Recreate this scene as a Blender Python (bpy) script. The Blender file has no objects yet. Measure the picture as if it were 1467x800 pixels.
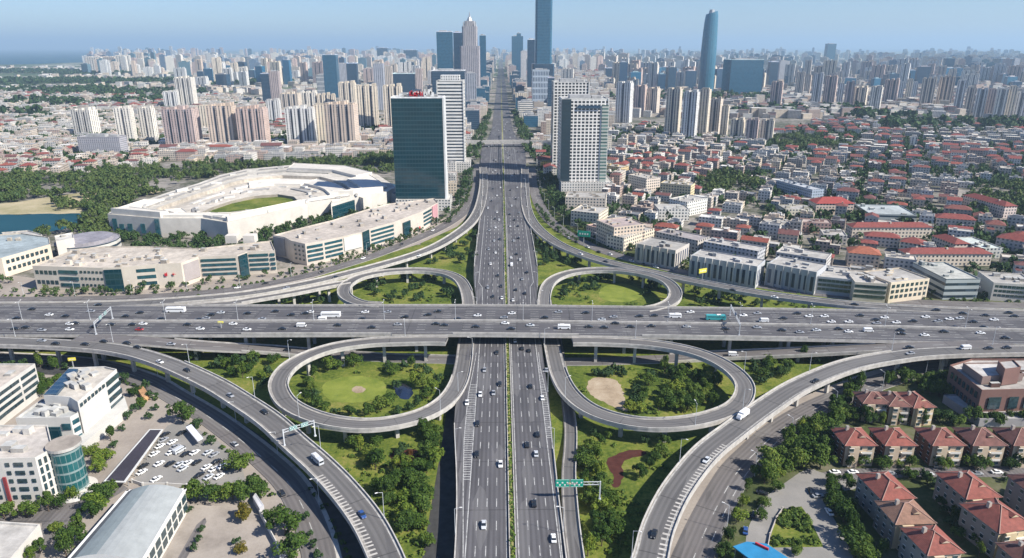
import bpy, math, random
import numpy as np
from mathutils import Vector, Matrix
R = math.radians
rnd = random.Random(11)

# ------------------------------------------------------------------ camera, sky, sun, exposure
scene = bpy.context.scene
COL = scene.collection
CAMZ = 165.0
cam_d = bpy.data.cameras.new('camera'); cam = bpy.data.objects.new('camera', cam_d); COL.objects.link(cam)
PITCH = math.atan(333/1000); YAW = R(-0.913)
cam.location = (-4.5, 0, CAMZ); cam.rotation_euler = (R(90)-PITCH, 0, YAW)
cam_d.lens = 36*1000/1467; cam_d.sensor_width = 36; cam_d.clip_start = 1; cam_d.clip_end = 200000
scene.camera = cam
SUN_EL = 42.0
SUN_H = Vector((math.cos(R(25)), -math.sin(R(25)), 0))           # towards the sun: right of the camera, a little behind it
world = bpy.data.worlds.new('World'); scene.world = world; world.use_nodes = True
wn = world.node_tree; wn.nodes.clear()
sky = wn.nodes.new('ShaderNodeTexSky'); sky.sky_type = 'NISHITA'; sky.sun_disc = False
sky.sun_elevation = R(SUN_EL); sky.sun_rotation = R(115); sky.air_density = 1.0; sky.dust_density = 0.3; sky.ozone_density = 3.0
bg = wn.nodes.new('ShaderNodeBackground'); bg.inputs['Strength'].default_value = 0.062
wo = wn.nodes.new('ShaderNodeOutputWorld')
tintn = wn.nodes.new('ShaderNodeMix'); tintn.data_type = 'RGBA'; tintn.blend_type = 'MULTIPLY'; tintn.inputs[0].default_value = 1; tintn.inputs[7].default_value = (0.88, 1.03, 1.34, 1)
wn.links.new(sky.outputs[0], tintn.inputs[6]); wn.links.new(tintn.outputs[2], bg.inputs[0]); wn.links.new(bg.outputs[0], wo.inputs[0])
sun_d = bpy.data.lights.new('sun', 'SUN'); sun_d.energy = 5.0; sun_d.angle = R(0.5); sun_d.color = (1, .94, .84)
sun = bpy.data.objects.new('sun', sun_d); COL.objects.link(sun)
sdir = Vector((SUN_H.x*math.cos(R(SUN_EL)), SUN_H.y*math.cos(R(SUN_EL)), math.sin(R(SUN_EL))))
sun.rotation_euler = sdir.to_track_quat('Z', 'Y').to_euler(); sun.location = (300, -100, 400)
vs = scene.view_settings; vs.view_transform = 'Standard'; vs.look = 'None'; vs.exposure = 0.76; vs.gamma = 1; vs.use_curve_mapping = False
scene.cycles.max_bounces = 4; scene.cycles.diffuse_bounces = 2; scene.cycles.glossy_bounces = 2
scene.cycles.transmission_bounces = 2; scene.cycles.transparent_max_bounces = 4; scene.cycles.volume_bounces = 0
scene.cycles.use_denoising = True

# ------------------------------------------------------------------ photo pixel -> point on the level z
_rot = Matrix.Rotation(YAW, 3, 'Z') @ Matrix.Rotation(R(90)-PITCH, 3, 'X')
_F = _rot @ Vector((0, 0, -1)); _Rt = _rot @ Vector((1, 0, 0)); _U = _rot @ Vector((0, 1, 0))
CP = Vector(cam.location)
def G(px, py, z=0.0):
    d = _F*1000 + _Rt*(px-733.5) + _U*(400-py)
    p = CP + d*((z-CP.z)/d.z)
    return Vector((p.x, p.y, z))
def G2(px, py, z=0.0):
    p = G(px, py, z); return (p.x, p.y)
def PP(l, z=0.0): return [G2(x, y, z) for x, y in l]
def pix(p):                                                       # point -> photo pixel (for sorting and choosing only)
    d = Vector(p)-CP; k = d.dot(_F)
    if k < 1: return (-9999, 9999)
    return (733.5+1000*d.dot(_Rt)/k, 400-1000*d.dot(_U)/k)
def ppm(p):                                                       # photo pixels per metre at p
    return 1000/max(1, (Vector(p)-CP).dot(_F))

# ------------------------------------------------------------------ mesh builder
class MB:
    def __init__(s): s.v=[]; s.f=[]; s.m=[]; s.c=[]; s.uv=[]
    def face(s, pts, mat=0, col=(1,1,1), uv=None):
        n = len(s.v); s.v.extend([tuple(p) for p in pts]); s.f.append(tuple(range(n, n+len(pts))))
        s.m.append(mat); s.c.append(col)
        s.uv.extend(uv if uv else [(p[0], p[1]) for p in pts])
    def wall(s, p0, p1, z0, z1, mat=0, col=(1,1,1), u0=0.0):
        L = math.hypot(p1[0]-p0[0], p1[1]-p0[1]); H = z1-z0
        s.face([(p0[0],p0[1],z0),(p1[0],p1[1],z0),(p1[0],p1[1],z1),(p0[0],p0[1],z1)], mat, col,
               [(u0,0),(u0+L,0),(u0+L,H),(u0,H)])
        return u0+L
    def prism(s, poly, z0, z1, mw=0, mr=1, cw=(1,1,1), cr=(1,1,1), top=True, parapet=0.0, bottom=False, cols=None):
        poly = ccw(poly); u = 0.0; n = len(poly)
        for i in range(n):
            c = cw if cols is None else cols[i % len(cols)]
            u = s.wall(poly[i], poly[(i+1)%n], z0, z1, mw, c, u)
        if top:
            if parapet > 0:
                ins = inset(poly, 0.35)
                for i in range(n):
                    j = (i+1)%n
                    s.face([(*poly[i],z1),(*poly[j],z1),(*ins[j],z1),(*ins[i],z1)], mr, cw)
                    s.face([(*ins[j],z1-parapet),(*ins[i],z1-parapet),(*ins[i],z1),(*ins[j],z1)], mr, cw)
                s.face([(*p, z1-parapet) for p in ins], mr, cr)
            else:
                s.face([(*p, z1) for p in poly], mr, cr)
        if bottom: s.face([(*p, z0) for p in reversed(poly)], mr, cr)
    def box(s, cx, cy, z0, dx, dy, dz, rot=0.0, mw=0, mr=1, cw=(1,1,1), cr=(1,1,1), bottom=False, parapet=0.0):
        s.prism(rect(cx, cy, dx, dy, rot), z0, z0+dz, mw, mr, cw, cr, True, parapet, bottom)
    def roof(s, cx, cy, z0, dx, dy, rise, rot=0.0, hip=True, mat=1, col=(1,1,1), over=0.5, gmat=0, gcol=(1,1,1)):
        a, b = dx/2+over, dy/2+over; c, sn = math.cos(rot), math.sin(rot)
        T = lambda x, y, z: (cx+c*x-sn*y, cy+sn*x+c*y, z)
        if a >= b: r0, r1 = (-(a-b) if hip else -a, 0), ((a-b) if hip else a, 0)
        else: r0, r1 = (0, -(b-a) if hip else -b), (0, (b-a) if hip else b)
        if hip and abs(a-b) < 0.6:
            r0, r1 = (-.4, 0), (.4, 0)
            longx = True
        else: longx = a >= b
        A, B, C_, D = T(-a,-b,z0), T(a,-b,z0), T(a,b,z0), T(-a,b,z0)
        P, Q = T(*r0, z0+rise), T(*r1, z0+rise)
        def fc(pts, m=mat, cl=col):
            e = Vector(pts[1])-Vector(pts[0]); L = e.length; e = e/max(L, 1e-6)
            uv = []
            for p in pts:
                w = Vector(p)-Vector(pts[0]); u = w.dot(e); uv.append((u, (w-e*u).length))
            s.face(pts, m, cl, uv)
        if longx:
            fc([A,B,Q,P]); fc([C_,D,P,Q])
            if hip: fc([B,C_,Q]); fc([D,A,P])
            else: fc([B,C_,Q], gmat, gcol); fc([D,A,P], gmat, gcol)
        else:
            fc([B,C_,Q,P]); fc([D,A,P,Q])
            if hip: fc([A,B,P]); fc([C_,D,Q])
            else: fc([A,B,P], gmat, gcol); fc([C_,D,Q], gmat, gcol)
        s.face([D,C_,B,A], gmat, gcol)
    def cyl(s, p, q, r0, r1=None, n=8, mat=0, col=(1,1,1), caps=True):
        r1 = r0 if r1 is None else r1
        p, q = Vector(p), Vector(q); d = (q-p).normalized()
        a = d.orthogonal().normalized(); b = d.cross(a)
        P = [p+(a*math.cos(t)+b*math.sin(t))*r0 for t in [2*math.pi*i/n for i in range(n)]]
        Q = [q+(a*math.cos(t)+b*math.sin(t))*r1 for t in [2*math.pi*i/n for i in range(n)]]
        for i in range(n):
            j = (i+1)%n; s.face([P[i],P[j],Q[j],Q[i]], mat, col)
        if caps: s.face(list(reversed(P)), mat, col); s.face(Q, mat, col)
    def mesh(s, name, mats):
        me = bpy.data.meshes.new(name)
        nv, nf = len(s.v), len(s.f)
        me.vertices.add(nv); me.vertices.foreach_set('co', np.array(s.v, dtype=np.float32).ravel())
        ln = np.array([len(f) for f in s.f], dtype=np.int32)
        me.loops.add(int(ln.sum())); me.loops.foreach_set('vertex_index', np.arange(nv, dtype=np.int32))
        me.polygons.add(nf)
        st = np.concatenate([[0], np.cumsum(ln)[:-1]]).astype(np.int32)
        me.polygons.foreach_set('loop_start', st); me.polygons.foreach_set('loop_total', ln)
        me.polygons.foreach_set('material_index', np.array(s.m, dtype=np.int32))
        uvl = me.uv_layers.new(name='UVMap'); uvl.data.foreach_set('uv', np.array(s.uv, dtype=np.float32).ravel())
        ca = me.color_attributes.new('Col', 'FLOAT_COLOR', 'CORNER')
        cc = np.repeat(np.array([(*c[:3], 1.0) for c in s.c], dtype=np.float32), ln, axis=0)
        ca.data.foreach_set('color', cc.ravel())
        for m in mats: me.materials.append(m)
        me.update(calc_edges=True); me.validate()
        return me
    def obj(s, name, mats, parent=None, smooth=False):
        if not isinstance(mats, (list, tuple)): mats = [mats]
        me = s.mesh(name, mats)
        if smooth: me.polygons.foreach_set('use_smooth', [True]*len(me.polygons))
        o = bpy.data.objects.new(name, me); COL.objects.link(o)
        if parent is not None: o.parent = parent
        return o

def area(poly): return sum(poly[i][0]*poly[(i+1)%len(poly)][1]-poly[(i+1)%len(poly)][0]*poly[i][1] for i in range(len(poly)))/2
def ccw(poly): return list(poly) if area(poly) > 0 else list(reversed(poly))
def inset(poly, d):
    n = len(poly); out = []
    for i in range(n):
        a, b, c = Vector(poly[i-1]), Vector(poly[i]), Vector(poly[(i+1)%n])
        e1 = (b-a).normalized(); e2 = (c-b).normalized()
        n1 = Vector((-e1.y, e1.x)); n2 = Vector((-e2.y, e2.x)); m = n1+n2
        if m.length < 1e-3: m = n1
        m.normalize(); k = d/max(0.35, m.dot(n1)); q = b+m*k
        out.append((q.x, q.y))
    return out
def rect(cx, cy, dx, dy, rot=0.0):
    c, s = math.cos(rot), math.sin(rot)
    return [(cx+c*x-s*y, cy+s*x+c*y) for x, y in ((-dx/2,-dy/2),(dx/2,-dy/2),(dx/2,dy/2),(-dx/2,dy/2))]
def inpoly(x, y, poly):
    r = False; j = len(poly)-1
    for i in range(len(poly)):
        xi, yi = poly[i]; xj, yj = poly[j]
        if (yi > y) != (yj > y) and x < (xj-xi)*(y-yi)/(yj-yi)+xi: r = not r
        j = i
    return r
def centroid(poly): return (sum(p[0] for p in poly)/len(poly), sum(p[1] for p in poly)/len(poly))

# ------------------------------------------------------------------ tagging: things, groups, labels
REC = []                                                          # (object, look, place, group) -> labels are finished at the end
def tag(o, look, cat, place='', group=None, pos=None):
    o['category'] = cat
    if group: o['group'] = group
    REC.append((o, look, place, pos if pos is not None else o.location.copy()))
    return o
def empty(name, x, y, z=0.0, rot=0.0):
    o = bpy.data.objects.new(name, None); COL.objects.link(o)
    o.location = (x, y, z); o.rotation_euler = (0, 0, rot); o.empty_display_size = 1
    return o
def struct(o, kind='structure'): o['kind'] = kind; return o
def copy_tree(o, parent=None):
    c = o.copy(); COL.objects.link(c)
    if parent is not None: c.parent = parent
    for ch in o.children: copy_tree(ch, c)
    return c
ORD = 'first second third fourth fifth sixth seventh eighth ninth tenth eleventh twelfth thirteenth fourteenth fifteenth sixteenth seventeenth eighteenth nineteenth twentieth'.split()
def finish_labels():
    def words(t): return len(t.split())
    groups = {}
    for r in REC: groups.setdefault((r[1], r[2]), []).append(r)
    for (look, place), rs in groups.items():
        base = (look+' '+place).strip()
        if len(rs) == 1:
            rs[0][0]['label'] = base; continue
        items = [(pix(r[3]), r[0]) for r in rs]
        def setn(lst, suffix=''):
            lst = sorted(lst, key=lambda t: t[0][0]); n = len(lst)
            for i, (p, o) in enumerate(lst):
                if n == 1: w = ''
                elif n == 2: w = ('left one', 'right one')[i]
                else: w = 'leftmost' if i == 0 else 'rightmost' if i == n-1 else ORD[i]+' from left' if i < n/2 else ORD[n-1-i]+' from right'
                full = base+(', '+w if w else '')+suffix
                if words(full) > 16 and suffix: print('LONG', full)
                if words(full) > 16: full = look+(', '+w if w else '')+suffix
                o['label'] = full
        if len(items) <= 24: setn(items)
        elif len(items) <= 72:
            items.sort(key=lambda t: -t[0][1]); k = (len(items)+2)//3
            for part, sfx in ((items[:k], ' of nearest ones'), (items[k:2*k], ' of middle ones'), (items[2*k:], ' of farthest ones')): setn(part, sfx)
        else:
            for p, o in items:
                o['label'] = base
                if 'group' not in o: o['group'] = base

# ------------------------------------------------------------------ materials
def newmat(name):
    m = bpy.data.materials.new(name); m.use_nodes = True; nt = m.node_tree; nt.nodes.clear()
    out = nt.nodes.new('ShaderNodeOutputMaterial'); b = nt.nodes.new('ShaderNodeBsdfPrincipled')
    nt.links.new(b.outputs[0], out.inputs[0]); b.inputs['Roughness'].default_value = 0.8
    b.inputs['Specular IOR Level'].default_value = 0.3
    return m, nt, b
class N:
    def __init__(s, nt): s.nt = nt
    def new(s, t, **k):
        n = s.nt.nodes.new(t)
        for a, v in k.items(): setattr(n, a, v)
        return n
    def val(s, sock, v):
        if isinstance(v, bpy.types.NodeSocket): s.nt.links.new(v, sock)
        else: sock.default_value = v
    def math(s, op, a, b=0.0, c=None):
        n = s.new('ShaderNodeMath', operation=op); s.val(n.inputs[0], a); s.val(n.inputs[1], b)
        if c is not None: s.val(n.inputs[2], c)
        return n.outputs[0]
    def mix(s, f, a, b, blend='MIX'):
        n = s.new('ShaderNodeMix', data_type='RGBA', blend_type=blend); s.val(n.inputs[0], f)
        s.val(n.inputs[6], a if isinstance(a, bpy.types.NodeSocket) else (*a[:3], 1)); s.val(n.inputs[7], b if isinstance(b, bpy.types.NodeSocket) else (*b[:3], 1))
        return n.outputs[2]
    def noise(s, scale, detail=3, vec=None, rough=0.55):
        n = s.new('ShaderNodeTexNoise'); n.inputs['Scale'].default_value = scale; n.inputs['Detail'].default_value = detail
        n.inputs['Roughness'].default_value = rough
        if vec is not None: s.nt.links.new(vec, n.inputs['Vector'])
        return n.outputs[0]
    def ramp(s, f, stops):
        n = s.new('ShaderNodeValToRGB'); s.val(n.inputs[0], f); e = n.color_ramp.elements
        while len(e) > 2: e.remove(e[-1])
        e[0].position, e[0].color = stops[0][0], (*stops[0][1], 1); e[1].position, e[1].color = stops[1][0], (*stops[1][1], 1)
        for p, c in stops[2:]:
            q = e.new(p); q.color = (*c, 1)
        return n.outputs[0]
    def objc(s): return s.new('ShaderNodeTexCoord').outputs['Object']
    def geo(s): return s.new('ShaderNodeNewGeometry').outputs['Position']
def flat(name, col, rough=0.8, spec=0.3, metal=0.0, var=0.12, scale=0.3, world=True):
    m, nt, b = newmat(name); n = N(nt)
    f = n.noise(scale, 4, n.geo() if world else n.objc())
    c = n.ramp(f, [(0.3, tuple(x*(1-var) for x in col)), (0.7, tuple(min(1, x*(1+var)) for x in col))])
    nt.links.new(c, b.inputs['Base Color']); b.inputs['Roughness'].default_value = rough
    b.inputs['Specular IOR Level'].default_value = spec; b.inputs['Metallic'].default_value = metal
    return m
def attr_mat(name, rough=0.85, var=0.25, scale=0.15, spec=0.2):
    """base colour = the face's own colour x the object's own colour, weathered by noise"""
    m, nt, b = newmat(name); n = N(nt)
    a = n.new('ShaderNodeAttribute', attribute_name='Col').outputs['Color']
    oc = n.new('ShaderNodeObjectInfo').outputs['Color']
    c = n.mix(1.0, a, oc, 'MULTIPLY')
    f = n.noise(scale, 5, n.geo(), 0.65)
    k = n.ramp(f, [(0.3, (1-var,)*3), (0.72, (1+var*0.3,)*3)])
    c = n.mix(1.0, c, k, 'MULTIPLY'); k = n.ramp(n.noise(0.03, 5, n.geo(), 0.6), [(0.35, (1-var*.8,)*3), (0.65, (1.05,)*3)]); c = n.mix(1.0, c, k, 'MULTIPLY')
    nt.links.new(c, b.inputs['Base Color']); b.inputs['Roughness'].default_value = rough; b.inputs['Specular IOR Level'].default_value = spec
    return m
def facade(name, bay=3.4, floor=3.1, ww=(0.2,0.8), wh=(0.3,0.8), glass=(0.03,0.05,0.07), vary=0.5, grough=0.15, slab=None):
    m, nt, b = newmat(name); n = N(nt)
    a = n.new('ShaderNodeAttribute', attribute_name='Col').outputs['Color']
    oc = n.new('ShaderNodeObjectInfo').outputs['Color']
    wall = n.mix(1.0, a, oc, 'MULTIPLY')
    k = n.ramp(n.noise(0.08, 4, n.geo()), [(0.3, (0.86,)*3), (0.7, (1.05,)*3)])
    wall = n.mix(1.0, wall, k, 'MULTIPLY')
    uv = n.new('ShaderNodeUVMap', uv_map='UVMap').outputs[0]
    sx = n.new('ShaderNodeSeparateXYZ'); nt.links.new(uv, sx.inputs[0])
    u = n.math('DIVIDE', sx.outputs[0], bay); v = n.math('DIVIDE', sx.outputs[1], floor)
    fu, fv = n.math('FRACT', u), n.math('FRACT', v)
    def within(x, lo, hi): return n.math('MULTIPLY', n.math('GREATER_THAN', x, lo), n.math('LESS_THAN', x, hi))
    mask = within(fv, *wh)
    if ww is not None: mask = n.math('MULTIPLY', mask, within(fu, *ww))
    cb = n.new('ShaderNodeCombineXYZ'); nt.links.new(n.math('FLOOR', u), cb.inputs[0]); nt.links.new(n.math('FLOOR', v), cb.inputs[1])
    wnz = n.new('ShaderNodeTexWhiteNoise'); wnz.noise_dimensions = '2D'; nt.links.new(cb.outputs[0], wnz.inputs['Vector'])
    g = n.ramp(wnz.outputs[0], [(0.2, glass), (0.95, tuple(min(1, x*(1+vary*3)+0.03*vary) for x in glass))])
    c = n.mix(mask, wall, g)
    nt.links.new(c, b.inputs['Base Color'])
    r = n.math('MULTIPLY_ADD', mask, grough-0.8, 0.8); nt.links.new(r, b.inputs['Roughness'])
    b.inputs['Specular IOR Level'].default_value = 0.5
    return m
def glass_facade(name, col=(0.03,0.09,0.12), line=(0.10,0.2,0.24), bay=1.6, floor=3.6, spand=0.25, rough=0.12, tint=False):
    m, nt, b = newmat(name); n = N(nt)
    uv = n.new('ShaderNodeUVMap', uv_map='UVMap').outputs[0]
    sx = n.new('ShaderNodeSeparateXYZ'); nt.links.new(uv, sx.inputs[0])
    u = n.math('DIVIDE', sx.outputs[0], bay); v = n.math('DIVIDE', sx.outputs[1], floor)
    mu = n.math('LESS_THAN', n.math('FRACT', u), 0.07); mv = n.math('LESS_THAN', n.math('FRACT', v), spand)
    cb = n.new('ShaderNodeCombineXYZ'); nt.links.new(n.math('FLOOR', n.math('DIVIDE', u, 2)), cb.inputs[0]); nt.links.new(n.math('FLOOR', v), cb.inputs[1])
    wnz = n.new('ShaderNodeTexWhiteNoise'); wnz.noise_dimensions = '2D'; nt.links.new(cb.outputs[0], wnz.inputs['Vector'])
    g = n.ramp(wnz.outputs[0], [(0.1, col), (0.9, tuple(x*1.3 for x in col))])
    k = n.math('MAXIMUM', mu, mv)
    c = n.mix(n.math('MULTIPLY', k, 0.7), g, line)
    oc = n.new('ShaderNodeObjectInfo').outputs['Color']; c = n.mix(1.0, c, oc, 'MULTIPLY')
    nt.links.new(c, b.inputs['Base Color'])
    nt.links.new(n.math('MULTIPLY_ADD', k, 0.4, rough), b.inputs['Roughness']); b.inputs['Specular IOR Level'].default_value = 0.8
    return m
def tile_mat(name):
    m, nt, b = newmat(name); n = N(nt)
    a = n.new('ShaderNodeAttribute', attribute_name='Col').outputs['Color']; oc = n.new('ShaderNodeObjectInfo').outputs['Color']
    c = n.mix(1.0, a, oc, 'MULTIPLY')
    uv = n.new('ShaderNodeUVMap', uv_map='UVMap').outputs[0]; sx = n.new('ShaderNodeSeparateXYZ'); nt.links.new(uv, sx.inputs[0])
    row = n.math('FRACT', n.math('DIVIDE', sx.outputs[1], 0.45)); rowm = n.math('LESS_THAN', row, 0.22)
    c = n.mix(n.math('MULTIPLY', rowm, 0.4), c, (0.06, 0.03, 0.025))
    k = n.ramp(n.noise(0.5, 6, n.geo(), 0.7), [(0.3, (0.62,)*3), (0.7, (1.2, 1.15, 1.1))]); c = n.mix(1.0, c, k, 'MULTIPLY')
    nt.links.new(c, b.inputs['Base Color']); b.inputs['Roughness'].default_value = 0.85
    return m
def asphalt(name, col, lanes=3.6, wear=0.25):
    """road surface: uv = (metres across, metres along); faint wheel tracks, patches and grain"""
    m, nt, b = newmat(name); n = N(nt)
    uv = n.new('ShaderNodeUVMap', uv_map='UVMap').outputs[0]; sx = n.new('ShaderNodeSeparateXYZ'); nt.links.new(uv, sx.inputs[0])
    cb = n.new('ShaderNodeCombineXYZ'); nt.links.new(n.math('MULTIPLY', sx.outputs[0], 1.0), cb.inputs[0]); nt.links.new(n.math('MULTIPLY', sx.outputs[1], 0.02), cb.inputs[1])
    st = n.noise(0.9, 3, cb.outputs[0]); g = n.noise(0.05, 4, n.geo()); gr = n.noise(1.5, 4, n.geo(), 0.7)
    t = n.math('COSINE', n.math('MULTIPLY', sx.outputs[0], 2*math.pi*2/lanes))
    f = n.math('ADD', n.math('MULTIPLY', st, 0.5), n.math('MULTIPLY', g, 0.3)); f = n.math('ADD', f, n.math('MULTIPLY', gr, 0.2))
    f = n.math('ADD', f, n.math('MULTIPLY', t, 0.09))
    c = n.ramp(f, [(0.32, tuple(x*(1-wear) for x in col)), (0.68, tuple(x*(1+wear) for x in col))])
    jt = n.math('LESS_THAN', n.math('FRACT', n.math('DIVIDE', sx.outputs[1], 31)), 0.016); c = n.mix(n.math('MULTIPLY', jt, 0.55), c, (0.03,0.03,0.03))
    pc = n.new('ShaderNodeTexVoronoi'); pc.inputs['Scale'].default_value = 1; cb2 = n.new('ShaderNodeCombineXYZ'); nt.links.new(n.math('DIVIDE', sx.outputs[0], lanes*1.02), cb2.inputs[0]); nt.links.new(n.math('DIVIDE', sx.outputs[1], 26), cb2.inputs[1]); nt.links.new(cb2.outputs[0], pc.inputs['Vector'])
    sc_ = n.new('ShaderNodeSeparateColor'); nt.links.new(pc.outputs['Color'], sc_.inputs[0]); c = n.mix(n.math('MULTIPLY', n.math('GREATER_THAN', sc_.outputs[0], 0.80), 0.28), c, (0.045,0.045,0.048)); c = n.mix(n.math('MULTIPLY', n.math('LESS_THAN', sc_.outputs[0], 0.14), 0.25), c, (0.2,0.195,0.19))
    nt.links.new(c, b.inputs['Base Color']); b.inputs['Roughness'].default_value = 0.8
    return m
def blend_mat(name, stops, scale, detail=5, rough=0.95, fine=None, finek=0.25):
    m, nt, b = newmat(name); n = N(nt)
    f = n.noise(scale, detail, n.geo(), 0.6)
    if fine: f = n.math('ADD', n.math('MULTIPLY', f, 1-finek), n.math('MULTIPLY', n.noise(fine, 4, n.geo(), 0.75), finek))
    c = n.ramp(f, stops); nt.links.new(c, b.inputs['Base Color']); b.inputs['Roughness'].default_value = rough
    b.inputs['Specular IOR Level'].default_value = 0.1
    return m
def leaf_mat(name, stops, transl=0.25):
    m, nt, b = newmat(name); n = N(nt)
    a = n.new('ShaderNodeAttribute', attribute_name='Col'); sx = n.new('ShaderNodeSeparateColor'); nt.links.new(a.outputs['Color'], sx.inputs[0])
    rn = n.new('ShaderNodeObjectInfo').outputs['Random']
    f = n.math('ADD', n.math('MULTIPLY', sx.outputs[0], 0.55), n.math('MULTIPLY', rn, 0.45))
    c = n.ramp(f, stops)
    oc = n.new('ShaderNodeObjectInfo').outputs['Color']; c = n.mix(1.0, c, oc, 'MULTIPLY')
    nt.links.new(c, b.inputs['Base Color']); b.inputs['Roughness'].default_value = 0.7; b.inputs['Specular IOR Level'].default_value = 0.2
    tr = n.new('ShaderNodeBsdfTranslucent'); nt.links.new(c, tr.inputs[0])
    mx = n.new('ShaderNodeMixShader'); mx.inputs[0].default_value = transl
    out = [x for x in nt.nodes if x.type == 'OUTPUT_MATERIAL'][0]
    nt.links.new(b.outputs[0], mx.inputs[1]); nt.links.new(tr.outputs[0], mx.inputs[2]); nt.links.new(mx.outputs[0], out.inputs[0])
    return m

M = {}
M['road'] = asphalt('asphalt_main', (0.088,0.085,0.09), wear=.32)
M['ramp'] = asphalt('asphalt_ramp', (0.12,0.115,0.112), lanes=4)
M['street'] = asphalt('asphalt_street', (0.13,0.12,0.118))
M['lot'] = blend_mat('lot_paving', [(0.3,(0.17,0.165,0.155)),(0.7,(0.28,0.265,0.245))], 0.06, 5, fine=1.2)
M['plaza'] = blend_mat('plaza_paving', [(0.3,(0.22,0.19,0.165)),(0.7,(0.36,0.32,0.28))], 0.05, 6, fine=0.8)
M['yard'] = blend_mat('yard_paving', [(0.3,(0.20,0.175,0.15)),(0.5,(0.30,0.265,0.23)),(0.7,(0.38,0.34,0.30))], 0.09, 6, fine=1.0)
M['conc'] = flat('concrete', (0.42,0.40,0.37), 0.85, var=0.22, scale=0.35)
M['shoulder'] = flat('shoulder_concrete', (0.27,0.255,0.235), 0.85, var=0.3, scale=0.25)
M['shade_lane'] = flat('shade_asphalt', (0.045,0.045,0.045), 0.9, var=0.3)  # dry asphalt; near-black because the shade lying there is put into the colour
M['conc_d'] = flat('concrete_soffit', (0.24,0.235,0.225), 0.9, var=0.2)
M['paint'] = blend_mat('road_paint', [(0.36,(0.13,0.13,0.13)),(0.5,(0.40,0.40,0.39)),(0.65,(0.50,0.50,0.48))], 0.5, 5, 0.7, fine=2.2, finek=0.4)
M['paint_y'] = flat('road_paint_yellow', (0.55,0.42,0.12), 0.7, var=0.2, scale=1.3)
M['grass'] = blend_mat('grass', [(0.36,(0.028,0.045,0.012)),(0.45,(0.075,0.11,0.018)),(0.55,(0.145,0.165,0.032)),(0.66,(0.25,0.205,0.075))], 0.045, 7, fine=0.5, finek=0.45)
M['lawn'] = blend_mat('lawn', [(0.35,(0.11,0.15,0.025)),(0.6,(0.20,0.23,0.045)),(0.7,(0.26,0.23,0.08))], 0.12, 5, fine=1.5)
M['urban'] = blend_mat('urban_ground', [(0.36,(0.035,0.055,0.025)),(0.46,(0.10,0.10,0.075)),(0.55,(0.24,0.22,0.20)),(0.7,(0.32,0.29,0.26))], 0.012, 7, fine=0.11, finek=0.45)
M['median'] = blend_mat('median_grass', [(0.3,(0.16,0.18,0.05)),(0.7,(0.30,0.27,0.12))], 0.3, 4, fine=2.0)
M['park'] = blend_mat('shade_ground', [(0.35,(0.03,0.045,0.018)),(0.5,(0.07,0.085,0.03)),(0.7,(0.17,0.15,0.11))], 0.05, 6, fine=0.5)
M['sand'] = blend_mat('dry_ground', [(0.35,(0.20,0.19,0.09)),(0.6,(0.40,0.34,0.22)),(0.75,(0.5,0.44,0.32))], 0.02, 6, fine=0.3)
M['sandy'] = blend_mat('sandy_ground', [(0.3,(0.22,0.165,0.11)),(0.5,(0.34,0.27,0.19)),(0.7,(0.42,0.35,0.26))], 0.15, 6, fine=1.2)
M['soil'] = blend_mat('flower_bed', [(0.3,(0.05,0.018,0.015)),(0.7,(0.09,0.035,0.028))], 0.4, 4, fine=2.0)
M['field'] = blend_mat('far_fields', [(0.40,(0.035,0.06,0.028)),(0.5,(0.09,0.12,0.06)),(0.56,(0.30,0.29,0.26)),(0.7,(0.42,0.40,0.36))], 0.0016, 8, fine=0.02, finek=0.4)
mw, nt, b = newmat('water'); n = N(nt); nt.links.new(n.ramp(n.noise(0.01,4,n.geo()),[(0.3,(0.005,0.045,0.06)),(0.7,(0.012,0.065,0.085))]), b.inputs['Base Color']); b.inputs['Roughness'].default_value = 0.5; b.inputs['Specular IOR Level'].default_value=0.15; M['water'] = mw
M['pond'] = flat('pond_water', (0.012,0.02,0.045), 0.12, 0.6)
M['wall'] = attr_mat('painted_wall', 0.75, 0.14)
M['roof'] = attr_mat('flat_roof', 0.9, 0.35, 0.25)
M['tile'] = tile_mat('roof_tile')
M['fac'] = facade('facade_windows')
M['fac_apt'] = facade('facade_apartment', bay=5.4, floor=3.0, ww=(0.3,0.66), wh=(0.10,0.90), glass=(0.05,0.055,0.07), vary=0.4)
M['fac_low'] = facade('facade_lowrise', bay=3.2, floor=3.1, ww=(0.25,0.75), wh=(0.32,0.8), glass=(0.03,0.04,0.05), vary=0.6)
M['fac_band'] = facade('facade_bands', bay=6, floor=4.4, ww=None, wh=(0.28,0.72), glass=(0.02,0.035,0.05), vary=0.3)
M['fac_pier'] = facade('facade_piers', bay=4.2, floor=15, ww=(0.28,0.78), wh=(0.16,0.86), glass=(0.025,0.035,0.06), vary=0.4)
M['gl_dark'] = glass_facade('glass_dark', (0.006,0.02,0.03), (0.012,0.035,0.05), bay=2.4, floor=4, spand=0.25, rough=0.3)
M['fac_grid'] = facade('facade_grid', bay=4.6, floor=3.9, ww=(0.16,0.84), wh=(0.2,0.84), glass=(0.02,0.025,0.03), vary=0.3)
M['gl_teal'] = glass_facade('glass_teal', (0.003,0.030,0.042), (0.006,0.045,0.058), bay=3.2, floor=4.4, spand=0.25)
M['gl_blue'] = glass_facade('glass_blue', (0.016,0.075,0.13), (0.035,0.11,0.17), bay=2, floor=4, spand=0.2, rough=0.15)
M['gl_navy'] = glass_facade('glass_navy', (0.014,0.04,0.075), (0.05,0.09,0.13), bay=2, floor=4, spand=0.25)
M['gl_green'] = glass_facade('glass_green', (0.015,0.085,0.09), (0.28,0.34,0.33), bay=1.8, floor=4.2, spand=0.2)
M['glass'] = flat('window_glass', (0.03,0.055,0.065), 0.08, 0.8, var=0.5, scale=0.8)
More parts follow.
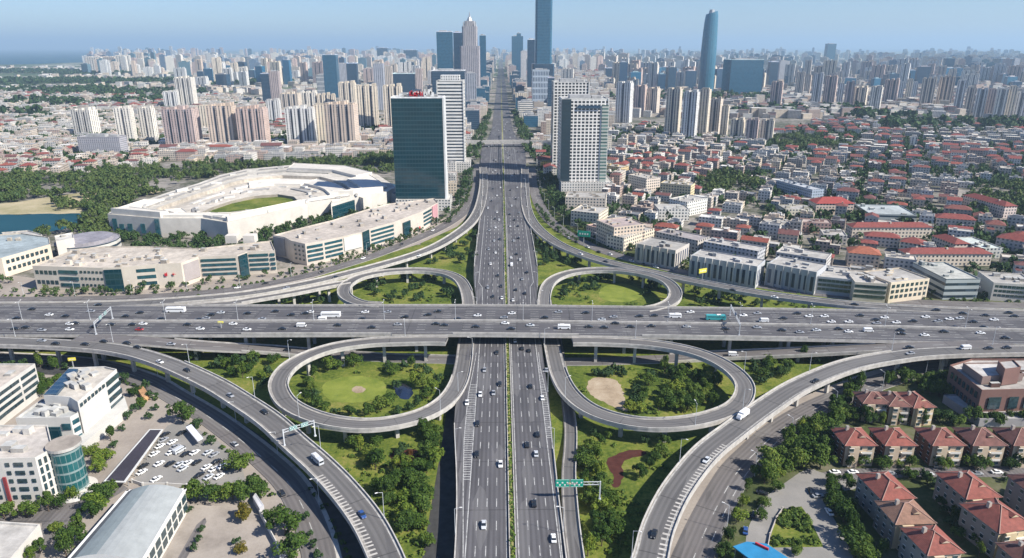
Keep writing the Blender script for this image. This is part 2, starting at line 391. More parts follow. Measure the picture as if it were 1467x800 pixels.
M['glass_teal'] = flat('window_glass_teal', (0.02,0.075,0.095), 0.1, 0.8, var=0.4, scale=0.3)
M['white'] = flat('white_paint', (0.72,0.71,0.68), 0.6, var=0.06)
M['metal'] = flat('grey_metal', (0.35,0.36,0.37), 0.45, 0.5, 0.3, var=0.1)
M['lampm'] = flat('lamp_pole_paint', (0.5,0.52,0.54), 0.5, 0.4)
M['bark'] = flat('bark', (0.10,0.075,0.055), 0.95, var=0.3, scale=3)
M['leaf'] = leaf_mat('leaves', [(0.1,(0.020,0.045,0.010)),(0.4,(0.052,0.10,0.016)),(0.7,(0.115,0.17,0.025)),(0.95,(0.19,0.21,0.035))])
M['leaf_far'] = leaf_mat('leaves_far', [(0.1,(0.018,0.045,0.016)),(0.5,(0.042,0.08,0.022)),(0.9,(0.10,0.13,0.032))], 0.1)
M['red'] = flat('red_paint', (0.5,0.03,0.04), 0.5, var=0.1)
M['green_sign'] = flat('green_sign_paint', (0.01,0.32,0.22), 0.5, var=0.08)
M['yellow'] = flat('yellow_sign_paint', (0.7,0.62,0.08), 0.5, var=0.1)
M['blue_roof'] = flat('blue_sheet_roof', (0.03,0.20,0.38), 0.5, var=0.12)
M['tyre'] = flat('tyre_rubber', (0.02,0.02,0.02), 0.9)
M['carglass'] = flat('car_glass', (0.015,0.02,0.025), 0.05, 0.9)
mc, nt, b = newmat('car_paint'); nt.links.new(N(nt).new('ShaderNodeObjectInfo').outputs['Color'], b.inputs['Base Color']); b.inputs['Roughness'].default_value = 0.3; b.inputs['Coat Weight'].default_value = 0.5; M['car'] = mc
# ------------------------------------------------------------------ ground, water and other sheets
def sheet(name, poly, z, mat, kind='structure', label=None, cat=None, th=None):
    mb = MB(); poly = ccw(poly)
    if name in ('flower_bed','dark_flower_bed','bare_ground','loop_pond','roundabout_lawn','upper_loop_lawn','lawn_centre_bed','river_bank','river','interchange_grass','campus_yard','estate_yard','triangle_garden') and not th:
        rj = random.Random(len(name)); n_ = len(poly); out = []; big = name in ('river_bank','river','interchange_grass'); jit = 2.0 if big else (.12 if name.endswith('yard') else .45)
        for i in range(n_):
            p0, p1, p2, p3 = poly[i-1], poly[i], poly[(i+1)%n_], poly[(i+2)%n_]; L = math.hypot(p2[0]-p1[0], p2[1]-p1[1]); k_ = max(2, min(14, int(L/(8 if big else 1.6))))
            for j in range(k_):
                t = j/k_; q = [0.5*(2*b+(c-a)*t+(2*a-5*b+4*c-d)*t*t+(3*b-a-3*c+d)*t**3) for a, b, c, d in zip(p0, p1, p2, p3)] if name not in ('interchange_grass','campus_yard') else [p1[0]+(p2[0]-p1[0])*t, p1[1]+(p2[1]-p1[1])*t]
                out.append((q[0]+rj.uniform(-jit,jit), q[1]+rj.uniform(-jit,jit)))
        poly = out
    if th: mb.prism(poly, z-th, z, 0, 0)
    else: mb.face([(*p, z) for p in poly])
    o = mb.obj(name, mat); o['kind'] = kind
    return o
HX = 60000.0
sheet('ground', [(-HX,-400),(HX,-400),(HX,90000),(-HX,90000)], -0.35, M['urban'])
sheet('far_plain', [(-HX,2600),(-3000,1750),(-400,3100),(0,4200),(2600,4200),(HX,3800),(HX,89000),(-HX,89000)], 0.0, M['field'])
sheet('sea', [(-50000,6700),(-5600,6800),(-4650,7200),(-4500,9000),(-5200,11500),(-6500,14500),(-8500,19000),(-12000,27000),(-24000,60000),(-35000,88000),(-59000,88000)], 0.8, M['water'])
sheet('right_lagoon', [(13000,27000),(50000,22000),(59000,88000),(22000,88000)], 0.8, M['water'])
# the interchange's green
sheet('interchange_grass', PP([(-80,508),(60,516),(140,524),(205,536),(262,560),(330,598),(390,645),(440,700),(480,780),(500,900),(980,900),(985,800),(1010,735),(1045,675),(1090,618),(1150,580),(1250,540),(1400,516),(1560,512),(1560,432),(1250,428),(1100,410),(1000,396),(900,372),(830,345),(790,310),(765,275),(760,262),(690,262),(680,300),(655,325),(600,350),(520,375),(440,402),(370,416),(200,428),(-80,434)]), 0.02, M['grass'])
sheet('river', PP([(-160,306),(0,308),(118,306),(122,314),(100,326),(60,334),(-40,340),(-160,345)]), 0.02, M['water'])
sheet('river_bank', PP([(-140,296),(0,292),(60,284),(115,277),(218,270),(232,276),(170,284),(118,296),(122,306),(60,307),(0,307),(-140,305)]), 0.015, M['sand'])
sheet('roundabout_lawn', PP([(461,556),(468,548),(485,542),(505,539),(530,541),(548,547),(554,556),(550,566),(535,573),(508,577),(485,576),(468,570)]), 0.06, M['lawn'])
sheet('lawn_centre_bed', PP([(503,558),(509,554),(518,554),(523,558),(519,562),(509,563)]), 0.12, M['sandy'])
sheet('loop_pond', PP([(566,545),(575,549),(588,555),(592,564),(585,572),(574,571),(566,560)]), 0.06, M['pond'])
sheet('bare_ground', PP([(845,545),(862,541),(884,546),(892,560),(895,575),(899,590),(880,583),(856,572),(842,560)]), 0.06, M['sandy'])
sheet('upper_loop_lawn', PP([(858,420),(868,410),(890,407),(912,412),(922,421),(908,431),(880,433),(862,428)]), 0.06, M['lawn'])
sheet('flower_bed', PP([(870,660),(878,654),(897,646),(918,645),(926,650),(912,655),(897,659),(891,668),(893,682),(886,698),(876,697),(879,684),(872,672)]), 0.06, M['soil'])
sheet('dark_flower_bed', PP([(560,650),(575,643),(596,645),(602,655),(588,668),(566,668)]), 0.06, M['soil'])
# lower left: campus paving, car park
sheet('campus_paving', PP([(-60,513),(60,520),(140,528),(200,540),(255,566),(320,606),(378,652),(415,700),(445,770),(452,860),(-60,860)]), 0.03, M['plaza'])
sheet('parking_lot', PP([(240,610),(262,603),(310,630),(345,662),(352,690),(300,696),(268,697),(192,691),(205,660)]), 0.07, M['lot'])
sheet('campus_lane', PP([(0,748),(0,737),(100,720),(140,700),(175,694),(184,700),(150,720),(110,742),(60,790),(45,830),(0,830),(58,770),(60,750)]), 0.07, M['street'])
sheet('campus_yard', PP([(268,722),(345,728),(392,745),(415,790),(425,850),(215,850),(240,790)]), 0.07, M['yard'])
sheet('campus_service_strip', PP([(282,752),(294,742),(296,748),(262,810),(250,830),(240,826)]), 0.10, M['street'])
# lower right: estate ground and its yard
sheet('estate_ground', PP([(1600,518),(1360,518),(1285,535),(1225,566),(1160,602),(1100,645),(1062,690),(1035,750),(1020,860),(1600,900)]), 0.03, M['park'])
sheet('estate_yard', PP([(1064,800),(1074,752),(1096,714),(1128,690),(1158,672),(1180,678),(1230,682),(1226,700),(1190,706),(1178,715),(1200,752),(1222,800),(1230,860),(1050,860)]), 0.07, M['lot'])
sheet('estate_lane', PP([(1178,677),(1205,672),(1500,668),(1600,668),(1600,682),(1450,684),(1300,684),(1200,690)]), 0.085, M['street'])
sheet('triangle_garden', PP([(1100,785),(1104,768),(1112,744),(1122,730),(1148,726),(1158,740),(1180,784)]), 0.11, M['grass'], th=0.3)
# paving in front of the malls and beside the right hand blocks
sheet('mall_paving', PP([(-100,440),(-100,380),(60,400),(180,404),(300,396),(395,388),(500,360),(600,332),(650,305),(668,270),(684,250),(690,262),(680,300),(655,325),(600,350),(520,375),(440,402),(370,416),(200,428),(0,434)]), 0.025, M['plaza'])
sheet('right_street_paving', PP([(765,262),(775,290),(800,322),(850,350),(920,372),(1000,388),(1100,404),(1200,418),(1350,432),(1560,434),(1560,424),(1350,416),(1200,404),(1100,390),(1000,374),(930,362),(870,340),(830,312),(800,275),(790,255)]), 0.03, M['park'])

sheet('wall_foot_lane', [(-33,120),(-20,120),(-20,345),(-31,345),(-31,262)], 0.04, M['shade_lane'])  # narrow lane; the shade at the retaining wall is painted in by its dark tone
# ------------------------------------------------------------------ roads
def catmull(pts, step=4.0):
    out = []; n = len(pts)
    for i in range(n-1):
        p0, p1, p2, p3 = pts[max(i-1,0)], pts[i], pts[i+1], pts[min(i+2,n-1)]
        L = math.hypot(p2[0]-p1[0], p2[1]-p1[1]); k = max(1, int(L/step))
        for j in range(k):
            t = j/k
            out.append([0.5*((2*b)+(-a+c)*t+(2*a-5*b+4*c-d)*t*t+(-a+3*b-3*c+d)*t**3) for a,b,c,d in zip(p0,p1,p2,p3)])
    out.append(list(pts[-1])); return out
def offs(path, i, d):
    a, b = path[max(i-1,0)], path[min(i+1,len(path)-1)]
    dx, dy = b[0]-a[0], b[1]-a[1]; L = math.hypot(dx, dy) or 1
    return (path[i][0]-dy/L*d, path[i][1]+dx/L*d)                 # +d = left of travel
def strip(mb, path, a, b, i0, i1, dz, mat=0, s=None):
    """band between lateral offsets a(i) < b(i) (positive = left)"""
    fa = a if callable(a) else (lambda i: a); fb = b if callable(b) else (lambda i: b)
    for i in range(i0, i1):
        p, q = offs(path,i,fb(i)), offs(path,i,fa(i)); r, t = offs(path,i+1,fa(i+1)), offs(path,i+1,fb(i+1))
        z0, z1 = path[i][2]+dz, path[i+1][2]+dz
        s0, s1 = (s[i], s[i+1]) if s else (0,1)
        mb.face([(*p,z0),(*q,z0),(*r,z1),(*t,z1)], mat, (1,1,1), [(fb(i),s0),(fa(i),s0),(fa(i+1),s1),(fb(i+1),s1)])
def barrier(mb, path, off, w, h, keep, z0=0.0, mat=0):
    fo = off if callable(off) else (lambda i: off)
    for i in range(len(path)-1):
        if not keep(path[i]) or not keep(path[i+1]): continue
        A, B = offs(path,i,fo(i)-w/2), offs(path,i,fo(i)+w/2); C_, D = offs(path,i+1,fo(i+1)-w/2), offs(path,i+1,fo(i+1)+w/2)
        za, zb = path[i][2]+z0, path[i+1][2]+z0
        mb.face([(*B,za+h),(*A,za+h),(*C_,zb+h),(*D,zb+h)], mat)
        mb.face([(*A,za),(*C_,zb),(*C_,zb+h),(*A,za+h)], mat); mb.face([(*D,zb),(*B,za),(*B,za+h),(*D,zb+h)], mat)
        if i == 0 or not keep(path[i-1]): mb.face([(*B,za),(*A,za),(*A,za+h),(*B,za+h)], mat)
        if i == len(path)-2 or not keep(path[min(i+2,len(path)-1)]): mb.face([(*C_,zb),(*D,zb),(*D,zb+h),(*C_,zb+h)], mat)
ROADS = {}
def road(name, ctrl, mat, wl, wr, th=1.5, par=(1,1), lanes=(), solid=(), piers=0, keepL=lambda p: True, keepR=lambda p: True,
         step=4.0, dash=(6,9), lw=0.28, pierw=1.6, walls=False, parh=1.05, parw=0.4, pierskip=lambda p: False, dz=0.03, shoulder=0):
    if mat == 'ramp' and name != 'frontage_path': shoulder = 1.45 if wl > 3.5 else .9
    """ctrl: list of (x, y, z[, wl, wr]); wl / wr half widths to the left and right of travel"""
    ctrl = [tuple(c) if len(c) == 5 else (c[0], c[1], c[2], wl, wr) for c in ctrl]
    path = catmull(ctrl, step); n = len(path)
    s = [0.0]
    for i in range(1, n): s.append(s[-1]+math.hypot(path[i][0]-path[i-1][0], path[i][1]-path[i-1][1]))
    WL = lambda i: path[i][3]; WR = lambda i: -path[i][4]
    mb = MB(); strip(mb, path, WR, WL, 0, n-1, 0, 0, s)
    if th:
        for i in range(n-1):
            for f, o_ in ((WL, 1), (WR, 0)):
                p, q = offs(path,i,f(i)), offs(path,i+1,f(i+1)); z0, z1 = path[i][2], path[i+1][2]
                b0, b1 = (0, 0) if walls else (z0-th, z1-th)
                F = [(*p,z0),(*q,z1),(*q,b1),(*p,b0)]
                mb.face(F if not o_ else list(reversed(F)), 1)
            if not walls:
                a, b, c, d = offs(path,i,WL(i)-.01), offs(path,i,WR(i)+.01), offs(path,i+1,WR(i+1)+.01), offs(path,i+1,WL(i+1)-.01)
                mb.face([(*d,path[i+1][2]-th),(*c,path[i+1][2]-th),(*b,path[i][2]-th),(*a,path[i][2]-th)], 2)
    o = struct(mb.obj(name, [M[mat], M['conc'], M['conc_d']]))
    if any(par):
        pm = MB()
        if par[0]: barrier(pm, path, lambda i: path[i][3]-parw/2+0.06, parw, parh, keepL, -0.3 if th else 0)
        if par[1]: barrier(pm, path, lambda i: -path[i][4]+parw/2-0.06, parw, parh, keepR, -0.3 if th else 0)
        if pm.f: pm.obj('parapet', M['conc'], o)
    mk = MB()
    for L in lanes:
        fl = L if callable(L) else (lambda i, L=L: L)
        pos = 0.0
        while pos < s[-1]-dash[0]:
            i = next(k for k in range(n-1) if s[k+1] > pos)
            j = next((k for k in range(i, n-1) if s[k+1] > pos+dash[0]), n-2)
            def at(q):
                k = next(k for k in range(n-1) if s[k+1] >= q-1e-6); t = (q-s[k])/max(1e-6, s[k+1]-s[k])
                a, b = [Vector((*offs(path,kk,fl(kk)), path[kk][2]+dz)) for kk in (k, k+1)]
                return a.lerp(b, t)
            a, b = at(pos), at(pos+dash[0]); d = (b-a).normalized(); nn = Vector((-d.y, d.x, 0))*lw/2
            mk.face([a+nn, a-nn, b-nn, b+nn]); pos += sum(dash)
    for L in solid:
        fl = L if callable(L) else (lambda i, L=L: L)
        strip(mk, path, lambda i: fl(i)-lw/2, lambda i: fl(i)+lw/2, 0, n-1, dz)
    if mk.f: mk.obj('lane_marking', M['paint'], o)
    if shoulder:
        sm = MB(); strip(sm, path, lambda i: path[i][3]-shoulder, lambda i: path[i][3]-parw, 0, n-1, 0.02); strip(sm, path, lambda i: -path[i][4]+parw, lambda i: -path[i][4]+shoulder, 0, n-1, 0.02); sm.obj('shoulder', M['shoulder'], o)
    if piers:
        pos = piers*0.6; cnt = 0
        while pos < s[-1]-6 and cnt < 60:
            i = next(k for k in range(n-1) if s[k+1] > pos); p = path[i]; zt = p[2]-th
            if zt > 2.2 and not pierskip(p):
                c = offs(path, i, (p[3]-p[4])/2); a = math.atan2(path[i+1][1]-p[1], path[i+1][0]-p[0])
                w = p[3]+p[4]; pb = MB()
                cols_ = [0.0] if w < 14 else ([-0.3*w, 0.3*w] if w < 30 else [-.38*w, -.13*w, .13*w, .38*w])
                for f in cols_:
                    x, y = c[0]-math.sin(a)*f, c[1]+math.cos(a)*f
                    pb.box(x, y, 0, pierw, pierw, zt-0.9, a, 0, 0)
                cp_ = rect(c[0], c[1], pierw*1.1, w*0.72, a); pb.prism(cp_, zt-0.9, zt+0.02, 0, 0, bottom=True)
                pb.obj('pier', M['conc'], o); cnt += 1
            pos += piers
    ROADS[name] = path
    return o, path, s
def PZ(l): return [(*G2(e[0], e[1], e[2]), e[2]) + tuple(e[3:]) for e in l]

# the expressway towards the skyscrapers
X0 = -1.2
main_ctrl = [(X0,120,6,19.0,17.6),(X0,188,6,19.2,17.6),(X0,230,6,21.0,17.8),(X0,274,6,24.6,18.6),(X0,300,6,24.8,19.0),(X0,345,6,23,19),(X0,395,6,19.5,19.5),(X0,440,6,20.5,20.5),(X0,500,6,24,24),(X0,640,6,24,24),(X0,760,6,24.5,25),(X0,860,5,26,27),(X0,960,3,30,30),(X0,1060,1.2,34,35),(X0,1200,0.4,35,36),(X0,1400,0.4,25,25),(X0,1800,0.4,21,21),(X0,4000,0.4,20,20),(X0,9000,1.2,22,22)]
def lane(a, b): return lambda i: a if ROADS_TMP[i][1] < 460 else b
main, mp, ms = road('expressway', main_ctrl, 'road', 19, 17, th=6, par=(1,1), step=9, walls=True,
    keepL=lambda p: p[1] < 283 or (400 < p[1] < 440) or 505 < p[1] < 1000, keepR=lambda p: p[1] < 262 or (400 < p[1] < 440) or 505 < p[1] < 1000)
mk = MB()
def wide(y): return 1.0 if y < 430 else min(1.18, 1+(y-430)*0.18/80)
y = 150.0
while y < 1300:
    for side in (-1, 1):
        for k in ((5.5, 9.0, 12.5) if y < 470 else (5.6, 9.2, 12.8, 16.3)):
            x = X0+side*k*wide(y) if y < 470 else X0+side*k
            zz = np.interp(y, [c[1] for c in main_ctrl], [c[2] for c in main_ctrl])+0.03
            w = 0.14 if y < 600 else 0.2
            mk.face([(x-w,y,zz),(x+w,y,zz),(x+w,y+5,zz),(x-w,y+5,zz)])
    y += 13
for a, b in ((150, 1300),):
    ys = list(range(a, b, 10))
    for y0, y1 in zip(ys, ys[1:]):
        z0, z1 = [np.interp(q, [c[1] for c in main_ctrl], [c[2] for c in main_ctrl])+0.03 for q in (y0, y1)]
        for side in (-1, 1):
            for off, w in ((2.0, .15), (None, .17)):
                e0, e1 = [(off if off else (15.7*wide(q) if q < 470 else 19.4)) for q in (y0, y1)]
                xa, xb = X0+side*e0, X0+side*e1
                mk.face([(xa-w,y0,z0),(xa+w,y0,z0),(xb+w,y1,z1),(xb-w,y1,z1)])
# hatched gores between the through lanes and the two loop lanes
for side, inn, outf in ((-1, 15.9, lambda q: np.interp(q, [188,230,262,300,345],[16.3,18.4,19.6,19.6,17.3])), (1, 15.8, lambda q: np.interp(q, [188,250,274,300,330],[16.2,17.6,18.2,18.2,16.8]))):
    q = 232.0 if side < 0 else 262.0
    while q < (312 if side < 0 else 338):
        o_ = outf(q)
        if o_-inn > 0.5:
            xa, xb = X0+side*inn, X0+side*o_
            mk.face([(min(xa,xb),q,6.03),(max(xa,xb),q,6.03),(max(xa,xb),q+0.4,6.03),(min(xa,xb),q+0.4,6.03)])
        q += 1.7
    for q in range(150, 345, 8):
        xa, xb = X0+side*outf(q), X0+side*outf(q+8)
        mk.face([(xa-.15,q,6.035),(xa+.15,q,6.035),(xb+.15,q+8,6.035),(xb-.15,q+8,6.035)])
mk.obj('lane_marking', M['paint'], main)
md = MB()
for x in (-1.05, 1.05): md.box(X0+x, 760, 6, 0.3, 1240, 0.8, 0, 0, 0)
md.obj('median_kerb', M['conc'], main)
mh = MB(); rr = random.Random(5)
for k in range(1500):
    yy = 140+rr.random()**1.6*1050; zz = np.interp(yy, [c[1] for c in main_ctrl], [c[2] for c in main_ctrl])
    xx = X0+rr.uniform(-.75,.75); r_ = rr.uniform(.35,.6)*(1 if yy < 500 else 1.6)
    a = rr.uniform(0, 3.14); c_, s_ = math.cos(a)*r_, math.sin(a)*r_; h = rr.uniform(.5,1.1)
    mh.face([(xx-c_,yy-s_,zz+h),(xx+s_,yy-c_,zz+h-.3),(xx+c_,yy+s_,zz+h),(xx-s_,yy+c_,zz+h+.1)], 0, (rr.random(),)*3)
o = mh.obj('median_hedge', M['leaf'], None); o['kind'] = 'stuff'; tag(o, 'low clipped green and yellow hedge running along the median of the expressway', 'hedge')
mgr = MB(); strip(mgr, mp, -0.9, 0.9, 0, len(mp)-1, 0.25); mgr.obj('median_planting', M['median'], main)

# the elevated highway crossing over it
hw, hp, hs = road('cross_highway', PZ([(-330,462,13),(-150,461,13),(0,461,13),(300,461,13),(600,460.5,13),(733,461,13),(977,464,13),(1222,468,13),(1467,474,13),(1650,480,13),(1800,486,13)]), 'road', 26, 19, th=1.9, par=(1,1), piers=30, step=8,
    pierskip=lambda p: abs(p[0]-X0) < 34, lanes=(-5.2,-8.9,-12.6,5.2,8.9,12.6,16.3), solid=(-1.6,1.6,-16.6,20.3,24.6), dash=(5,8), lw=0.3, parh=1.25,
    keepL=lambda p: not (p[0] < -225) and not (p[0] > 235), keepR=lambda p: not (p[0] < -150) and not (p[0] > 165) and not (-62 < p[0] < -32) and not (40 < p[0] < 66))
bm_ = MB(); barrier(bm_, hp, 0, 0.7, 1.1, lambda p: True); bm_.obj('divider', M['conc'], hw)
# slip roads and ramps of the interchange
road('ramp_lower_west', PZ([(-260,486,12.95),(-120,487,12.95),(0,489,12.9),(100,493,12.6),(170,500,12.2),(230,516,11.6),(300,547,10.8),(350,577,10.3),(388,603,10),(422,634,9.6),(456,664,9.2),(490,699,8.8),(523,741,8.4),(546,783,8.1),(562,824,8),(575,880,8)]), 'ramp', 5.6, 5.6, th=1.6, piers=24,
     solid=(4.4,), step=4, keepL=lambda p: p[0] > -172)
road('service_road_west', PZ([(110,483,12.9),(200,487.5,12.2),(300,496,8),(380,500,4),(450,506,1),(560,513,.35),(700,517,.35)]), 'street', 5, 5, th=1.2, lanes=(0,), piers=26, keepL=lambda p: p[0] > -190, keepR=lambda p: p[2] > .6 and p[0] > -150)
road('service_road_east', PZ([(700,517,.35),(830,518,.35),(950,514,.6),(1027,509,2),(1144,504,6),(1278,497,11),(1360,494,12.9),(1450,492,12.95)]), 'street', 5, 5, th=1.2, lanes=(0,), piers=26, keepL=lambda p: p[2] > .6 and p[0] < 200, keepR=lambda p: p[0] < 200 and p[2] > .6)
road('ramp_lower_east', PZ([(895,890,8),(922,822,8),(932,798,8),(943,755,8.3),(969,702,8.7),(1010,650,9.2),(1052,616,9.7),(1094,585,10.3),(1144,553,11),(1211,525,12),(1278,511,12.6),(1344,504,12.9),(1467,501,12.95),(1600,503,12.95),(1800,508,12.95)]), 'ramp', 5.6, 5.6, th=1.6, piers=24,
     solid=(-3.9,4.6), step=4, keepL=lambda p: p[0] < 205, keepR=lambda p: True)
# hatched shoulders on the two ramps
for nm, side, lo, hi in (('ramp_lower_west', -1, 70, 9999), ('ramp_lower_east', -1, 0, 120)):
    path = ROADS[nm]; hm = MB(); n_ = len(path)
    for i in range(n_-1):
        if lo <= i*4 and i < n_-2 and (hi > 9000 and i > n_*0.80 or hi < 9000 and i < n_*0.24):
            for t in (0, .45):
                a = Vector((*offs(path,i,side*2.0),path[i][2])).lerp(Vector((*offs(path,i+1,side*2.0),path[i+1][2])), t)
                b = Vector((*offs(path,i,side*4.9),path[i][2])).lerp(Vector((*offs(path,i+1,side*4.9),path[i+1][2])), t)
                d = (Vector(path[i+1][:3])-Vector(path[i][:3]))*0.17
                hm.face([a+Vector((0,0,.035)),b+Vector((0,0,.035)),b+d+Vector((0,0,.035)),a+d+Vector((0,0,.035))])
    o = [x for x in COL.objects if x.name == nm][0]; hm.obj('hatching', M['conc'], o)
LW = 4.6
road('loop_lower_west', PZ([(640,487.5,12.9),(617,487,12.9),(570,488,12.7),(529,490,12.4),(480,497,12),(440,510,11.5),(412,527,11),(399,548,10.5),(404,568,10.1),(422,585,9.8),(462,601,9.3),(516,608.5,8.7),(568,604,8),(612,591,7.4),(641,572,6.8),(657,548,6.3),(664,520,6.02),(667,495,5.97),(671,465,5.97),(676,440,5.97)]), 'ramp', LW, LW, th=1.5, piers=22, step=3.5,
     pierskip=lambda p: p[2] < 6.3, keepL=lambda p: p[2] > 6.15, keepR=lambda p: not (p[0] > -33 and p[2] > 12.5))
road('loop_lower_east', PZ([(820,488,12.9),(845,488,12.9),(900,490,12.6),(950,495,12.3),(1000,506,11.8),(1040,524,11.2),(1064,546,10.7),(1066,567,10.3),(1047,587,9.9),(1000,602,9.4),(942,607.5,8.8),(890,602,8.2),(846,587,7.5),(817,564,6.9),(801,536,6.3),(793,505,6.02),(788,480,5.97),(784,455,5.97),(780,430,5.97)]), 'ramp', LW, LW, th=1.5, piers=22, step=3.5,
     pierskip=lambda p: p[2] < 6.3, keepL=lambda p: True, keepR=lambda p: p[2] > 6.15)
road('loop_upper_west', PZ([(545,437.5,12.9),(522,436,12.9),(505,431,12.6),(494,423,12.2),(493,413,11.8),(502,403.5,11.4),(522,395,10.9),(557,389,10.2),(600,387,9.2),(636,391,8.2),(656,399,7.4),(666,412,6.6),(671,430,6.02),(672,455,5.97)]), 'ramp', 4.2, 4.2, th=1.5, piers=26, step=4, pierskip=lambda p: p[2] < 7, keepR=lambda p: True, keepL=lambda p: p[2] > 6.3)
road('loop_upper_east', PZ([(925,444,12.9),(945,440,12.8),(962,432,12.4),(968,421,12),(962,409,11.6),(947,399.5,11.1),(915,391,10.5),(872,386.5,9.8),(830,388.5,9),(802,395.5,8),(786,407,7),(780,425,6.1),(781,445,5.97)]), 'ramp', 4.2, 4.2, th=1.5, piers=26, step=4, pierskip=lambda p: p[2] < 7)
road('ramp_upper_west', PZ([(692,240,4.5),(693,262,5.5),(690,285,6),(684,304,6.3),(672,321,6.8),(650,338,7.4),(622,354,8),(588,367,8.7),(540,381,9.6),(490,394,10.5),(445,405,11.3),(372,418.5,12.1),(300,427,12.6),(200,434,12.9),(100,437,12.95),(0,438,12.95),(-180,438.5,12.95)]), 'ramp', 5, 5, th=1.5, piers=28, lanes=(0,), step=5, keepR=lambda p: p[0] > -500, keepL=lambda p: p[0] > -215)
road('ramp_upper_west_link', PZ([(500,404,11.5),(470,409,11.8),(420,419,12.3),(372,427,12.7),(330,434,12.85),(280,438,12.9),(230,440.5,12.9)]), 'ramp', 3.6, 3.6, th=1.5, piers=28, step=5, keepR=lambda p: p[0] > -200, keepL=lambda p: p[0] > -170)
road('ramp_upper_east', PZ([(752,240,4.5),(752,270,5.5),(755,300,6.2),(768,325,7),(800,350,8),(850,370,9),(905,384,9.8),(960,396,10.5),(1010,406,11.2),(1080,419,12),(1160,430,12.6),(1240,438,12.9),(1340,444,12.95),(1467,449,12.95),(1700,458,12.95)]), 'ramp', 5, 5, th=1.5, piers=28, lanes=(0,), step=5, keepL=lambda p: True, keepR=lambda p: p[0] < 235)
road('frontage_road_west', PZ([(682,235,.3),(684,257,.3),(678,282,.3),(664,304,.3),(634,325,.3),(590,345,.3),(540,365,.3),(490,381,.3),(445,394,.3),(372,409,.3),(300,419,.3),(200,426,.3),(100,429,.3),(-150,431,.3)]), 'street', 6, 6, th=.28, par=(0,0), lanes=(0,), walls=True)
road('frontage_road_east', PZ([(762,240,.3),(764,265,.3),(772,292,.3),(790,318,.3),(820,339,.3),(860,358,.3),(910,373,.3),(980,390,.3),(1060,404,.3),(1150,418,.3),(1250,428,.3),(1350,435,.3),(1467,438,.3),(1700,444,.3)]), 'street', 6, 6, th=.28, par=(0,0), lanes=(0,), walls=True)
road('frontage_road_southwest', PZ([(-150,505,.3),(0,512,.3),(90,517,.3),(150,526,.3),(210,545,.3),(250,568,.3),(300,598,.3),(345,631,.3),(384,663,.3),(413,692,.3),(434,727,.3),(452,775,.3),(462,830,.3),(470,900,.3)]), 'street', 5.5, 5.5, th=.28, par=(0,0), lanes=(0,), walls=True)
road('frontage_road_southeast', PZ([(960,900,.3),(988,815,.3),(1004,775,.3),(1020,740,.3),(1038,706,.3),(1058,674,.3),(1084,647,.3),(1112,621,.3),(1150,596,.3),(1185,578,.3),(1225,562,.3),(1270,545,.3),(1340,528,.3),(1500,520,.3)]), 'street', 7, 6, th=.28, par=(0,0), lanes=(0,-3.4), walls=True)
road('frontage_path', PZ([(470,900,.15),(490,830,.15),(474,772,.15),(452,732,.15),(425,692,.15)]), 'ramp', 1.6, 1.6, th=.12, par=(0,0), walls=True)
road('down_ramp', [(X0+20.4,120,5.95),(X0+20.6,188,5.95),(X0+21.4,215,5.2),(X0+23.2,240,3.6),(X0+26,262,1.6),(X0+28,285,.5),(X0+29,330,.4),(X0+29.5,378,.4),(X0+31,440,.4)], 'ramp', 2.9, 2.9, th=5.8, par=(0,1), walls=True, keepR=lambda p: p[1] < 300)
tan = MB(); tp = ROADS['frontage_road_southeast']; strip(tan, tp, 7.0, 11.0, 0, len(tp)-1, -0.1); struct(tan.obj('pavement', M['plaza']))
tan = MB(); tp = ROADS['frontage_road_southwest']; strip(tan, tp, 5.5, 7.2, 0, len(tp)-1, -0.12); struct(tan.obj('pavement', M['conc']))
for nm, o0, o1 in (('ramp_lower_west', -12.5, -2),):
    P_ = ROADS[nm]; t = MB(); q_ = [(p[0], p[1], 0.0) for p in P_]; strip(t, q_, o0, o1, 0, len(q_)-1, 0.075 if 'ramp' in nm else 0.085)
    struct(t.obj('ramp_shade_strip', M['shade_lane'])) if 'west' in nm and nm.startswith('ramp') else None  # no real lane: sheet added to paint the ramp's shade on the ground
# far road bridge over the expressway
fb, fbp, _ = road('road_bridge', PZ([(575,216,6),(640,206,7.5),(700,204,8),(760,204,8),(800,206,7.5),(880,216,5)]), 'shoulder', 6.5, 6.5, th=2.6, piers=34, step=10, parh=3.4)
# ------------------------------------------------------------------ the air
hz = MB(); hz.box(0, 44900, -1.6, 122000, 91000, 640, 0, 0, 0, bottom=True)
mh_ = bpy.data.materials.new('air'); mh_.use_nodes = True; nt = mh_.node_tree; nt.nodes.clear()
out = nt.nodes.new('ShaderNodeOutputMaterial'); pv = nt.nodes.new('ShaderNodeVolumePrincipled')
pv.inputs['Color'].default_value = (0.56, 0.79, 1.0, 1); pv.inputs['Density'].default_value = 0.000068; pv.inputs['Anisotropy'].default_value = 0.1
nt.links.new(pv.outputs[0], out.inputs['Volume'])
o = hz.obj('haze', mh_); o['kind'] = 'stuff'; o['label'] = 'pale blue haze lying over the whole distant city'; o['category'] = 'haze'

OCC = []                                                          # occupied ground: (polygon, bounding box)
def occupy(poly, m=3.0):
    xs = [p[0] for p in poly]; ys = [p[1] for p in poly]; OCC.append((poly, min(xs)-m, max(xs)+m, min(ys)-m, max(ys)+m))
def free(x, y, pad=0.0):
    for poly, x0, x1, y0, y1 in OCC:
        if x0-pad < x < x1+pad and y0-pad < y < y1+pad:
            if inpoly(x, y, poly): return False
            if pad and any(inpoly(x+dx, y+dy, poly) for dx, dy in ((pad,0),(-pad,0),(0,pad),(0,-pad))): return False
    return True
def place_of(x, y):
    px, py = pix((x, y, 0)); return px, py

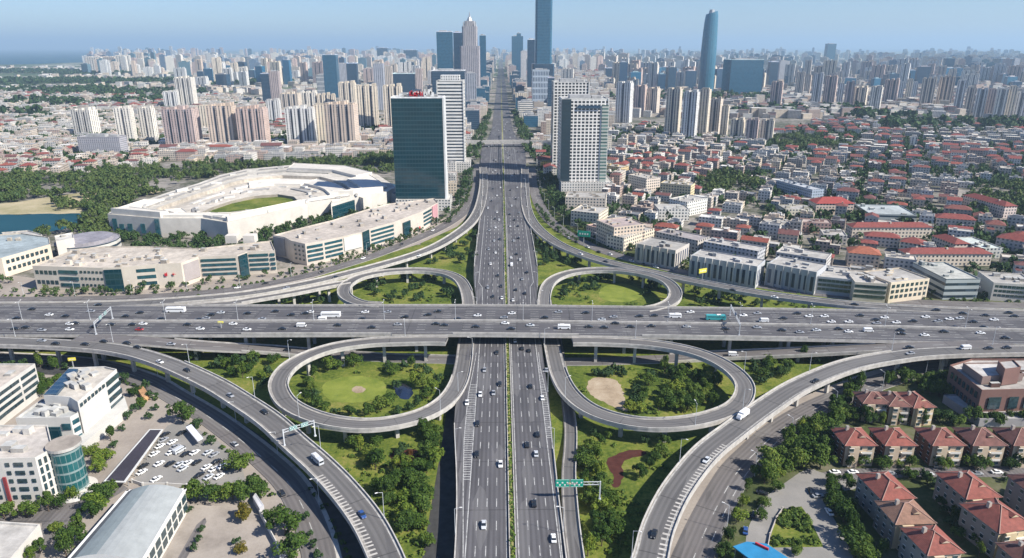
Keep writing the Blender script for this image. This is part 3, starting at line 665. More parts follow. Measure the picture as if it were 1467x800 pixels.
# ------------------------------------------------------------------ towers of the skyline
def tower_root(name, poly, rot=0.0):
    cx, cy = centroid(poly); return empty(name, cx, cy, 0, 0), [(x-cx, y-cy) for x, y in poly]
def spec(x0, x1, ytop, ybase, aspect=1.0, depth=None):
    """pixel extents -> centre, width, depth, height in metres"""
    b0, b1 = G(x0, ybase), G(x1, ybase); w = (b1-b0).length; c = (b0+b1)/2
    d = depth if depth else w*aspect
    xc = (x0+x1)/2
    t = (_F*1000+_Rt*(xc-733.5)+_U*(400-ytop)); k = ((c-CP).x*_F.x+(c-CP).y*_F.y)
    hd = math.hypot(t.x, t.y); r = math.hypot(c.x-CP.x, c.y-CP.y); h = CAMZ+t.z/hd*r
    rad = Vector((c.x-CP.x, c.y-CP.y)).normalized()
    return c.x+rad.x*d/2, c.y+rad.y*d/2, w, d, h
def bays(w, d, n, dep, nar):
    """footprint with n projecting bays on front and back, and the face kinds"""
    pts = []; kinds = []
    bw = (w-(n-1)*nar)/n
    x = -w/2; y = -d/2
    for i in range(n):
        pts += [(x, y), (x+bw, y)]; kinds += [0, 1]
        if i < n-1: pts += [(x+bw, y+dep), (x+bw+nar, y+dep)]; kinds += [1, 1]
        x += bw+nar
    back = [(-a, -b) for a, b in pts]; return pts+back, kinds[:-1]+[0]+kinds[:-1]+[0]
def rotp(poly, a): c, s = math.cos(a), math.sin(a); return [(c*x-s*y, s*x+c*y) for x, y in poly]
CREAM = [(0.76,0.66,0.52),(0.68,0.55,0.44),(0.62,0.47,0.40),(0.78,0.73,0.64),(0.56,0.44,0.40),(0.70,0.69,0.66),(0.70,0.60,0.49)]
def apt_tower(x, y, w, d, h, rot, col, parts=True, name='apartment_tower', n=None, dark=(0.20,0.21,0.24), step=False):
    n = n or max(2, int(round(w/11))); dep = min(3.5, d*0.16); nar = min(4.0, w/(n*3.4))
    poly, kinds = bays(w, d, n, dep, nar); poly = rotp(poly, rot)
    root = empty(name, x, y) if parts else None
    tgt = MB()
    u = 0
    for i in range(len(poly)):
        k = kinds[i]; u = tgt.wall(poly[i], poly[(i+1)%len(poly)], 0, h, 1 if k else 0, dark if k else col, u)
    rf = MB() if parts else tgt
    rm = 0 if parts else 2
    rc = tuple(0.8*c for c in col)
    rf.face([(*p, h-1.0) for p in poly], rm, (0.42,0.40,0.37))
    cm = 0 if parts else 2; CRS = []
    bw = (w-(n-1)*nar)/n
    for i in range(n):
        bx = -w/2+bw/2+i*(bw+nar); hh = 3.5+((i*7)%3)*1.6
        for sgn in ((-1, 1) if d > 16 else (0,)):
            c_ = rotp([(bx, sgn*d*0.25)], rot)[0]
            cr = MB() if parts else tgt; CRS.append(cr)
            cr.box(c_[0], c_[1], h-1.0, bw*0.72, d*0.32, hh, rot, cm, cm, col, (0.45,0.42,0.38))
    if parts:
        tgt.obj('wall', [M['fac_apt'], M['fac_low']], root); rf.obj('roof', M['roof'], root); [q.obj('roof_pavilion', M['roof'], root) for q in CRS]
        return root
    o = tgt.obj(name, [M['fac_apt'], M['fac_low'], M['roof']]); o.location = (x, y, 0); return o
def box_tower(x, y, w, d, h, rot, mat, col, parts=True, name='office_tower', crown=0.0, podium=None, roofcol=(0.4,0.4,0.4), edge=None, top=None):
    root = empty(name, x, y, 0, rot) if parts else None
    poly = rect(0, 0, w, d)
    t = MB(); t.prism(poly, 0, h, 0, 1, col, roofcol, top=not parts)
    if not parts:
        t.box(0, 0, h, w*0.5, d*0.5, 4, 0, 1, 1, roofcol, roofcol)
        o = t.obj(name, [M[mat], M['roof']]); o.location = (x, y, 0); o.rotation_euler = (0,0,rot); return o
    t.obj('wall', M[mat], root)
    r = MB(); r.prism(poly, h-0.05, h+1.3, 0, 0, col if edge is None else edge, roofcol, True, 1.2)
    r.obj('roof', M['roof'], root)
    b = MB(); b.box(-w*0.1, 0, h+0.1, w*0.45, d*0.5, 4.5, 0, 0, 0, (0.5,0.5,0.5), roofcol); b.box(w*.28, d*.1, h+0.1, w*.2, d*.3, 3, 0,0,0,(0.42,0.42,0.42),(0.5,0.5,0.5)); b.obj('plant_room', M['roof'], root)
    if edge:
        e = MB()
        for sx in (-1, 1):
            for sy in (-1, 1): e.box(sx*(w/2+0.05), sy*(d/2+.05), 0, 1.6, 1.6, h+1.4, 0, 0, 0, edge, edge)
        e.obj('corner_pier', M['roof'], root)
    if podium:
        p = MB(); p.prism(rect(podium[3] if len(podium)>3 else 0, podium[4] if len(podium)>4 else 0, podium[0], podium[1]), 0, podium[2], 0, 1, (0.6,0.58,0.54), (0.5,0.48,0.45), parapet=.9); p.obj('podium', [M['fac_low'], M['roof']], root)
    return root

def hero(kind, x0, x1, yt, yb, look, place, col, rot=0, **k):
    asp = k.pop('asp', 0.8); cat = k.pop('cat', 'tower'); dpt = k.pop('depth', None); par_ = k.pop('parts', True)
    x, y, w, d, h = spec(x0, x1, yt, yb, asp, dpt)
    if kind == 'apt': o = apt_tower(x, y, w, d, h, R(rot), col, parts=par_, n=k.get('n'), dark=k.get('dark', (0.20,0.21,0.24)))
    else: o = box_tower(x, y, w, d, h, R(rot), kind, col, parts=par_, **k)
    occupy(rect(x, y, w+8, d+8, R(rot)))
    if look: tag(o, look, cat, place, k.get('group'), Vector((x, y, h/2)))
    return o, (x, y, w, d, h)

# 1 dark teal glass slab left of the expressway
x, y, w, d, h = spec(570, 641, 141, 300, 0.62); o1, _ = hero('gl_teal', 570, 641, 141, 300, 'dark teal glass office slab with a red and white rooftop sign', '', (1,1,1), asp=0.45, podium=(w*1.08, d*1.0, 12, 3, -4))
sg = MB(); bx = -w*0.30
for i, (c, n_) in enumerate([(1, 3), (1, 4), (0, 5), (0, 4), (0, 5), (1, 3), (1, 4)]):
    rr = random.Random(i+3)
    for k in range(n_):
        sg.box(bx+rr.uniform(-1.8,1.8), -d*0.225, h+1.4+rr.uniform(0,3.2), rr.choice([1,3.6]), .5, rr.choice([4.2,1.0]), 0, c, c)
    bx += 5.0
sg.obj('rooftop_sign', [M['red'], M['white']], o1)
lm = MB(); lm.box(w/2+.1, 0, 0, 1.6, d*.74, h+.8, 0, 0, 0, (0.6,0.61,0.6), (0.6,0.6,0.6)); lm.obj('side_wall', M['wall'], o1)
# 2 white banded tower behind it
o2, s2 = hero('fac_band', 631, 667, 117, 246, 'white office tower with dark horizontal window bands, behind the teal glass slab', '', (0.72,0.70,0.66), asp=0.8, podium=(50,46,14), edge=(0.75,0.74,0.7))
cb_ = MB(); cb_.box(0,0,s2[4]+1,s2[2]*.72,s2[3]*.7,7,0,0,0,(0.7,0.69,0.66),(0.5,0.5,0.5)); cb_.obj('crown', M['fac_low'], o2)
# 3 right-hand pair
o3, s3 = hero('fac_grid', 790, 838, 119, 250, 'white gridded office tower with dark flank, rear tower of the right hand pair', '', (0.72,0.70,0.66), asp=0.75, rot=0, edge=(0.75,0.74,0.7))
fl = MB(); fl.wall((-s3[2]/2-.15, s3[3]/2-2), (-s3[2]/2-.15, -s3[3]/2+2), 0, s3[4]-12, 0, (1,1,1)); fl.obj('glass_flank', M['gl_navy'], o3)
o4, s4 = hero('fac_grid', 800, 864, 143, 272, 'white gridded tower with dark glass corner and green glass side, nearest right of the expressway', '', (0.76,0.74,0.70), asp=0.7, rot=0, podium=(62,52,11,4,-4), edge=(0.78,0.77,0.73))
w, d, h = s4[2:]
g_ = MB(); g_.box(-w*0.405, -d*0.38, 0, w*0.2, d*0.34, h+.6, 0, 0, 0); g_.obj('glass_corner', M['gl_dark'], o4)
M['fac_green'] = facade('facade_green_bands', bay=6, floor=3.9, ww=None, wh=(0.3,0.8), glass=(0.06,0.11,0.10), vary=0.3)
g_ = MB(); g_.box(w*0.435, -d*0.30, 0, w*0.14, d*0.46, h-6, 0, 0, 0, (0.42,0.44,0.40), (0.5,0.5,0.46)); g_.obj('green_glass_bay', M['fac_green'], o4)
g_ = MB(); g_.box(w*0.08, -d*0.53, h-10, w*0.5, 1.0, 3.4, 0, 0, 0); g_.obj('dark_band', M['gl_navy'], o4)
for k_ in (-.02, .13, .28): pass
# 5 tallest tower, cut by the top of the picture
x, y, w, d, h = spec(765.5, 788.5, -30, 152, 1.0)
t5 = empty('skyscraper', x, y); tb = MB()
ch = lambda w_, d_, c_: [(-w_/2+c_,-d_/2),(w_/2-c_,-d_/2),(w_/2,-d_/2+c_),(w_/2,d_/2-c_),(w_/2-c_,d_/2),(-w_/2+c_,d_/2),(-w_/2,d_/2-c_),(-w_/2,-d_/2+c_)]
tb.prism(ch(w,d,5), 0, h, 0, 0); tb.obj('wall', M['gl_blue'], t5)
tb = MB(); tb.prism(ch(w*.8,d*.8,5), h, h+18, 0, 0); tb.obj('crown', M['gl_navy'], t5)
tb = MB(); tb.prism(ch(w*1.35,d*1.2,4), 0, 118, 0, 1, (0.35,0.42,0.5), (0.6,0.62,0.64)); tb.obj('podium_block', [M['gl_navy'], M['roof']], t5)
tag(t5, 'tallest blue glass skyscraper rising out of the picture beside the expressway', 'skyscraper', '', None, Vector((x,y,200))); occupy(rect(x,y,w*1.5,d*1.5))
# 6 stepped tower with spire
x, y, w, d, h = spec(661, 689, 66, 150, 1.0)
t6 = empty('spire_tower', x, y); tb = MB(); hh = h
_, _, _, _, h2 = spec(661, 689, 38, 150, 1.0); _, _, _, _, h3 = spec(661, 689, 30, 150, 1.0); _, _, _, _, h4 = spec(661,689,18,150,1.0)
tb.prism(ch(w,d,4), 0, h, 0, 1, (0.36,0.34,0.36), (0.5,0.48,0.46)); tb.prism(ch(w*.76,d*.76,4), h, h2, 0, 1, (0.38,0.36,0.37), (0.5,0.48,0.46)); tb.prism(ch(w*.5,d*.5,3), h2, h3, 0, 1, (0.38,0.36,0.36), (0.5,0.48,0.46))
tb.obj('wall', [M['fac_apt'], M['roof']], t6)
tb = MB(); tb.cyl((0,0,h3), (0,0,h3+(h4-h3)*.5), w*.16, w*.08, 8); tb.cyl((0,0,h3+(h4-h3)*.5), (0,0,h4+4), w*.05, .3, 6); tb.obj('spire', M['metal'], t6)
tb = MB()
for sx in (-1,1):
    for sy in (-1,1): tb.cyl((sx*w*.3,sy*d*.3,h2), (sx*w*.3,sy*d*.3,h2+14), 2.4, .4, 6)
tb.obj('pinnacle', M['metal'], t6)
tag(t6, 'stepped grey tower with a pointed spire, tallest left of the expressway', 'skyscraper', '', None, Vector((x,y,150))); occupy(rect(x,y,w*1.3,d*1.3))
# 10 curved glass tower on the right
x, y, w, d, h = spec(999, 1021, 18, 136, 1.0)
t7 = empty('curved_tower', x, y); tb = MB(); n_ = 20
lv = [0, .12, .3, .5, .7, .85, .94, 1.0]; sc_ = [1, 1.02, 1.03, 1.0, .95, .88, .82, .72]
def ring(s_, z): return [(math.cos(2*math.pi*i/n_)*w/2*s_*1.0, math.sin(2*math.pi*i/n_)*w/2*s_*.8, z+(6*math.cos(2*math.pi*i/n_) if z > h*.9 else 0)) for i in range(n_)]
for a_, b_, sa, sb in zip(lv, lv[1:], sc_, sc_[1:]):
    A, B = ring(sa, a_*h), ring(sb, b_*h)
    for i in range(n_):
        j = (i+1)%n_; u = i*w*math.pi/n_
        tb.face([A[i],A[j],B[j],B[i]], 0, (1,1,1), [(u,a_*h),(u+w*math.pi/n_,a_*h),(u+w*math.pi/n_,b_*h),(u,b_*h)])
tb.face(ring(sc_[-1], h), 0); o = tb.obj('wall', M['gl_blue'], t7)
o.color = (1.7,1.5,1.35,1)
tb = MB(); tb.cyl((0,0,h-4),(0,0,h+10), w*.2, w*.15, 10); tb.obj('crown', M['metal'], t7)
tag(t7, 'tall rounded glass tower tapering at the top, standing alone on the right skyline', 'skyscraper', '', None, Vector((x,y,150))); occupy(rect(x,y,w*1.6,d*1.6))

# other named towers: (material, x0, x1, ytop, ybase, look, colour, options)
for mat, x0, x1, yt, yb, look, col, k in [
 ('gl_blue', 629, 651, 46, 150, 'blue grey glass slab tower left of the spired tower', (0.9,.9,.95), {}),
 ('gl_navy', 652, 664, 47, 140, 'dark slender tower between the blue grey slab and the spired tower', (1,1,1.2), {}),
 ('gl_blue', 688, 697, 51, 132, 'thin blue green tower at the right edge of the spired tower', (.9,1,1), {}),
 ('gl_navy', 622, 668, 102, 166, 'wide dark blue office block behind the white banded tower', (1,1,1), {}),
 ('fac_apt', 668, 683, 106, 168, 'grey office block beside the wide dark blue one', (0.34,0.36,0.40), {}),
 ('gl_blue', 733, 749, 52, 112, 'blue tower with stepped top right of the far expressway', (.8,.95,1), {}),
 ('gl_blue', 740, 746, 48, 114, 'thin central shaft on top of the stepped blue tower', (.8,.95,1), {}),
 ('gl_navy', 755, 767, 57, 136, 'blue grey tower leaning close to the left of the tallest skyscraper', (1.2,1.3,1.4), {}),
 ('fac_apt', 746, 754, 74, 120, 'pale narrow tower in the gap left of the tallest skyscraper', (0.62,0.6,0.58), {}),
 ('fac_pier', 762, 786, 101, 160, 'grey tower with vertical ribs in front of the tallest skyscraper', (0.38,0.44,0.50), {}),
 ('gl_navy', 784, 793, 112, 170, 'dark narrow glass tower between the ribbed tower and the right hand pair', (.8,.8,1), {}),
 ('gl_blue', 1037, 1083, 86, 140, 'wide teal glass office block right of the rounded tower', (.8,1,1), {}),
 ('gl_navy', 1083, 1090, 98, 136, 'low dark wing at the right end of the teal glass block', (1,1.2,1.3), {}),
 ('gl_blue', 1180, 1192, 63, 96, 'solitary dark blue tower on the far right horizon', (.7,.75,.85), {}),
 ('gl_blue', 1383, 1416, 95, 112, 'long teal glass block in the far right distance', (.9,1,1), {}),
 ('gl_navy', 1424, 1445, 84, 105, 'dark blue office block near the right end of the skyline', (1,1.2,1.3), {}),
 ('fac_apt', 1446, 1454, 85, 112, 'grey tower near the right end of the skyline', (.4,.42,.46), {}),
 ('gl_navy', 379, 392, 106, 148, 'dark blue glass side of the tan tower', (.9,.95,1.1), {}),
 ('fac_apt', 391, 404, 103, 148, 'tan office tower with a flat top left of the centre', (0.46,0.38,0.36), {}),
 ('fac_pier', 457, 478, 108, 136, 'grey office tower with a dark cornice', (0.44,0.46,0.46), {}),
 ('gl_blue', 468, 487, 79, 140, 'blue glass office tower with deep blue top', (.75,.85,1), {}),
 ('fac_apt', 487, 500, 92, 128, 'pale grey tower joined to a blue one', (0.46,0.47,0.50), {}),
 ('gl_navy', 500, 514, 91, 128, 'navy tower right of the pale grey one', (1,1.2,1.5), {}),
 ('gl_navy', 542, 557, 69, 94, 'dark blue far tower above the middle blocks', (1,1.1,1.4), {}),
 ('gl_navy', 580, 599, 72, 96, 'pair of dark blue far blocks left of the centre', (1,1.2,1.5), {}),
 ('gl_navy', 565, 597, 106, 142, 'green blue office block with a pink parapet', (1,1.3,1.3), {}),
 ('fac_apt', 539, 553, 92, 158, 'slate grey tower behind the cream apartments', (0.40,0.42,0.47), {}),
 ('fac_apt', 553, 564, 96, 146, 'sand coloured tower beside the slate grey one', (0.6,0.52,0.44), {}),
 ('fac_apt', 597, 606, 99, 142, 'pinkish wall tower at the end of the green blue block', (0.55,0.46,0.43), {}),
 ('gl_navy', 866, 884, 98, 118, 'slate glass block right of the rear gridded tower', (1,1.1,1.3), {}),
 ('gl_navy', 1098, 1110, 89, 128, 'blue slab among the mid right towers', (1,1.1,1.3), {}),
 ('fac_apt', 1112, 1126, 88, 120, 'grey slab beside the blue one at mid right', (.45,.46,.48), {}),
 ('fac_low', 121, 180, 197, 222, 'grey office block with long windows in the old quarter, far left', (0.40,0.39,0.42), dict(depth=24)),
 ('fac_low', 640, 666, 205, 240, 'beige mid rise block at the foot of the white banded tower', (0.6,0.52,0.45), {}),
 ('fac_low', 862, 875, 196, 224, 'small cream tower right of the nearest gridded tower', (0.66,0.6,0.5), {}),
 ]:
    k = dict(k); hero(mat, x0, x1, yt, yb, look, '', col, asp=k.pop('asp', .8), **k)

# apartment towers one can point at: (x0, x1, ytop, ybase, colour index, bays, place)
APT = [
 (242,289,157,211,4,4,'in front row on the left'),(305,342,152,210,1,3,'in front row on the left'),(346,387,156,211,2,4,'in front row on the left'),(414,455,156,208,5,3,'in front row on the left'),(455,470,150,205,0,1,'in front row on the left'),(470,515,150,212,1,4,'in front row on the left'),
 (112,142,158,196,3,3,'in the old quarter far left'),(173,196,155,205,3,2,'in the old quarter far left'),(206,227,155,202,3,2,'in the old quarter far left'),(257,283,112,155,3,2,'in the old quarter far left'),(238,258,132,156,5,2,'in the old quarter far left'),
 (488,512,119,160,0,2,'behind the front row, left of the teal slab'),(514,544,124,184,0,3,'behind the front row, left of the teal slab'),(552,579,124,188,0,3,'behind the front row, left of the teal slab'),(385,404,144,176,5,2,'behind the front row on the left'),(404,432,135,160,6,3,'behind the front row on the left'),(432,456,133,158,3,2,'behind the front row on the left'),(456,482,136,158,0,2,'behind the front row on the left'),(289,303,152,188,0,1,'in front row on the left'),
 (880,906,119,176,5,2,'in the group right of the gridded towers'),(906,926,124,166,2,2,'in the group right of the gridded towers'),(926,944,127,166,6,2,'in the group right of the gridded towers'),
 (950,974,128,196,0,1,'in the tall group right of centre'),(974,998,132,200,5,1,'in the tall group right of centre'),(998,1014,128,196,0,1,'in the tall group right of centre'),(1014,1032,142,192,6,1,'in the tall group right of centre'),(1030,1042,152,195,0,1,'in the tall group right of centre'),
 (1044,1066,172,200,0,2,'in the lower cream block group'),(1066,1086,172,202,4,2,'in the lower cream block group'),(1086,1108,173,202,0,2,'in the lower cream block group'),(1100,1119,118,160,2,1,'in the gap right of centre'),
 (1136,1150,104,142,6,1,'in the middle row on the right'),(1150,1160,108,138,1,1,'in the middle row on the right'),(1160,1176,106,148,5,1,'in the middle row on the right'),(1176,1196,110,152,2,2,'in the middle row on the right'),(1196,1206,120,154,5,1,'in the middle row on the right'),(1206,1220,118,158,4,1,'in the middle row on the right'),
 (1218,1240,126,158,0,2,'in the middle row on the right'),(1242,1260,125,163,3,2,'in the middle row on the right'),(1262,1284,115,152,2,3,'in the middle row on the right'),
 (1284,1292,118,146,5,1,'in the far right cluster'),(1294,1304,114,146,0,1,'in the far right cluster'),(1304,1312,118,142,5,1,'in the far right cluster'),(1314,1336,113,154,6,3,'in the far right cluster'),(1338,1362,111,154,1,4,'in the far right cluster'),
 (1364,1378,116,158,5,1,'in the far right cluster'),(1378,1392,126,164,6,1,'in the far right cluster'),(1392,1408,128,168,5,2,'in the far right cluster'),(1408,1420,128,168,4,1,'in the far right cluster'),(1420,1436,128,172,3,2,'in the far right cluster'),(1436,1448,124,172,0,1,'in the far right cluster'),(1448,1464,133,172,5,2,'in the far right cluster'),(1462,1482,128,170,6,2,'in the far right cluster'),
 (1302,1312,196,212,3,1,'rising out of the red roofs'),
 (128,150,82,106,3,3,'at the left end of the distant row'),(150,170,82,104,6,2,'at the left end of the distant row'),(170,190,80,105,3,2,'at the left end of the distant row'),(196,208,76,100,6,2,'at the left end of the distant row')]
NAMEC = ['cream','tan','pinkish brown','white','brown and grey','pale grey','sandy']
rr = random.Random(3)
for x0, x1, yt, yb, ci, nb, place in APT:
    x, y, w, d, h = spec(x0, x1, yt, yb, .6); d = min(max(d, 15), 26); rot = rr.uniform(-.62,-.42) if x0 > 870 else rr.uniform(-.12,.15)
    if x0 > 870: w *= .84; d = max(d, w*.45)
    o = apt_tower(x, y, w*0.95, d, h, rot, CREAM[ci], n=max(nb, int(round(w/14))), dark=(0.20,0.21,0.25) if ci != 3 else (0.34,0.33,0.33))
    tag(o, NAMEC[ci]+' apartment tower '+('with deep vertical recesses' if nb > 2 else 'with bay windows'), 'apartment tower', place, 'apartment towers across the city', Vector((x,y,h/2)))
    occupy(rect(x, y, w+6, d+8, rot))

# ------------------------------------------------------------------ generated districts
# keep clear of the roads
def corridor(path, w):
    for i in range(0, len(path)-3, 3):
        a, b = path[i], path[min(i+4, len(path)-1)]
        dx, dy = b[0]-a[0], b[1]-a[1]; L = math.hypot(dx, dy) or 1; nx, ny = -dy/L*w, dx/L*w
        occupy([(a[0]-nx,a[1]-ny),(b[0]-nx,b[1]-ny),(b[0]+nx,b[1]+ny),(a[0]+nx,a[1]+ny)], 0)
for nm, w in (('frontage_road_west',13),('frontage_road_east',12),('road_bridge',9),('frontage_road_southwest',9),('frontage_road_southeast',12)): corridor(ROADS[nm], w)
occupy([(-48,700),(44,700),(44,1050),(44,1400),(34,1800),(34,9000),(-36,9000),(-36,1800),(-46,1400),(-48,1050)])
GREEN = PP([(-80,500),(1560,500),(1560,432),(1250,428),(1100,410),(1000,396),(900,372),(830,345),(790,310),(765,275),(760,262),(690,262),(680,300),(655,325),(600,350),(520,375),(440,402),(370,416),(200,428),(-80,434)])
occupy(GREEN)
RIVER = PP([(-160,270),(20,280),(110,270),(225,266),(232,280),(130,330),(60,340),(-160,348)])
occupy(RIVER)
WOODS = [PP(l) for l in ([(-160,262),(0,255),(60,252),(130,248),(230,238),(330,240),(345,246),(300,256),(230,268),(120,276),(20,290),(-160,306)],
   [(330,238),(430,234),(560,224),(566,230),(440,243),(345,245)], [(480,236),(560,230),(568,248),(520,252),(470,244)],
   [(1380,290),(1420,270),(1500,262),(1600,262),(1600,330),(1467,326),(1400,310)], [(1100,198),(1140,196),(1180,205),(1230,212),(1160,216),(1110,212)],
   [(118,282),(200,274),(236,276),(206,289),(160,301),(150,332),(112,330),(120,306)], [(-100,338),(60,332),(108,328),(112,336),(60,342),(-100,346)], [(40,296),(100,290),(112,300),(60,304)], [(110,332),(160,326),(158,350),(112,352)], [(1000,258),(1040,250),(1090,262),(1060,285),(1010,280)])]
for wp in WOODS: occupy(wp)
MALLS = {}
def low_building(w, d, h, roofk, wc, rc, rg, name, L=False):
    t = MB(); mats = [M['fac_low'], M['roof'], M['tile'], M['wall']]
    if roofk == 'flat':
        t.box(0, 0, 0, w, d, h, 0, 0, 1, wc, rc, parapet=.7)
        for _ in range(rg.randint(1, 3)):
            t.box(rg.uniform(-.3,.3)*w, rg.uniform(-.25,.25)*d, h-.7, rg.uniform(2,5), rg.uniform(2,4), rg.uniform(1.4,3.2), 0, 3, 1, wc, rc)
    else:
        t.box(0, 0, 0, w, d, h, 0, 0, 1, wc, rc)
        t.roof(0, 0, h, w, d, min(w, d)*rg.uniform(.2,.28), 0, roofk == 'hip', 2, rc, .6, 3, wc)
        if rg.random() < .5: t.box(rg.uniform(-.25,.25)*w, rg.uniform(-.2,.2)*d, h, 1.2, 1.2, min(w,d)*.26+.6, 0, 3, 3, wc, wc)
    if L:
        w2, d2 = w*.4, d*rg.uniform(.6,.9); t.box(-w/2+w2/2, -d/2-d2/2+.01, 0, w2, d2, h*.8, 0, 0, 1, wc, rc)
    return t.obj(name, mats)
WALLC = [(0.55,0.48,0.40),(0.58,0.55,0.50),(0.48,0.41,0.34),(0.58,0.49,0.38),(0.42,0.41,0.39),(0.64,0.61,0.56),(0.42,0.32,0.27)]
WALLN = ['beige','off white','sand','cream','grey','white','brown']
ROOFC = [(0.52,0.50,0.46),(0.36,0.36,0.36),(0.62,0.57,0.50),(0.22,0.23,0.25),(0.74,0.72,0.68),(0.50,0.42,0.36)]
ROOFN = ['pale grey','grey','beige','dark grey','white','tan']
TILEC = [(0.23,0.066,0.058),(0.19,0.072,0.062),(0.26,0.08,0.06),(0.155,0.07,0.068)]
cand = []
rg = random.Random(21)
def grid(region, ang, sx, sy, fill, tileprob, hrange, wr_, dr_, jit=.22, who=''):
    c, s = math.cos(ang), math.sin(ang); xs = [p[0] for p in region]; ys = [p[1] for p in region]
    cx, cy = sum(xs)/len(xs), sum(ys)/len(ys); Rr = max(math.hypot(p[0]-cx, p[1]-cy) for p in region)
    nx, ny = int(Rr/sx)+1, int(Rr/sy)+1
    for i in range(-nx, nx+1):
        for j in range(-ny, ny+1):
            u, v = i*sx+rg.uniform(-jit, jit)*sx, j*sy+rg.uniform(-jit, jit)*sy*.6
            x, y = cx+c*u-s*v, cy+s*u+c*v
            if rg.random() > fill: continue
            px, py = pix((x, y, 0))
            if px < -60 or px > 1530: continue
            if not inpoly(x, y, region): continue
            w, d = rg.uniform(*wr_), rg.uniform(*dr_)
            if not free(x, y, max(w, d)*.5): continue
            nz = math.sin(x*.011+1.3)+math.sin(y*.013+.4)+math.sin((x+y)*.007)
            tile = rg.random() < max(0, min(.95, tileprob+nz*.18))
            cand.append((x, y, w, d, rg.uniform(*hrange), ang+(math.pi/2 if rg.random() < .18 else 0)+rg.uniform(-.05,.05), tile, who))
# ------------------------------------------------------------------ mid-distance buildings with their own shape
def block(name, roofpx, h, look, cat='building', place='', fac='fac_low', wc=(0.6,0.55,0.48), rc=(0.5,0.48,0.45), parapet=.9, clutter=6, world_poly=None, seed=0, hole=None, strips=(), group=None):
    """a building from the outline of its flat roof (seen at height h)"""
    poly = ccw(world_poly or PP(roofpx, h)); cx, cy = centroid(poly); root = empty(name, cx, cy)
    loc = [(x-cx, y-cy) for x, y in poly]
    wb = MB(); wb.prism(loc, 0, h, 0, 0, wc, wc, top=False); wb.obj('wall', M[fac], root)
    rb = MB(); ins = inset(loc, .4)
    n = len(loc)
    for i in range(n):
        j = (i+1)%n
        rb.face([(*loc[i],h),(*loc[j],h),(*ins[j],h),(*ins[i],h)], 0, wc); rb.face([(*ins[j],h-parapet),(*ins[i],h-parapet),(*ins[i],h),(*ins[j],h)], 0, wc)
    rb.face([(*p, h-parapet) for p in ins], 0, rc); rb.obj('roof', M['roof'], root)
    rg_ = random.Random(seed+int(abs(cx)*7)); xs = [p[0] for p in ins]; ys = [p[1] for p in ins]; k = 0; tries = 0
    while k < clutter and tries < 80:
        tries += 1; x, y = rg_.uniform(min(xs), max(xs)), rg_.uniform(min(ys), max(ys))
        if not all(inpoly(x+a, y+b, ins) for a, b in ((3,3),(-3,3),(3,-3),(-3,-3))): continue
        ub = MB(); a = math.atan2(loc[1][1]-loc[0][1], loc[1][0]-loc[0][0])
        ub.box(x, y, h-parapet, rg_.uniform(1.5,5), rg_.uniform(1.5,4), rg_.uniform(1,2.8), a, 0, 0, (lambda k_: tuple(q*k_ for q in wc))(rg_.uniform(.6,1.05)), (0.5,0.5,0.48)); ub.obj('roof_unit', M['roof'], root); k += 1
    for st in strips:
        (ax, ay), (bx, by) = [G2(p[0], p[1], h) for p in st[:2]]; kind = st[2]
        ax, ay, bx, by = ax-cx, ay-cy, bx-cx, by-cy; L = math.hypot(bx-ax, by-ay); ux, uy = (bx-ax)/L, (by-ay)/L; nx, ny = uy, -ux
        rot = math.atan2(uy, ux); mx, my = (ax+bx)/2, (ay+by)/2
        if kind == 'bands':
            nb = st[3]; fh = (h-3.5)/nb
            for q in range(nb):
                t = MB(); t.box(mx+nx*.1, my+ny*.1, 3.0+q*fh+.2, L*.96, .5, fh*.52, rot, 0, 0, bottom=True); t.obj('window_band', M['glass_teal'], root)
        elif kind == 'glass':
            t = MB(); t.box(mx+nx*.25, my+ny*.25, 0, L, .8, h*st[3], rot, 0, 0, bottom=True); t.obj('glass_wall', M['gl_teal'], root)
        elif kind == 'panel':
            t = MB(); t.box(mx+nx*.15, my+ny*.15, h*st[4], L, .8, h*st[5], rot, 0, 0, st[3], st[3], bottom=True); t.obj('wall_panel', M['wall'], root)
        elif kind == 'fins':
            m_ = max(2, int(L/st[3]))
            t = MB()
            for q in range(m_+1): t.box(ax+ux*L*q/m_+nx*.5, ay+uy*L*q/m_+ny*.5, 0, .8, 1.3, h+.4, rot, 0, 0, st[4], st[4])
            t.obj('pier', M['wall'], root)
        elif kind == 'windows':
            rows, cols, ww_, wh_ = st[3:7]; z0 = 2.5; fh = (h-z0-1)/rows; cw_ = L/cols
            wm = MB(); wm.box(0, 0, 0, ww_, .3, wh_, 0, 0, 0, bottom=True); me = wm.mesh('window', [M['glass']])
            for r_ in range(rows):
                for c_ in range(cols):
                    o = bpy.data.objects.new('window', me); COL.objects.link(o); o.parent = root
                    t_ = (c_+.5)*cw_; o.location = (ax+ux*t_+nx*.05, ay+uy*t_+ny*.05, z0+r_*fh+(fh-wh_)/2); o.rotation_euler = (0,0,rot)
        elif kind == 'letters':
            t = MB(); rr_ = random.Random(8)
            for q in range(st[3]):
                for _ in range(4): t.box(mx+ux*((q-st[3]/2+.5)*4+rr_.uniform(-1,1))+nx*.7, my+uy*((q-st[3]/2+.5)*4+rr_.uniform(-1,1))+ny*.7, h*st[4]+rr_.uniform(0,1.6), rr_.choice([.3,1.8]), .2, rr_.choice([.3,2.2]), rot, 0, 0, bottom=True)
            t.obj('wall_sign', M['red'], root)
    tag(root, look, cat, place, group, Vector((cx, cy, h))); occupy(poly, 6)
    return root, (cx, cy)

LTW = (0.58,0.52,0.44); WHT = (0.62,0.58,0.52)
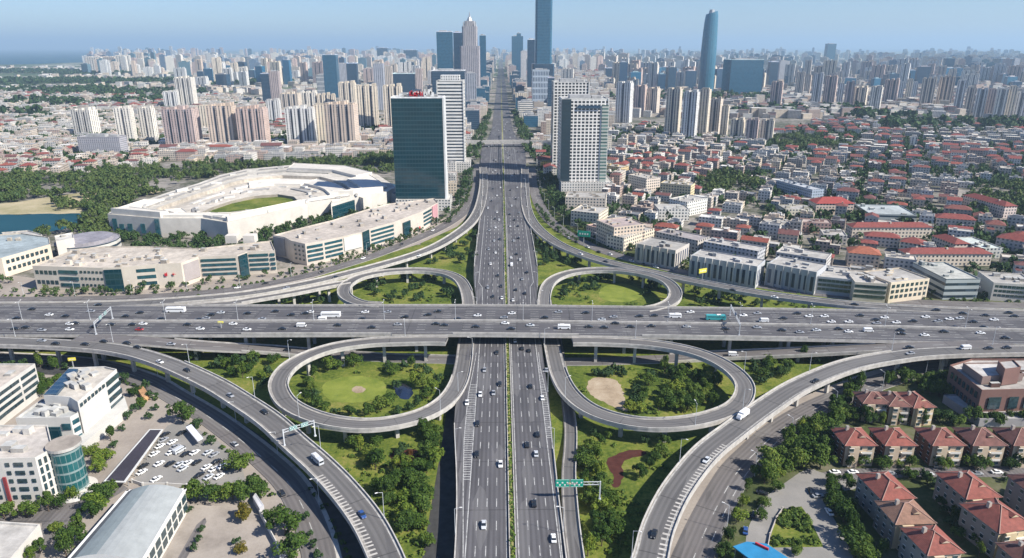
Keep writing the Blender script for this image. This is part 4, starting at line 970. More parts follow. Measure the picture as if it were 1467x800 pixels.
# long mall in front, left
r_, c_ = block('shopping_mall', [(46,381),(81,382),(147,384),(173,383),(223,379),(259,377),(284,368),(340,366),(354,361),(394,359),(388,345),(340,350),(285,356),(215,353),(150,353),(108,357)], 18,
  'long cream shopping mall with blue glass window bands behind the left service road', 'mall', fac='wall', wc=LTW, rc=(0.56,0.50,0.43), clutter=48, strips=[
  ((82,382),(110,383),'bands',3),((112,383),(146,384),'windows',3,6,1.6,1.6),((148,384),(173,383),'glass',.92),((176,382.5),(222,379),'bands',3),((225,379),(258,377),'letters',2,.5),((261,376),(283,368.5),'panel',(0.36,0.32,0.31),.18,.72),((286,368),(338,366),'bands',4),((341,366),(353,361.5),'glass',.96),((355,361),(384,359.6),'bands',4),((386,359.6),(393,359.2),'bands',4),((48,381),(80,382),'windows',2,5,2.4,2.8)])
t = MB()
for xx in (-8, 6): t.box(G(355,340,18).x-c_[0]+xx, G(355,345,18).y-c_[1], 17, 9, 8, 6, 0, 0, 0, WHT, WHT)
t.obj('stair_head', M['wall'], r_)
r_, c_ = block('shopping_mall', [(408,340),(417,345),(437,349.6),(463,345),(490,339),(518,332.6),(529,328),(565,318),(605,303),(627.5,290),(622,284),(590,288),(556,292),(529,299),(476,315.6),(433,326),(391,337)], 18,
  'curved cream shopping mall with window bands below the teal glass slab', 'mall', fac='wall', wc=(0.57,0.51,0.44), rc=(0.54,0.48,0.42), clutter=44, strips=[
  ((419,346),(436,349.5),'windows',4,3,1.5,1.5),((439,349.4),(462,345.3),'bands',4),((464,344.8),(490,339),'bands',4),((492,338.6),(517,333),'panel',(0.66,0.66,0.6),.3,.6),((519,332.4),(528,328.5),'glass',.98),((530,327.7),(564,318.3),'bands',4),((577,314),(587,310),'glass',.8),((588,309.7),(604,303.5),'letters',3,.1),((606,302.5),(618,296),'bands',4),((619,295.3),(626,291),'panel',(0.55,0.30,0.32),.2,.75),
  ((391.5,337.2),(407,339.8),'panel',(0.34,0.33,0.33),.1,.85)])
# the big oval building
outer = [(154,307),(157,304),(201,289.5),(240,276),(283,263),(316,250.7),(353,242.5),(424,236),(500,240),(540,250),(568,268),(554,275),(512,281),(441.6,291),(440,293),(325,319),(288,313),(228,313)]
poly = ccw(PP(outer, 18)); cx, cy = centroid(poly); root = empty('exhibition_hall', cx, cy)
inner_px = [(290,304),(303,297.5),(331,288),(364,281),(398,278.5),(421,282),(428,289),(405,295),(350,301.5),(314,306)]
inner = [(x-cx, y-cy) for x, y in ccw(PP(inner_px, 15))]; loc = [(x-cx, y-cy) for x, y in poly]
def onray(pl, ox, oy, a):
    best = 0
    for i in range(len(pl)):
        (x1,y1),(x2,y2) = pl[i], pl[(i+1)%len(pl)]; dx, dy = math.cos(a), math.sin(a); ex, ey = x2-x1, y2-y1
        den = dx*ey-dy*ex
        if abs(den) < 1e-9: continue
        t_ = ((x1-ox)*ey-(y1-oy)*ex)/den; u_ = ((x1-ox)*dy-(y1-oy)*dx)/den
        if t_ > 0 and -1e-6 <= u_ <= 1+1e-6: best = max(best, t_)
    return (ox+math.cos(a)*best, oy+math.sin(a)*best)
ic = centroid(inner); A_ = sorted(set([math.atan2(p[1]-ic[1], p[0]-ic[0]) for p in loc]+[math.atan2(p[1]-ic[1], p[0]-ic[0]) for p in inner]))
O_ = [onray(loc, *ic, a) for a in A_]; I_ = [onray(inner, *ic, a) for a in A_]; n = len(A_)
mid = [((a[0]*.55+b[0]*.45),(a[1]*.55+b[1]*.45)) for a, b in zip(O_, I_)]
wb = MB(); wb.prism(O_, 0, 18, 0, 0, WHT, WHT, top=False); wb.prism(I_, 0, 15, 0, 0, LTW, LTW, top=False)
for i in range(n): j=(i+1)%n; wb.face([(*I_[j],0),(*I_[i],0),(*I_[i],15),(*I_[j],15)], 0, LTW)
wb.obj('wall', M['wall'], root)
rb = MB()
for i in range(n):
    j = (i+1)%n; rb.face([(*O_[i],18),(*O_[j],18),(*mid[j],18.6),(*mid[i],18.6)], 0, (0.62,0.58,0.51)); rb.face([(*mid[i],18.6),(*mid[j],18.6),(*mid[j],15.0),(*mid[i],15.0)], 0, LTW)
    rb.face([(*mid[i],15),(*mid[j],15),(*I_[j],15),(*I_[i],15)], 0, (0.58,0.53,0.46))
def lp2(i, f): i %= n; return (O_[i][0]*(1-f)+I_[i][0]*f, O_[i][1]*(1-f)+I_[i][1]*f)
rb.obj('roof', M['roof'], root)
for f0, f1, z, cc_ in ((.10,.13,18.35,(.30,.29,.28)),(.26,.33,18.8,(.40,.38,.35)),(.60,.64,15.6,(.72,.7,.66)),(.80,.84,15.5,(.36,.35,.34))):
    for i in range(n):
        if (i*5+int(f0*100)) % 4 == 0: continue
        t = MB(); q_ = [lp2(i,f0), lp2(i+1,f0), lp2(i+1,f1), lp2(i,f1)]; t.prism(q_, z-1.2, z+.6, 0, 0, cc_, cc_); t.obj('roof_rib', M['roof'], root)
wt = (0.70,0.66,0.59)
for (i0, i1, f0, f1, z0, z1) in ((0,3,.06,.30,17.5,21),(3,5,.03,.2,17.5,23.5),(5,8,.08,.38,17.5,20.5),(8,10,.05,.22,17.5,22.5),(10,13,.12,.34,17.5,21),(13,15,.04,.3,17.5,24),(15,18,.1,.36,17.5,20.4),(18,21,.06,.26,17.5,22),(2,5,.52,.7,14,17.5),(7,10,.5,.66,14,18),(12,14,.55,.75,14,17),(16,19,.5,.68,14,17.8),(20,23,.52,.7,14,17.2)):
    i1 = min(i1, n); i0 = min(i0, i1-1); q_ = [lp2(i, f0) for i in range(i0, i1+1)]+[lp2(i, f1) for i in range(i1, i0-1, -1)]
    t = MB(); t.prism(q_, z0, z1, 0, 0, wt, tuple(c_*random.Random(i0).uniform(.8,1) for c_ in wt), parapet=.6); t.obj('roof_tier', M['wall'], root)
gb = MB(); gb.face([(*p, 12.2) for p in I_]); gb.obj('courtyard_garden', M['grass'], root)
for k in range(60):
    a = A_[0]+k*2*math.pi/60*1.0; o_, i_ = onray(loc,*ic,a), onray(inner,*ic,a); rg_ = random.Random(k); f = rg_.choice([.15,.3,.62,.75,.85]); z = 18.4 if f < .45 else 14.9
    x, y = o_[0]*(1-f)+i_[0]*f, o_[1]*(1-f)+i_[1]*f
    t = MB(); t.box(x, y, z, rg_.uniform(3,14), rg_.uniform(2,5), rg_.uniform(1,3), a+math.pi/2, 0, 0, (0.66,0.64,0.6), (lambda k_: tuple(q*k_ for q in (0.7,.69,.66)))(rg_.uniform(.5,1))); t.obj('roof_unit', M['roof'], root)
for (a, b, c, d_) in ((163,307.8,.1,.7),(172,308.8,.1,.45),(184,309.8,.2,.4),(203,311,.15,.5),(224,312.8,.0,.95)):
    p = G(a, b-3.5, 18); t = MB(); t.box(G(a,b,18).x-cx, G(a,b,18).y-cy-.2, 18*c, 4, 1.6, 18*d_, 0, 0, 0); t.obj('window', M['glass_teal'], root)
tag(root, 'huge cream oval hall with a green oval courtyard, beyond the malls on the left', 'hall', '', None, Vector((cx,cy,18))); occupy(poly, 6)
block('blue_roof_annex', [(470,256),(500,252),(560,262),(600,272),(566,278),(520,272),(474,262)], 14, 'annex with a blue roof strip beside the oval hall', rc=(0.05,0.16,0.26), wc=WHT, fac='wall', clutter=4)
block('gallery_building', [(474,293),(512,281),(520,284),(541,276),(546,268),(500,268),(478,278)], 17, 'white gallery building with violet glass front at the right end of the oval hall', wc=WHT, fac='wall', rc=(0.66,.63,.58), clutter=6, strips=[((475,292.6),(510,282),'glass',.85)])
# far-left group
block('market_hall', [(-60,372),(2,370),(72,350),(70,340),(30,334),(-60,340)], 15, 'long cream hall with a blue roof strip at the left edge behind the service road', wc=(0.66,0.58,0.47), fac='wall', rc=(0.36,0.42,0.44), clutter=6, strips=[((6,369),(68,351.5),'windows',2,9,2.4,2.6)])
block('cube_building', [(80,346),(106,341),(104,333),(78,338)], 18, 'small white cube shaped building beside the drum building', wc=WHT, fac='wall', rc=(0.6,0.58,0.54), clutter=1)
p = G(125, 342, 12); root = empty('drum_building', p.x, p.y); t = MB(); t.prism([(math.cos(a*.393)*24, math.sin(a*.393)*26) for a in range(16)], 0, 11, 0, 1, (0.55,0.53,0.48), (0.33,0.32,0.36), parapet=.6); t.obj('wall', [M['fac_band'], M['roof']], root)
t = MB(); t.prism([(math.cos(a*.393)*19, math.sin(a*.393)*21) for a in range(16)], 10.2, 13, 0, 0, (0.4,0.38,0.4), (0.30,0.29,0.33)); t.obj('roof', M['roof'], root)
tag(root, 'round drum building with a dark shallow roof near the river', 'building', '', None, Vector((p.x,p.y,12))); occupy(rect(p.x,p.y,60,60))
block('pavilion', [(2,333),(40,330),(60,336),(56,342),(10,343)], 10, 'low flat pavilion behind the market hall at the left edge', wc=WHT, fac='wall', clutter=3)

# right side: blocks along and behind the upper right ramp: front roof edge (px) at height h, depth in metres
def fblock(x1, y1, x2, y2, h, depth, look, fac='fac_low', wc=(0.58,0.53,0.46), rc=(0.46,0.44,0.41), roofk='flat', clutter=5, strips=(), name='apartment_block', cat='building', group=None, place='', tc=TILEC[0]):
    a, b = Vector(G2(x1, y1, h)), Vector(G2(x2, y2, h)); u = (b-a); L = u.length; u.normalize(); nn = Vector((-u.y, u.x))
    poly = [tuple(a), tuple(b), tuple(b+nn*depth), tuple(a+nn*depth)]
    if roofk == 'flat':
        return block(name, None, h, look, cat, place, fac, wc, rc, .8, clutter, poly, 0, None, strips, group)
    c = (a+b)/2+nn*depth/2; rot = math.atan2(u.y, u.x)
    root = empty('tiled_house' if name == 'apartment_block' else name, c.x, c.y, 0, rot)
    t = MB(); t.prism(rect(0, 0, L, depth), 0, h, 0, 0, wc, wc, top=False); t.obj('wall', M[fac], root)
    t = MB(); t.roof(0, 0, h, L, depth, depth*.26, 0, roofk == 'hip', 0, tc, .7, 1, wc); rf = t.obj('roof', [M['tile'], M['wall']], root)
    m_ = max(1, int(L/22))
    for q in range(m_):
        t = MB(); t.box(-L/2+(q+.5)*L/m_, depth*.12*(-1)**q, h, 1.3, 1.3, depth*.26+.4, 0, 0, 0, wc, wc); t.obj('chimney', M['wall'], rf)
    tag(root, look, 'house' if cat == 'building' else cat, place, group, Vector((c.x,c.y,h))); occupy(poly, 5)
    return root, (c.x, c.y)
GREY = (0.44,0.45,0.47)
fblock(880,326,924,321,19,30,'corner block with a brown flank and lit cream front behind the upper right ramp', wc=(0.60,0.50,0.40), rc=(0.46,0.38,0.36))
fblock(894,341,938,327,12,18,'low cream annex in front of the brown flanked corner block', wc=(0.66,0.58,0.46))
fblock(912,349,968,359,16,26,'shaded grey block with pale end wall, first along the upper right ramp', fac='fac_pier', wc=(0.52,0.48,0.44), strips=[((912,349),(968,359),'fins',6,(0.5,0.46,0.41))])
fblock(940,332,1000,345,15,18,'dark roofed block behind the first ramp side block', wc=(0.5,0.46,0.42), rc=(0.36,0.33,0.33))
fblock(990,366,1085,382,17,20,'long shaded block with white piers beside the yellow sign', fac='fac_pier', wc=GREY, strips=[((990,366),(1085,382),'fins',5,(0.52,0.51,0.50))])
fblock(1008,346,1086,360,15,16,'long grey block directly behind the one with white piers', wc=(0.46,0.46,0.48))
fblock(1100,377,1170,390,17,24,'grey block with dark tall windows, third along the upper right ramp', fac='fac_pier', wc=(0.42,0.43,0.45), strips=[((1100,377),(1170,390),'fins',5,(0.40,0.40,0.40))])
fblock(1112,361,1184,372,13,20,'low flat block behind the third ramp side block', wc=(0.52,0.5,0.48))
fblock(1172,396,1224,401,13,30,'low grey block with square windows, fourth along the upper right ramp', fac='wall', wc=(0.44,0.45,0.47), strips=[((1173,396),(1223,401),'windows',3,8,2.6,2.0)])
fblock(1225,404,1272,407,14,28,'beige block with dark windows, fifth along the upper right ramp', fac='wall', wc=(0.6,0.54,0.46), strips=[((1226,404),(1271,407),'windows',3,7,3.0,2.0)])
fblock(1277,405,1332,399,15,26,'sunlit cream block with square windows, sixth along the upper right ramp', fac='wall', wc=(0.72,0.62,0.48), strips=[((1278,405),(1331,399),'windows',3,8,2.2,2.2)])
fblock(1308,376,1356,400,15,24,'long green grey glass sided block with skylit roof', fac='fac_band', wc=(0.36,0.40,0.40), rc=(0.5,0.5,0.46))
fblock(1424,405,1490,409,13,26,'white block at the right edge behind the ramp', fac='wall', wc=WHT, strips=[((1426,405),(1488,409),'windows',3,10,2.2,1.8)])
fblock(1300,364,1422,364,10,13,'longest red tiled terrace running parallel to the highway','fac_low',roofk='hip', wc=(0.62,0.54,0.44))
fblock(1222,326,1336,326,10,13,'red tiled terrace farther back behind the chapel like houses',roofk='hip', wc=(0.62,0.54,0.44))
fblock(1240,338,1290,342,9,12,'short red tiled house left of the garden court',roofk='hip', wc=(0.62,0.56,0.48))
fblock(1290,346,1322,351,9,14,'short red tiled house in the middle of the garden court',roofk='hip', wc=(0.66,0.6,0.5))
fblock(1336,338,1368,350,9,13,'slanting red tiled house right of the garden court',roofk='hip', wc=(0.6,0.5,0.42))
fblock(1216,362,1262,366,11,16,'orange tiled house near the beige block',roofk='hip', wc=(0.62,0.52,0.42), tc=(0.34,0.12,0.075))
fblock(1342,312,1398,316,11,14,'red tiled terrace near the park at far right',roofk='hip', wc=(0.64,0.56,0.46))
fblock(1428,340,1500,352,12,16,'dark red tiled terrace at the right edge',roofk='hip', wc=(0.5,0.44,0.42))
fblock(1380,280,1440,296,12,14,'red tiled row house climbing beside the dark park',roofk='hip', wc=(0.6,0.5,0.45))
fblock(1170,292,1224,292,12,20,'bright red hipped roof house near the blue walled block',roofk='hip', wc=(0.6,0.5,0.42), tc=(0.33,0.065,0.058))
fblock(1246,306,1314,308,9,44,'wide low hall with pale metal roof among the red houses', fac='fac_band', wc=(0.34,0.38,0.38), rc=(0.46,0.5,0.5), name='metal_roof_hall')
fblock(1366,340,1408,356,9,18,'pale green sheet roofed shed between the red houses', wc=(0.5,0.5,0.46), rc=(0.55,0.6,0.56), name='shed_building')
fblock(1112,258,1164,272,14,16,'slate blue walled block in the middle of the old quarter', wc=(0.36,0.42,0.5), rc=(0.5,0.52,0.55))
fblock(810,282,868,284,16,30,'cream podium block at the foot of the nearest gridded tower', wc=(0.66,0.58,0.48), clutter=8)
fblock(818,302,858,306,15,30,'cream stepped block beside the shaded avenue', wc=(0.66,0.58,0.46), clutter=5)
fblock(840,322,858,328,11,16,'brown roofed low corner house by the ramp', wc=(0.56,0.42,0.34), rc=(0.42,0.3,0.27))
fblock(946,262,990,266,17,18,'yellowish apartment block with balconies', wc=(0.68,0.56,0.34))
fblock(900,250,926,256,18,22,'beige twin stair apartment block beside the yellowish one', wc=(0.62,0.54,0.46))
fblock(944,300,988,300,12,24,'white school like block with rows of windows', wc=(0.70,0.68,0.62))
fblock(985,290,1014,284,15,24,'white stepped block behind the school like one', wc=(0.72,0.70,0.64))
fblock(775,232,793,232,14,14,'small bright yellow building beside the shaded avenue', wc=(0.72,0.52,0.16), fac='fac_low')
fblock(860,236,890,240,12,18,'ochre block behind the nearest gridded tower', wc=(0.62,0.48,0.26))
fblock(1104,322,1140,322,9,18,'white flat building with a row of dark windows', wc=WHT)
fblock(1180,336,1214,338,9,20,'small white flat roofed building by the trees', wc=WHT)
fblock(1150,318,1192,320,10,16,'brown brick block with a white roof box', wc=(0.46,0.30,0.26), rc=(0.5,0.4,0.36))
fblock(1126,300,1164,300,9,22,'long pale flat roofed workshop among trees', wc=(0.62,0.58,0.46))
fblock(1060,200,1096,202,14,16,'pale block at the foot of the lower cream towers', wc=(0.62,0.58,0.5))

# ------------------------------------------------------------------ generated districts (continued)
right = PP([(868,268),(870,225),(900,206),(1000,205),(1110,205),(1290,190),(1560,196),(1560,425),(1340,420),(1100,396),(960,366),(900,340),(862,320),(860,290)])
grid(right, -0.5, 26, 22.5, .83, .31, (5,14), (10,23), (8.5,13.5), who='right')
rightfar = PP([(868,222),(870,186),(940,180),(1040,200),(1110,196),(1180,172),(1290,172),(1560,178),(1560,192),(1290,190),(1110,205)])
grid(rightfar, -0.35, 29, 25, .8, .34, (6,13), (11,24), (9,14), who='right')
left = PP([(-60,200),(100,196),(240,214),(330,214),(240,232),(130,246),(0,254),(-60,258)])
grid(left, 0.2, 25, 21, .86, .14, (5,12), (10,24), (9,14), who='left')
leftmid = PP([(-60,134),(250,128),(420,150),(560,170),(570,208),(470,206),(330,212),(240,213),(100,195),(-60,199)])
grid(leftmid, 0.1, 29, 27, .76, .06, (5,14), (11,30), (9,16), who='left')
cent = PP([(225,228),(250,212),(520,212),(560,176),(612,170),(600,190),(566,214),(566,224),(430,233),(335,238)])
grid(cent, 0.05, 27, 22, .92, .14, (8,16), (14,34), (12,20), who='left')
l2 = PP([(646,300),(668,262),(672,190),(655,190),(640,248)])
grid(l2, 0.0, 26, 26, .95, .1, (10,20), (14,22), (12,18), who='left')
l3 = PP([(600,104),(676,104),(668,150),(664,196),(640,196),(600,190),(590,150)])
grid(l3, 0.0, 44, 38, .95, .04, (12,42), (20,34), (16,28), who='left')
r3 = PP([(752,108),(800,104),(880,110),(880,186),(868,200),(860,190),(800,196),(764,196),(758,150)])
grid(r3, 0.0, 44, 38, .95, .04, (12,38), (20,34), (16,28), who='right')
r2 = PP([(770,200),(792,200),(800,255),(770,262),(752,236)])
grid(r2, 0.0, 28, 30, .7, .05, (9,16), (14,22), (12,18), who='right')
# sort by apparent size; nearest ones individually
cand.sort(key=lambda c: c[1])
cnt = {True: 0, False: 0}; far_houses = MB()
for (x, y, w, d, h, rot, tile, who) in cand:
    px, py = pix((x, y, 0)); rg_ = random.Random(int(x*13+y*7))
    wi = rg_.randrange(len(WALLC)); wc = WALLC[wi]
    if tile: ri = rg_.randrange(4); rc = TILEC[ri]
    else: ri = rg_.randrange(6); rc = ROOFC[ri]
    if cnt[tile] < 290:
        cnt[tile] += 1
        rk = ('hip' if rg_.random() < .6 else 'gable') if tile else 'flat'
        o = low_building(w, d, h, rk, wc, rc, rg_, 'tiled_house' if tile else 'flat_roofed_house', rg_.random() < .25)
        o.location = (x, y, 0); o.rotation_euler = (0,0,rot)
        zone = ('right of the expressway' if who == 'right' else 'left of the expressway')
        if tile: tag(o, WALLN[wi]+' house with red tiled '+rk+' roof', 'house', zone, 'red tiled houses '+zone, Vector((x,y,h)))
        else: tag(o, WALLN[wi]+' building with '+ROOFN[ri]+' flat roof', 'low building', zone, 'flat roofed buildings '+zone, Vector((x,y,h)))
    else:
        f = far_houses; poly = rect(x, y, w, d, rot); f.prism(poly, 0, h, 0, 1, wc, rc, top=not tile)
        if tile: f.roof(x, y, h, w, d, min(w,d)*.25, rot, True, 2, rc, .6, 3, wc)
        elif rg_.random() < .6: f.box(x, y, h, rg_.uniform(2,6), rg_.uniform(2,5), 2.5, rot, 3, 1, wc, rc)
    occupy(rect(x, y, w, d, rot), 1)
print('houses', cnt, len(cand))

# office towers crowding the far avenue
rg = random.Random(55)
for side in (-1, 1):
    y = 1430.0
    while y < 5600:
        y += rg.uniform(60, 120); w, d, h = rg.uniform(26,40), rg.uniform(22,34), rg.uniform(16,48)+max(0,y-1700)*.018; x = X0+side*(rg.uniform(37, 50)+w/2)
        if not free(x, y, w*.42): continue
        m_ = rg.choice(['gl_navy','fac_apt','gl_blue','fac_low','fac_band','gl_navy']); cc = rg.choice(CREAM) if m_.startswith('fac') else (1,1,1)
        o = box_tower(x, y, w, d, h, 0, m_, cc, parts=False); tag(o, ('blue glass' if m_.startswith('gl') else 'pale')+' block lining the far avenue', 'office tower', 'left side' if side < 0 else 'right side', 'blocks lining the far avenue', Vector((x,y,h/2))); occupy(rect(x,y,w,d))
# far quarters beyond: low buildings and towers by the thousand
rg = random.Random(77); far_low = MB(); far_tow = MB(); ft = []
def hz_ok(px, py): 
    if px < 215 and py < 97: return False
    return True
for k in range(9000):
    py = 74+(rg.random()**1.5)*96; px = rg.uniform(-30, 1500)
    p = G(px, py); x, y = p.x, p.y
    if y > 15500 or not hz_ok(px, py) or not free(x, y, 12): continue
    if px < 250 and py > 105 and (math.sin(py*.42+px*.012) > -.1): continue
    if py > 136 and px < 700: continue
    sc = 1+max(0, (y-2500)/5000)
    w, d, h = rg.uniform(14,34)*sc, rg.uniform(12,20)*sc, rg.uniform(8,22)
    wc = rg.choice(WALLC); tile = rg.random() < (.26 if px > 860 and py > 120 else .04); rc = rg.choice(TILEC) if tile else rg.choice(ROOFC)
    far_low.box(x, y, 0, w, d, h, rg.choice([0,.2,-.4,1.2]), 0, 1, wc, rc)
band = [(-40,-40,0)]
for k in range(5200):
    px = rg.uniform(125, 1500); r_ = rg.random()
    top = 73
    py = top+(r_**1.35)*62
    cl = math.sin(px*.021+py*.05)+math.sin(px*.047-py*.09+2)+math.sin(px*.009+1)
    if px < 260 and py > 110: continue
    if px < 620 and py > 128: continue
    if 1100 < px and py > 128: continue
    if 620 < px < 860 and rg.random() < .35 and py > 118: continue
    if cl < -0.9 and rg.random() < .7: continue
    if rg.random() < (py-92)/60: continue
    p = G(px, py); x, y = p.x, p.y
    if y > 15000 or (px < 212 and py < 95 and not (py > 80 and px > 125)) or not free(x, y, 22): continue
    h = rg.choice([45,60,75,90,100,110])*rg.uniform(.7,1.1)*(1+max(0, y-7000)/16000)
    if 900 < px: h *= .92
    w = rg.uniform(24,54); d = rg.uniform(15,24)
    if y > 5000: w *= 1.3
    ft.append((x, y, w, d, h, px, py))
ft.sort(key=lambda c: c[1])
rg = random.Random(9)
for i, (x, y, w, d, h, px, py) in enumerate(ft):
    kind = rg.random(); ci = rg.choice([0,1,2,3,3,5,5,6,4])
    if i < 270:
        if kind < .2:
            o = box_tower(x, y, w, d*1.3, h*rg.uniform(.7,1.15), rg.uniform(-.3,.3), rg.choice(['gl_navy','gl_blue']), (1,1,1), parts=False)
            o.color = rg.choice([(1,1,1,1),(1.2,1.3,1.4,1),(.9,1.2,1.3,1),(1.5,1.4,1.4,1)])
            tag(o, 'distant blue glass office tower', 'office tower', 'left of the expressway' if px < 717 else 'right of the expressway', 'distant glass office towers', Vector((x,y,h/2)))
        else:
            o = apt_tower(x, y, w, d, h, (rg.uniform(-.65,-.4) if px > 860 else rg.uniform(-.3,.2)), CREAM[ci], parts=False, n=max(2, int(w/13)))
            tag(o, NAMEC[ci]+' distant apartment tower', 'apartment tower', 'left of the expressway' if px < 717 else 'right of the expressway', 'distant apartment towers', Vector((x,y,h/2)))
    else:
        wc = CREAM[ci] if kind > .22 else rg.choice([(.12,.19,.28),(.16,.22,.30),(.1,.2,.25)])
        rot = rg.uniform(-.65,-.35) if px > 860 else rg.uniform(-.35,.25); far_tow.box(x, y, 0, w, d, h, rot, 0, 1, wc, (0.42,0.41,0.4))
        far_tow.box(x, y, h, w*.4, d*.5, 5, rot, 1, 1, wc, (0.42,0.41,0.4))
        if kind > .5: far_tow.box(x+(w*.2), y-.8, 0, w*.2, d, h+3, rot, 0, 1, tuple(min(.8,q*1.15) for q in wc), (0.42,0.41,0.4))
print('towers', len(ft), 'low', len(far_low.f))
o = far_low.obj('distant_low_buildings', [M['fac_low'], M['roof']]); o['kind'] = 'stuff'; tag(o, 'carpet of tiny low buildings spreading towards the horizon', 'distant buildings')
o = far_tow.obj('distant_tower_blocks', [M['fac_apt'], M['roof']]); o['kind'] = 'stuff'; tag(o, 'hazy mass of tiny tower blocks along the horizon', 'distant towers')
if far_houses.f: o = far_houses.obj('distant_houses', [M['fac_low'], M['roof'], M['tile'], M['wall']]); o['kind'] = 'stuff'; tag(o, 'close packed small houses of the old quarters in the distance', 'distant houses')
# ------------------------------------------------------------------ campus buildings, lower left
block('laboratory_building', [(-90,521),(50,521),(0,556),(-90,622)], 17, 'white laboratory block with stacked window slots at the upper left corner of the campus', wc=(0.58,0.56,0.52), fac='wall', rc=(0.56,0.50,0.44), clutter=5, strips=[((-30,578.5),(0,556),'windows',4,3,5.5,1.7),((2,554.6),(24,539),'windows',4,2,6.5,1.7),((28,536.4),(48,522.4),'windows',4,2,5.5,1.7)])
r_, c_ = block('campus_building', [(62,566),(99,527),(150,525),(167,529),(111,576),(100,569)], 20, 'tall white campus block with a long blank wall and a blue roof strip', wc=(0.62,0.60,0.56), fac='wall', rc=(0.54,0.50,0.44), clutter=12, strips=[((153,541),(166,530),'windows',4,1,11,2.4)])
t = MB(); pl = [(x-c_[0], y-c_[1]) for x, y in ccw(PP([(63,565.5),(98,528.5),(112,529),(80,565.5)], 20.2))]; t.prism(pl, 19, 20.3, 0, 0); t.obj('skylight', M['gl_navy'], r_)
t = MB()
a, b = G(113,575,20), G(150,544.5,20)
for q in range(7):
    p = a.lerp(b, (q+.4)/7); rot = math.atan2(b.y-a.y, b.x-a.x); wm = MB(); wm.box(p.x-c_[0]+.05, p.y-c_[1]-.05, 17.0, 1.6, .4, 1.5, rot, 0, 0, bottom=True); wm.obj('window', M['glass'], r_)
pl = [(x-c_[0], y-c_[1]) for x, y in ccw(PP([(98,640),(114,640),(183,583),(178,568),(150,570),(100,600)], 4.5))]; t = MB(); t.prism(pl, 0, 4.5, 0, 0, (0.58,0.57,0.53), (0.52,0.51,0.48)); t.obj('podium', M['wall'], r_)
block('campus_link_building', [(22,599),(60,572),(98,572),(110,581),(112,591),(100,598)], 15, 'lower white link block with a teal glass front between the campus blocks', wc=(0.60,0.59,0.56), fac='wall', rc=(0.45,0.46,0.45), clutter=12, strips=[((26,599),(83,598.4),'glass',.7),((86,598.3),(99,597.8),'bands',2),((101,597),(111,591.5),'bands',3)])
r_, c_ = block('office_building', [(-90,609),(68,609),(76,642),(50,656),(0,657),(-90,657)], 21, 'white office block with rounded teal glass corner at the left edge', wc=(0.62,0.59,0.54), fac='wall', rc=(0.52,0.48,0.44), clutter=9, strips=[((3,657),(13,656.8),'windows',5,1,1.5,1.6),((15,656.8),(33,656.5),'windows',5,1,3.4,1.7),((36,656.4),(46,656),'windows',5,1,1.5,1.6),((-60,657),(-8,657),'windows',5,4,1.8,1.7),((51,655.6),(74,643),'windows',5,3,1.1,2.6),((-3,657),(1.5,657),'panel',(0.26,0.05,0.055),0.0,.62)])
dc = G(91,636,21); t = MB(); cx_, cy_ = dc.x-c_[0], dc.y-c_[1]; rad = 5.5
ring_ = [(cx_+math.cos(a*math.pi/14)*rad, cy_+math.sin(a*math.pi/14)*rad) for a in range(28)]
t.prism(ring_, 2, 20.2, 0, 0); t.obj('glass_corner', M['gl_green'], r_)
t = MB(); t.prism([(cx_+math.cos(a*math.pi/14)*(rad+.5), cy_+math.sin(a*math.pi/14)*(rad+.5)) for a in range(28)], 20.2, 21.4, 0, 0, (0.6,0.58,0.54), (0.42,0.37,0.32)); t.obj('corner_roof', M['roof'], r_)
t = MB(); t.prism([(cx_+math.cos(a*math.pi/14)*(rad+2.4)+1.0, cy_+math.sin(a*math.pi/14)*(rad+2)-.6) for a in range(28)], 0, 2.0, 0, 0, (0.7,0.69,0.66), (0.6,0.56,0.5)); t.obj('plinth', M['wall'], r_)
block('low_office_building', [(-90,747),(0,747),(57,751),(11,805),(-60,880)], 7, 'low flat roofed white building cut by the lower left corner', wc=(0.62,0.59,0.54), fac='wall', rc=(0.50,0.48,0.45), clutter=2)
# the hall with the curved blue-grey roof
FL_, FR_, BR_, BL_ = [Vector(G2(*p, 9)) for p in ((98,802),(203,806),(265,702),(183,704))]
c = (FL_+FR_+BR_+BL_)/4; root = empty('sports_hall', c.x, c.y); q4 = [tuple(v-c) for v in (FL_,FR_,BR_,BL_)]
t = MB(); t.prism(q4, 0, 9, 0, 0, (0.70,0.67,0.60), (0.6,0.6,0.6), top=False); t.obj('wall', M['wall'], root)
rm = attr_mat('sheet_metal_roof', 0.9, 0.16, 0.3, 0.1)
t = MB(); K = 10
def arc(a, b, f): v = Vector(a).lerp(Vector(b), f); return (v.x, v.y, 9.05+2.6*math.sin(math.pi*f))
for k in range(K):
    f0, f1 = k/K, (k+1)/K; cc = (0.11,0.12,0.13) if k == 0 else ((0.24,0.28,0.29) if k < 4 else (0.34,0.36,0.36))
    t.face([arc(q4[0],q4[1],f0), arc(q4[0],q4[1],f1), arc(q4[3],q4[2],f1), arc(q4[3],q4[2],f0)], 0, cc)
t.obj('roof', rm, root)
t = MB()
for e0, e1 in ((q4[0],q4[1]),(q4[2],q4[3])):
    P_ = [arc(e0,e1,k/K) for k in range(K+1)]
    for k in range(K): t.face([(P_[k][0],P_[k][1],8.9),(P_[k+1][0],P_[k+1][1],8.9),P_[k+1],P_[k]], 0, (0.72,0.72,0.7))
t.obj('gable', M['wall'], root)
for (a_, b_) in ((q4[1],q4[2]),(q4[3],q4[0]),(q4[2],q4[3])):
    v = Vector(b_)-Vector(a_); L = v.length; rot = math.atan2(v.y, v.x); m_ = (Vector(a_)+Vector(b_))/2; t = MB(); t.box(m_.x, m_.y, 8.7, L+.8, .8, .7, rot, 0, 0, (0.75,0.74,0.72), (0.75,0.74,0.72), bottom=True); t.obj('eave', M['wall'], root)
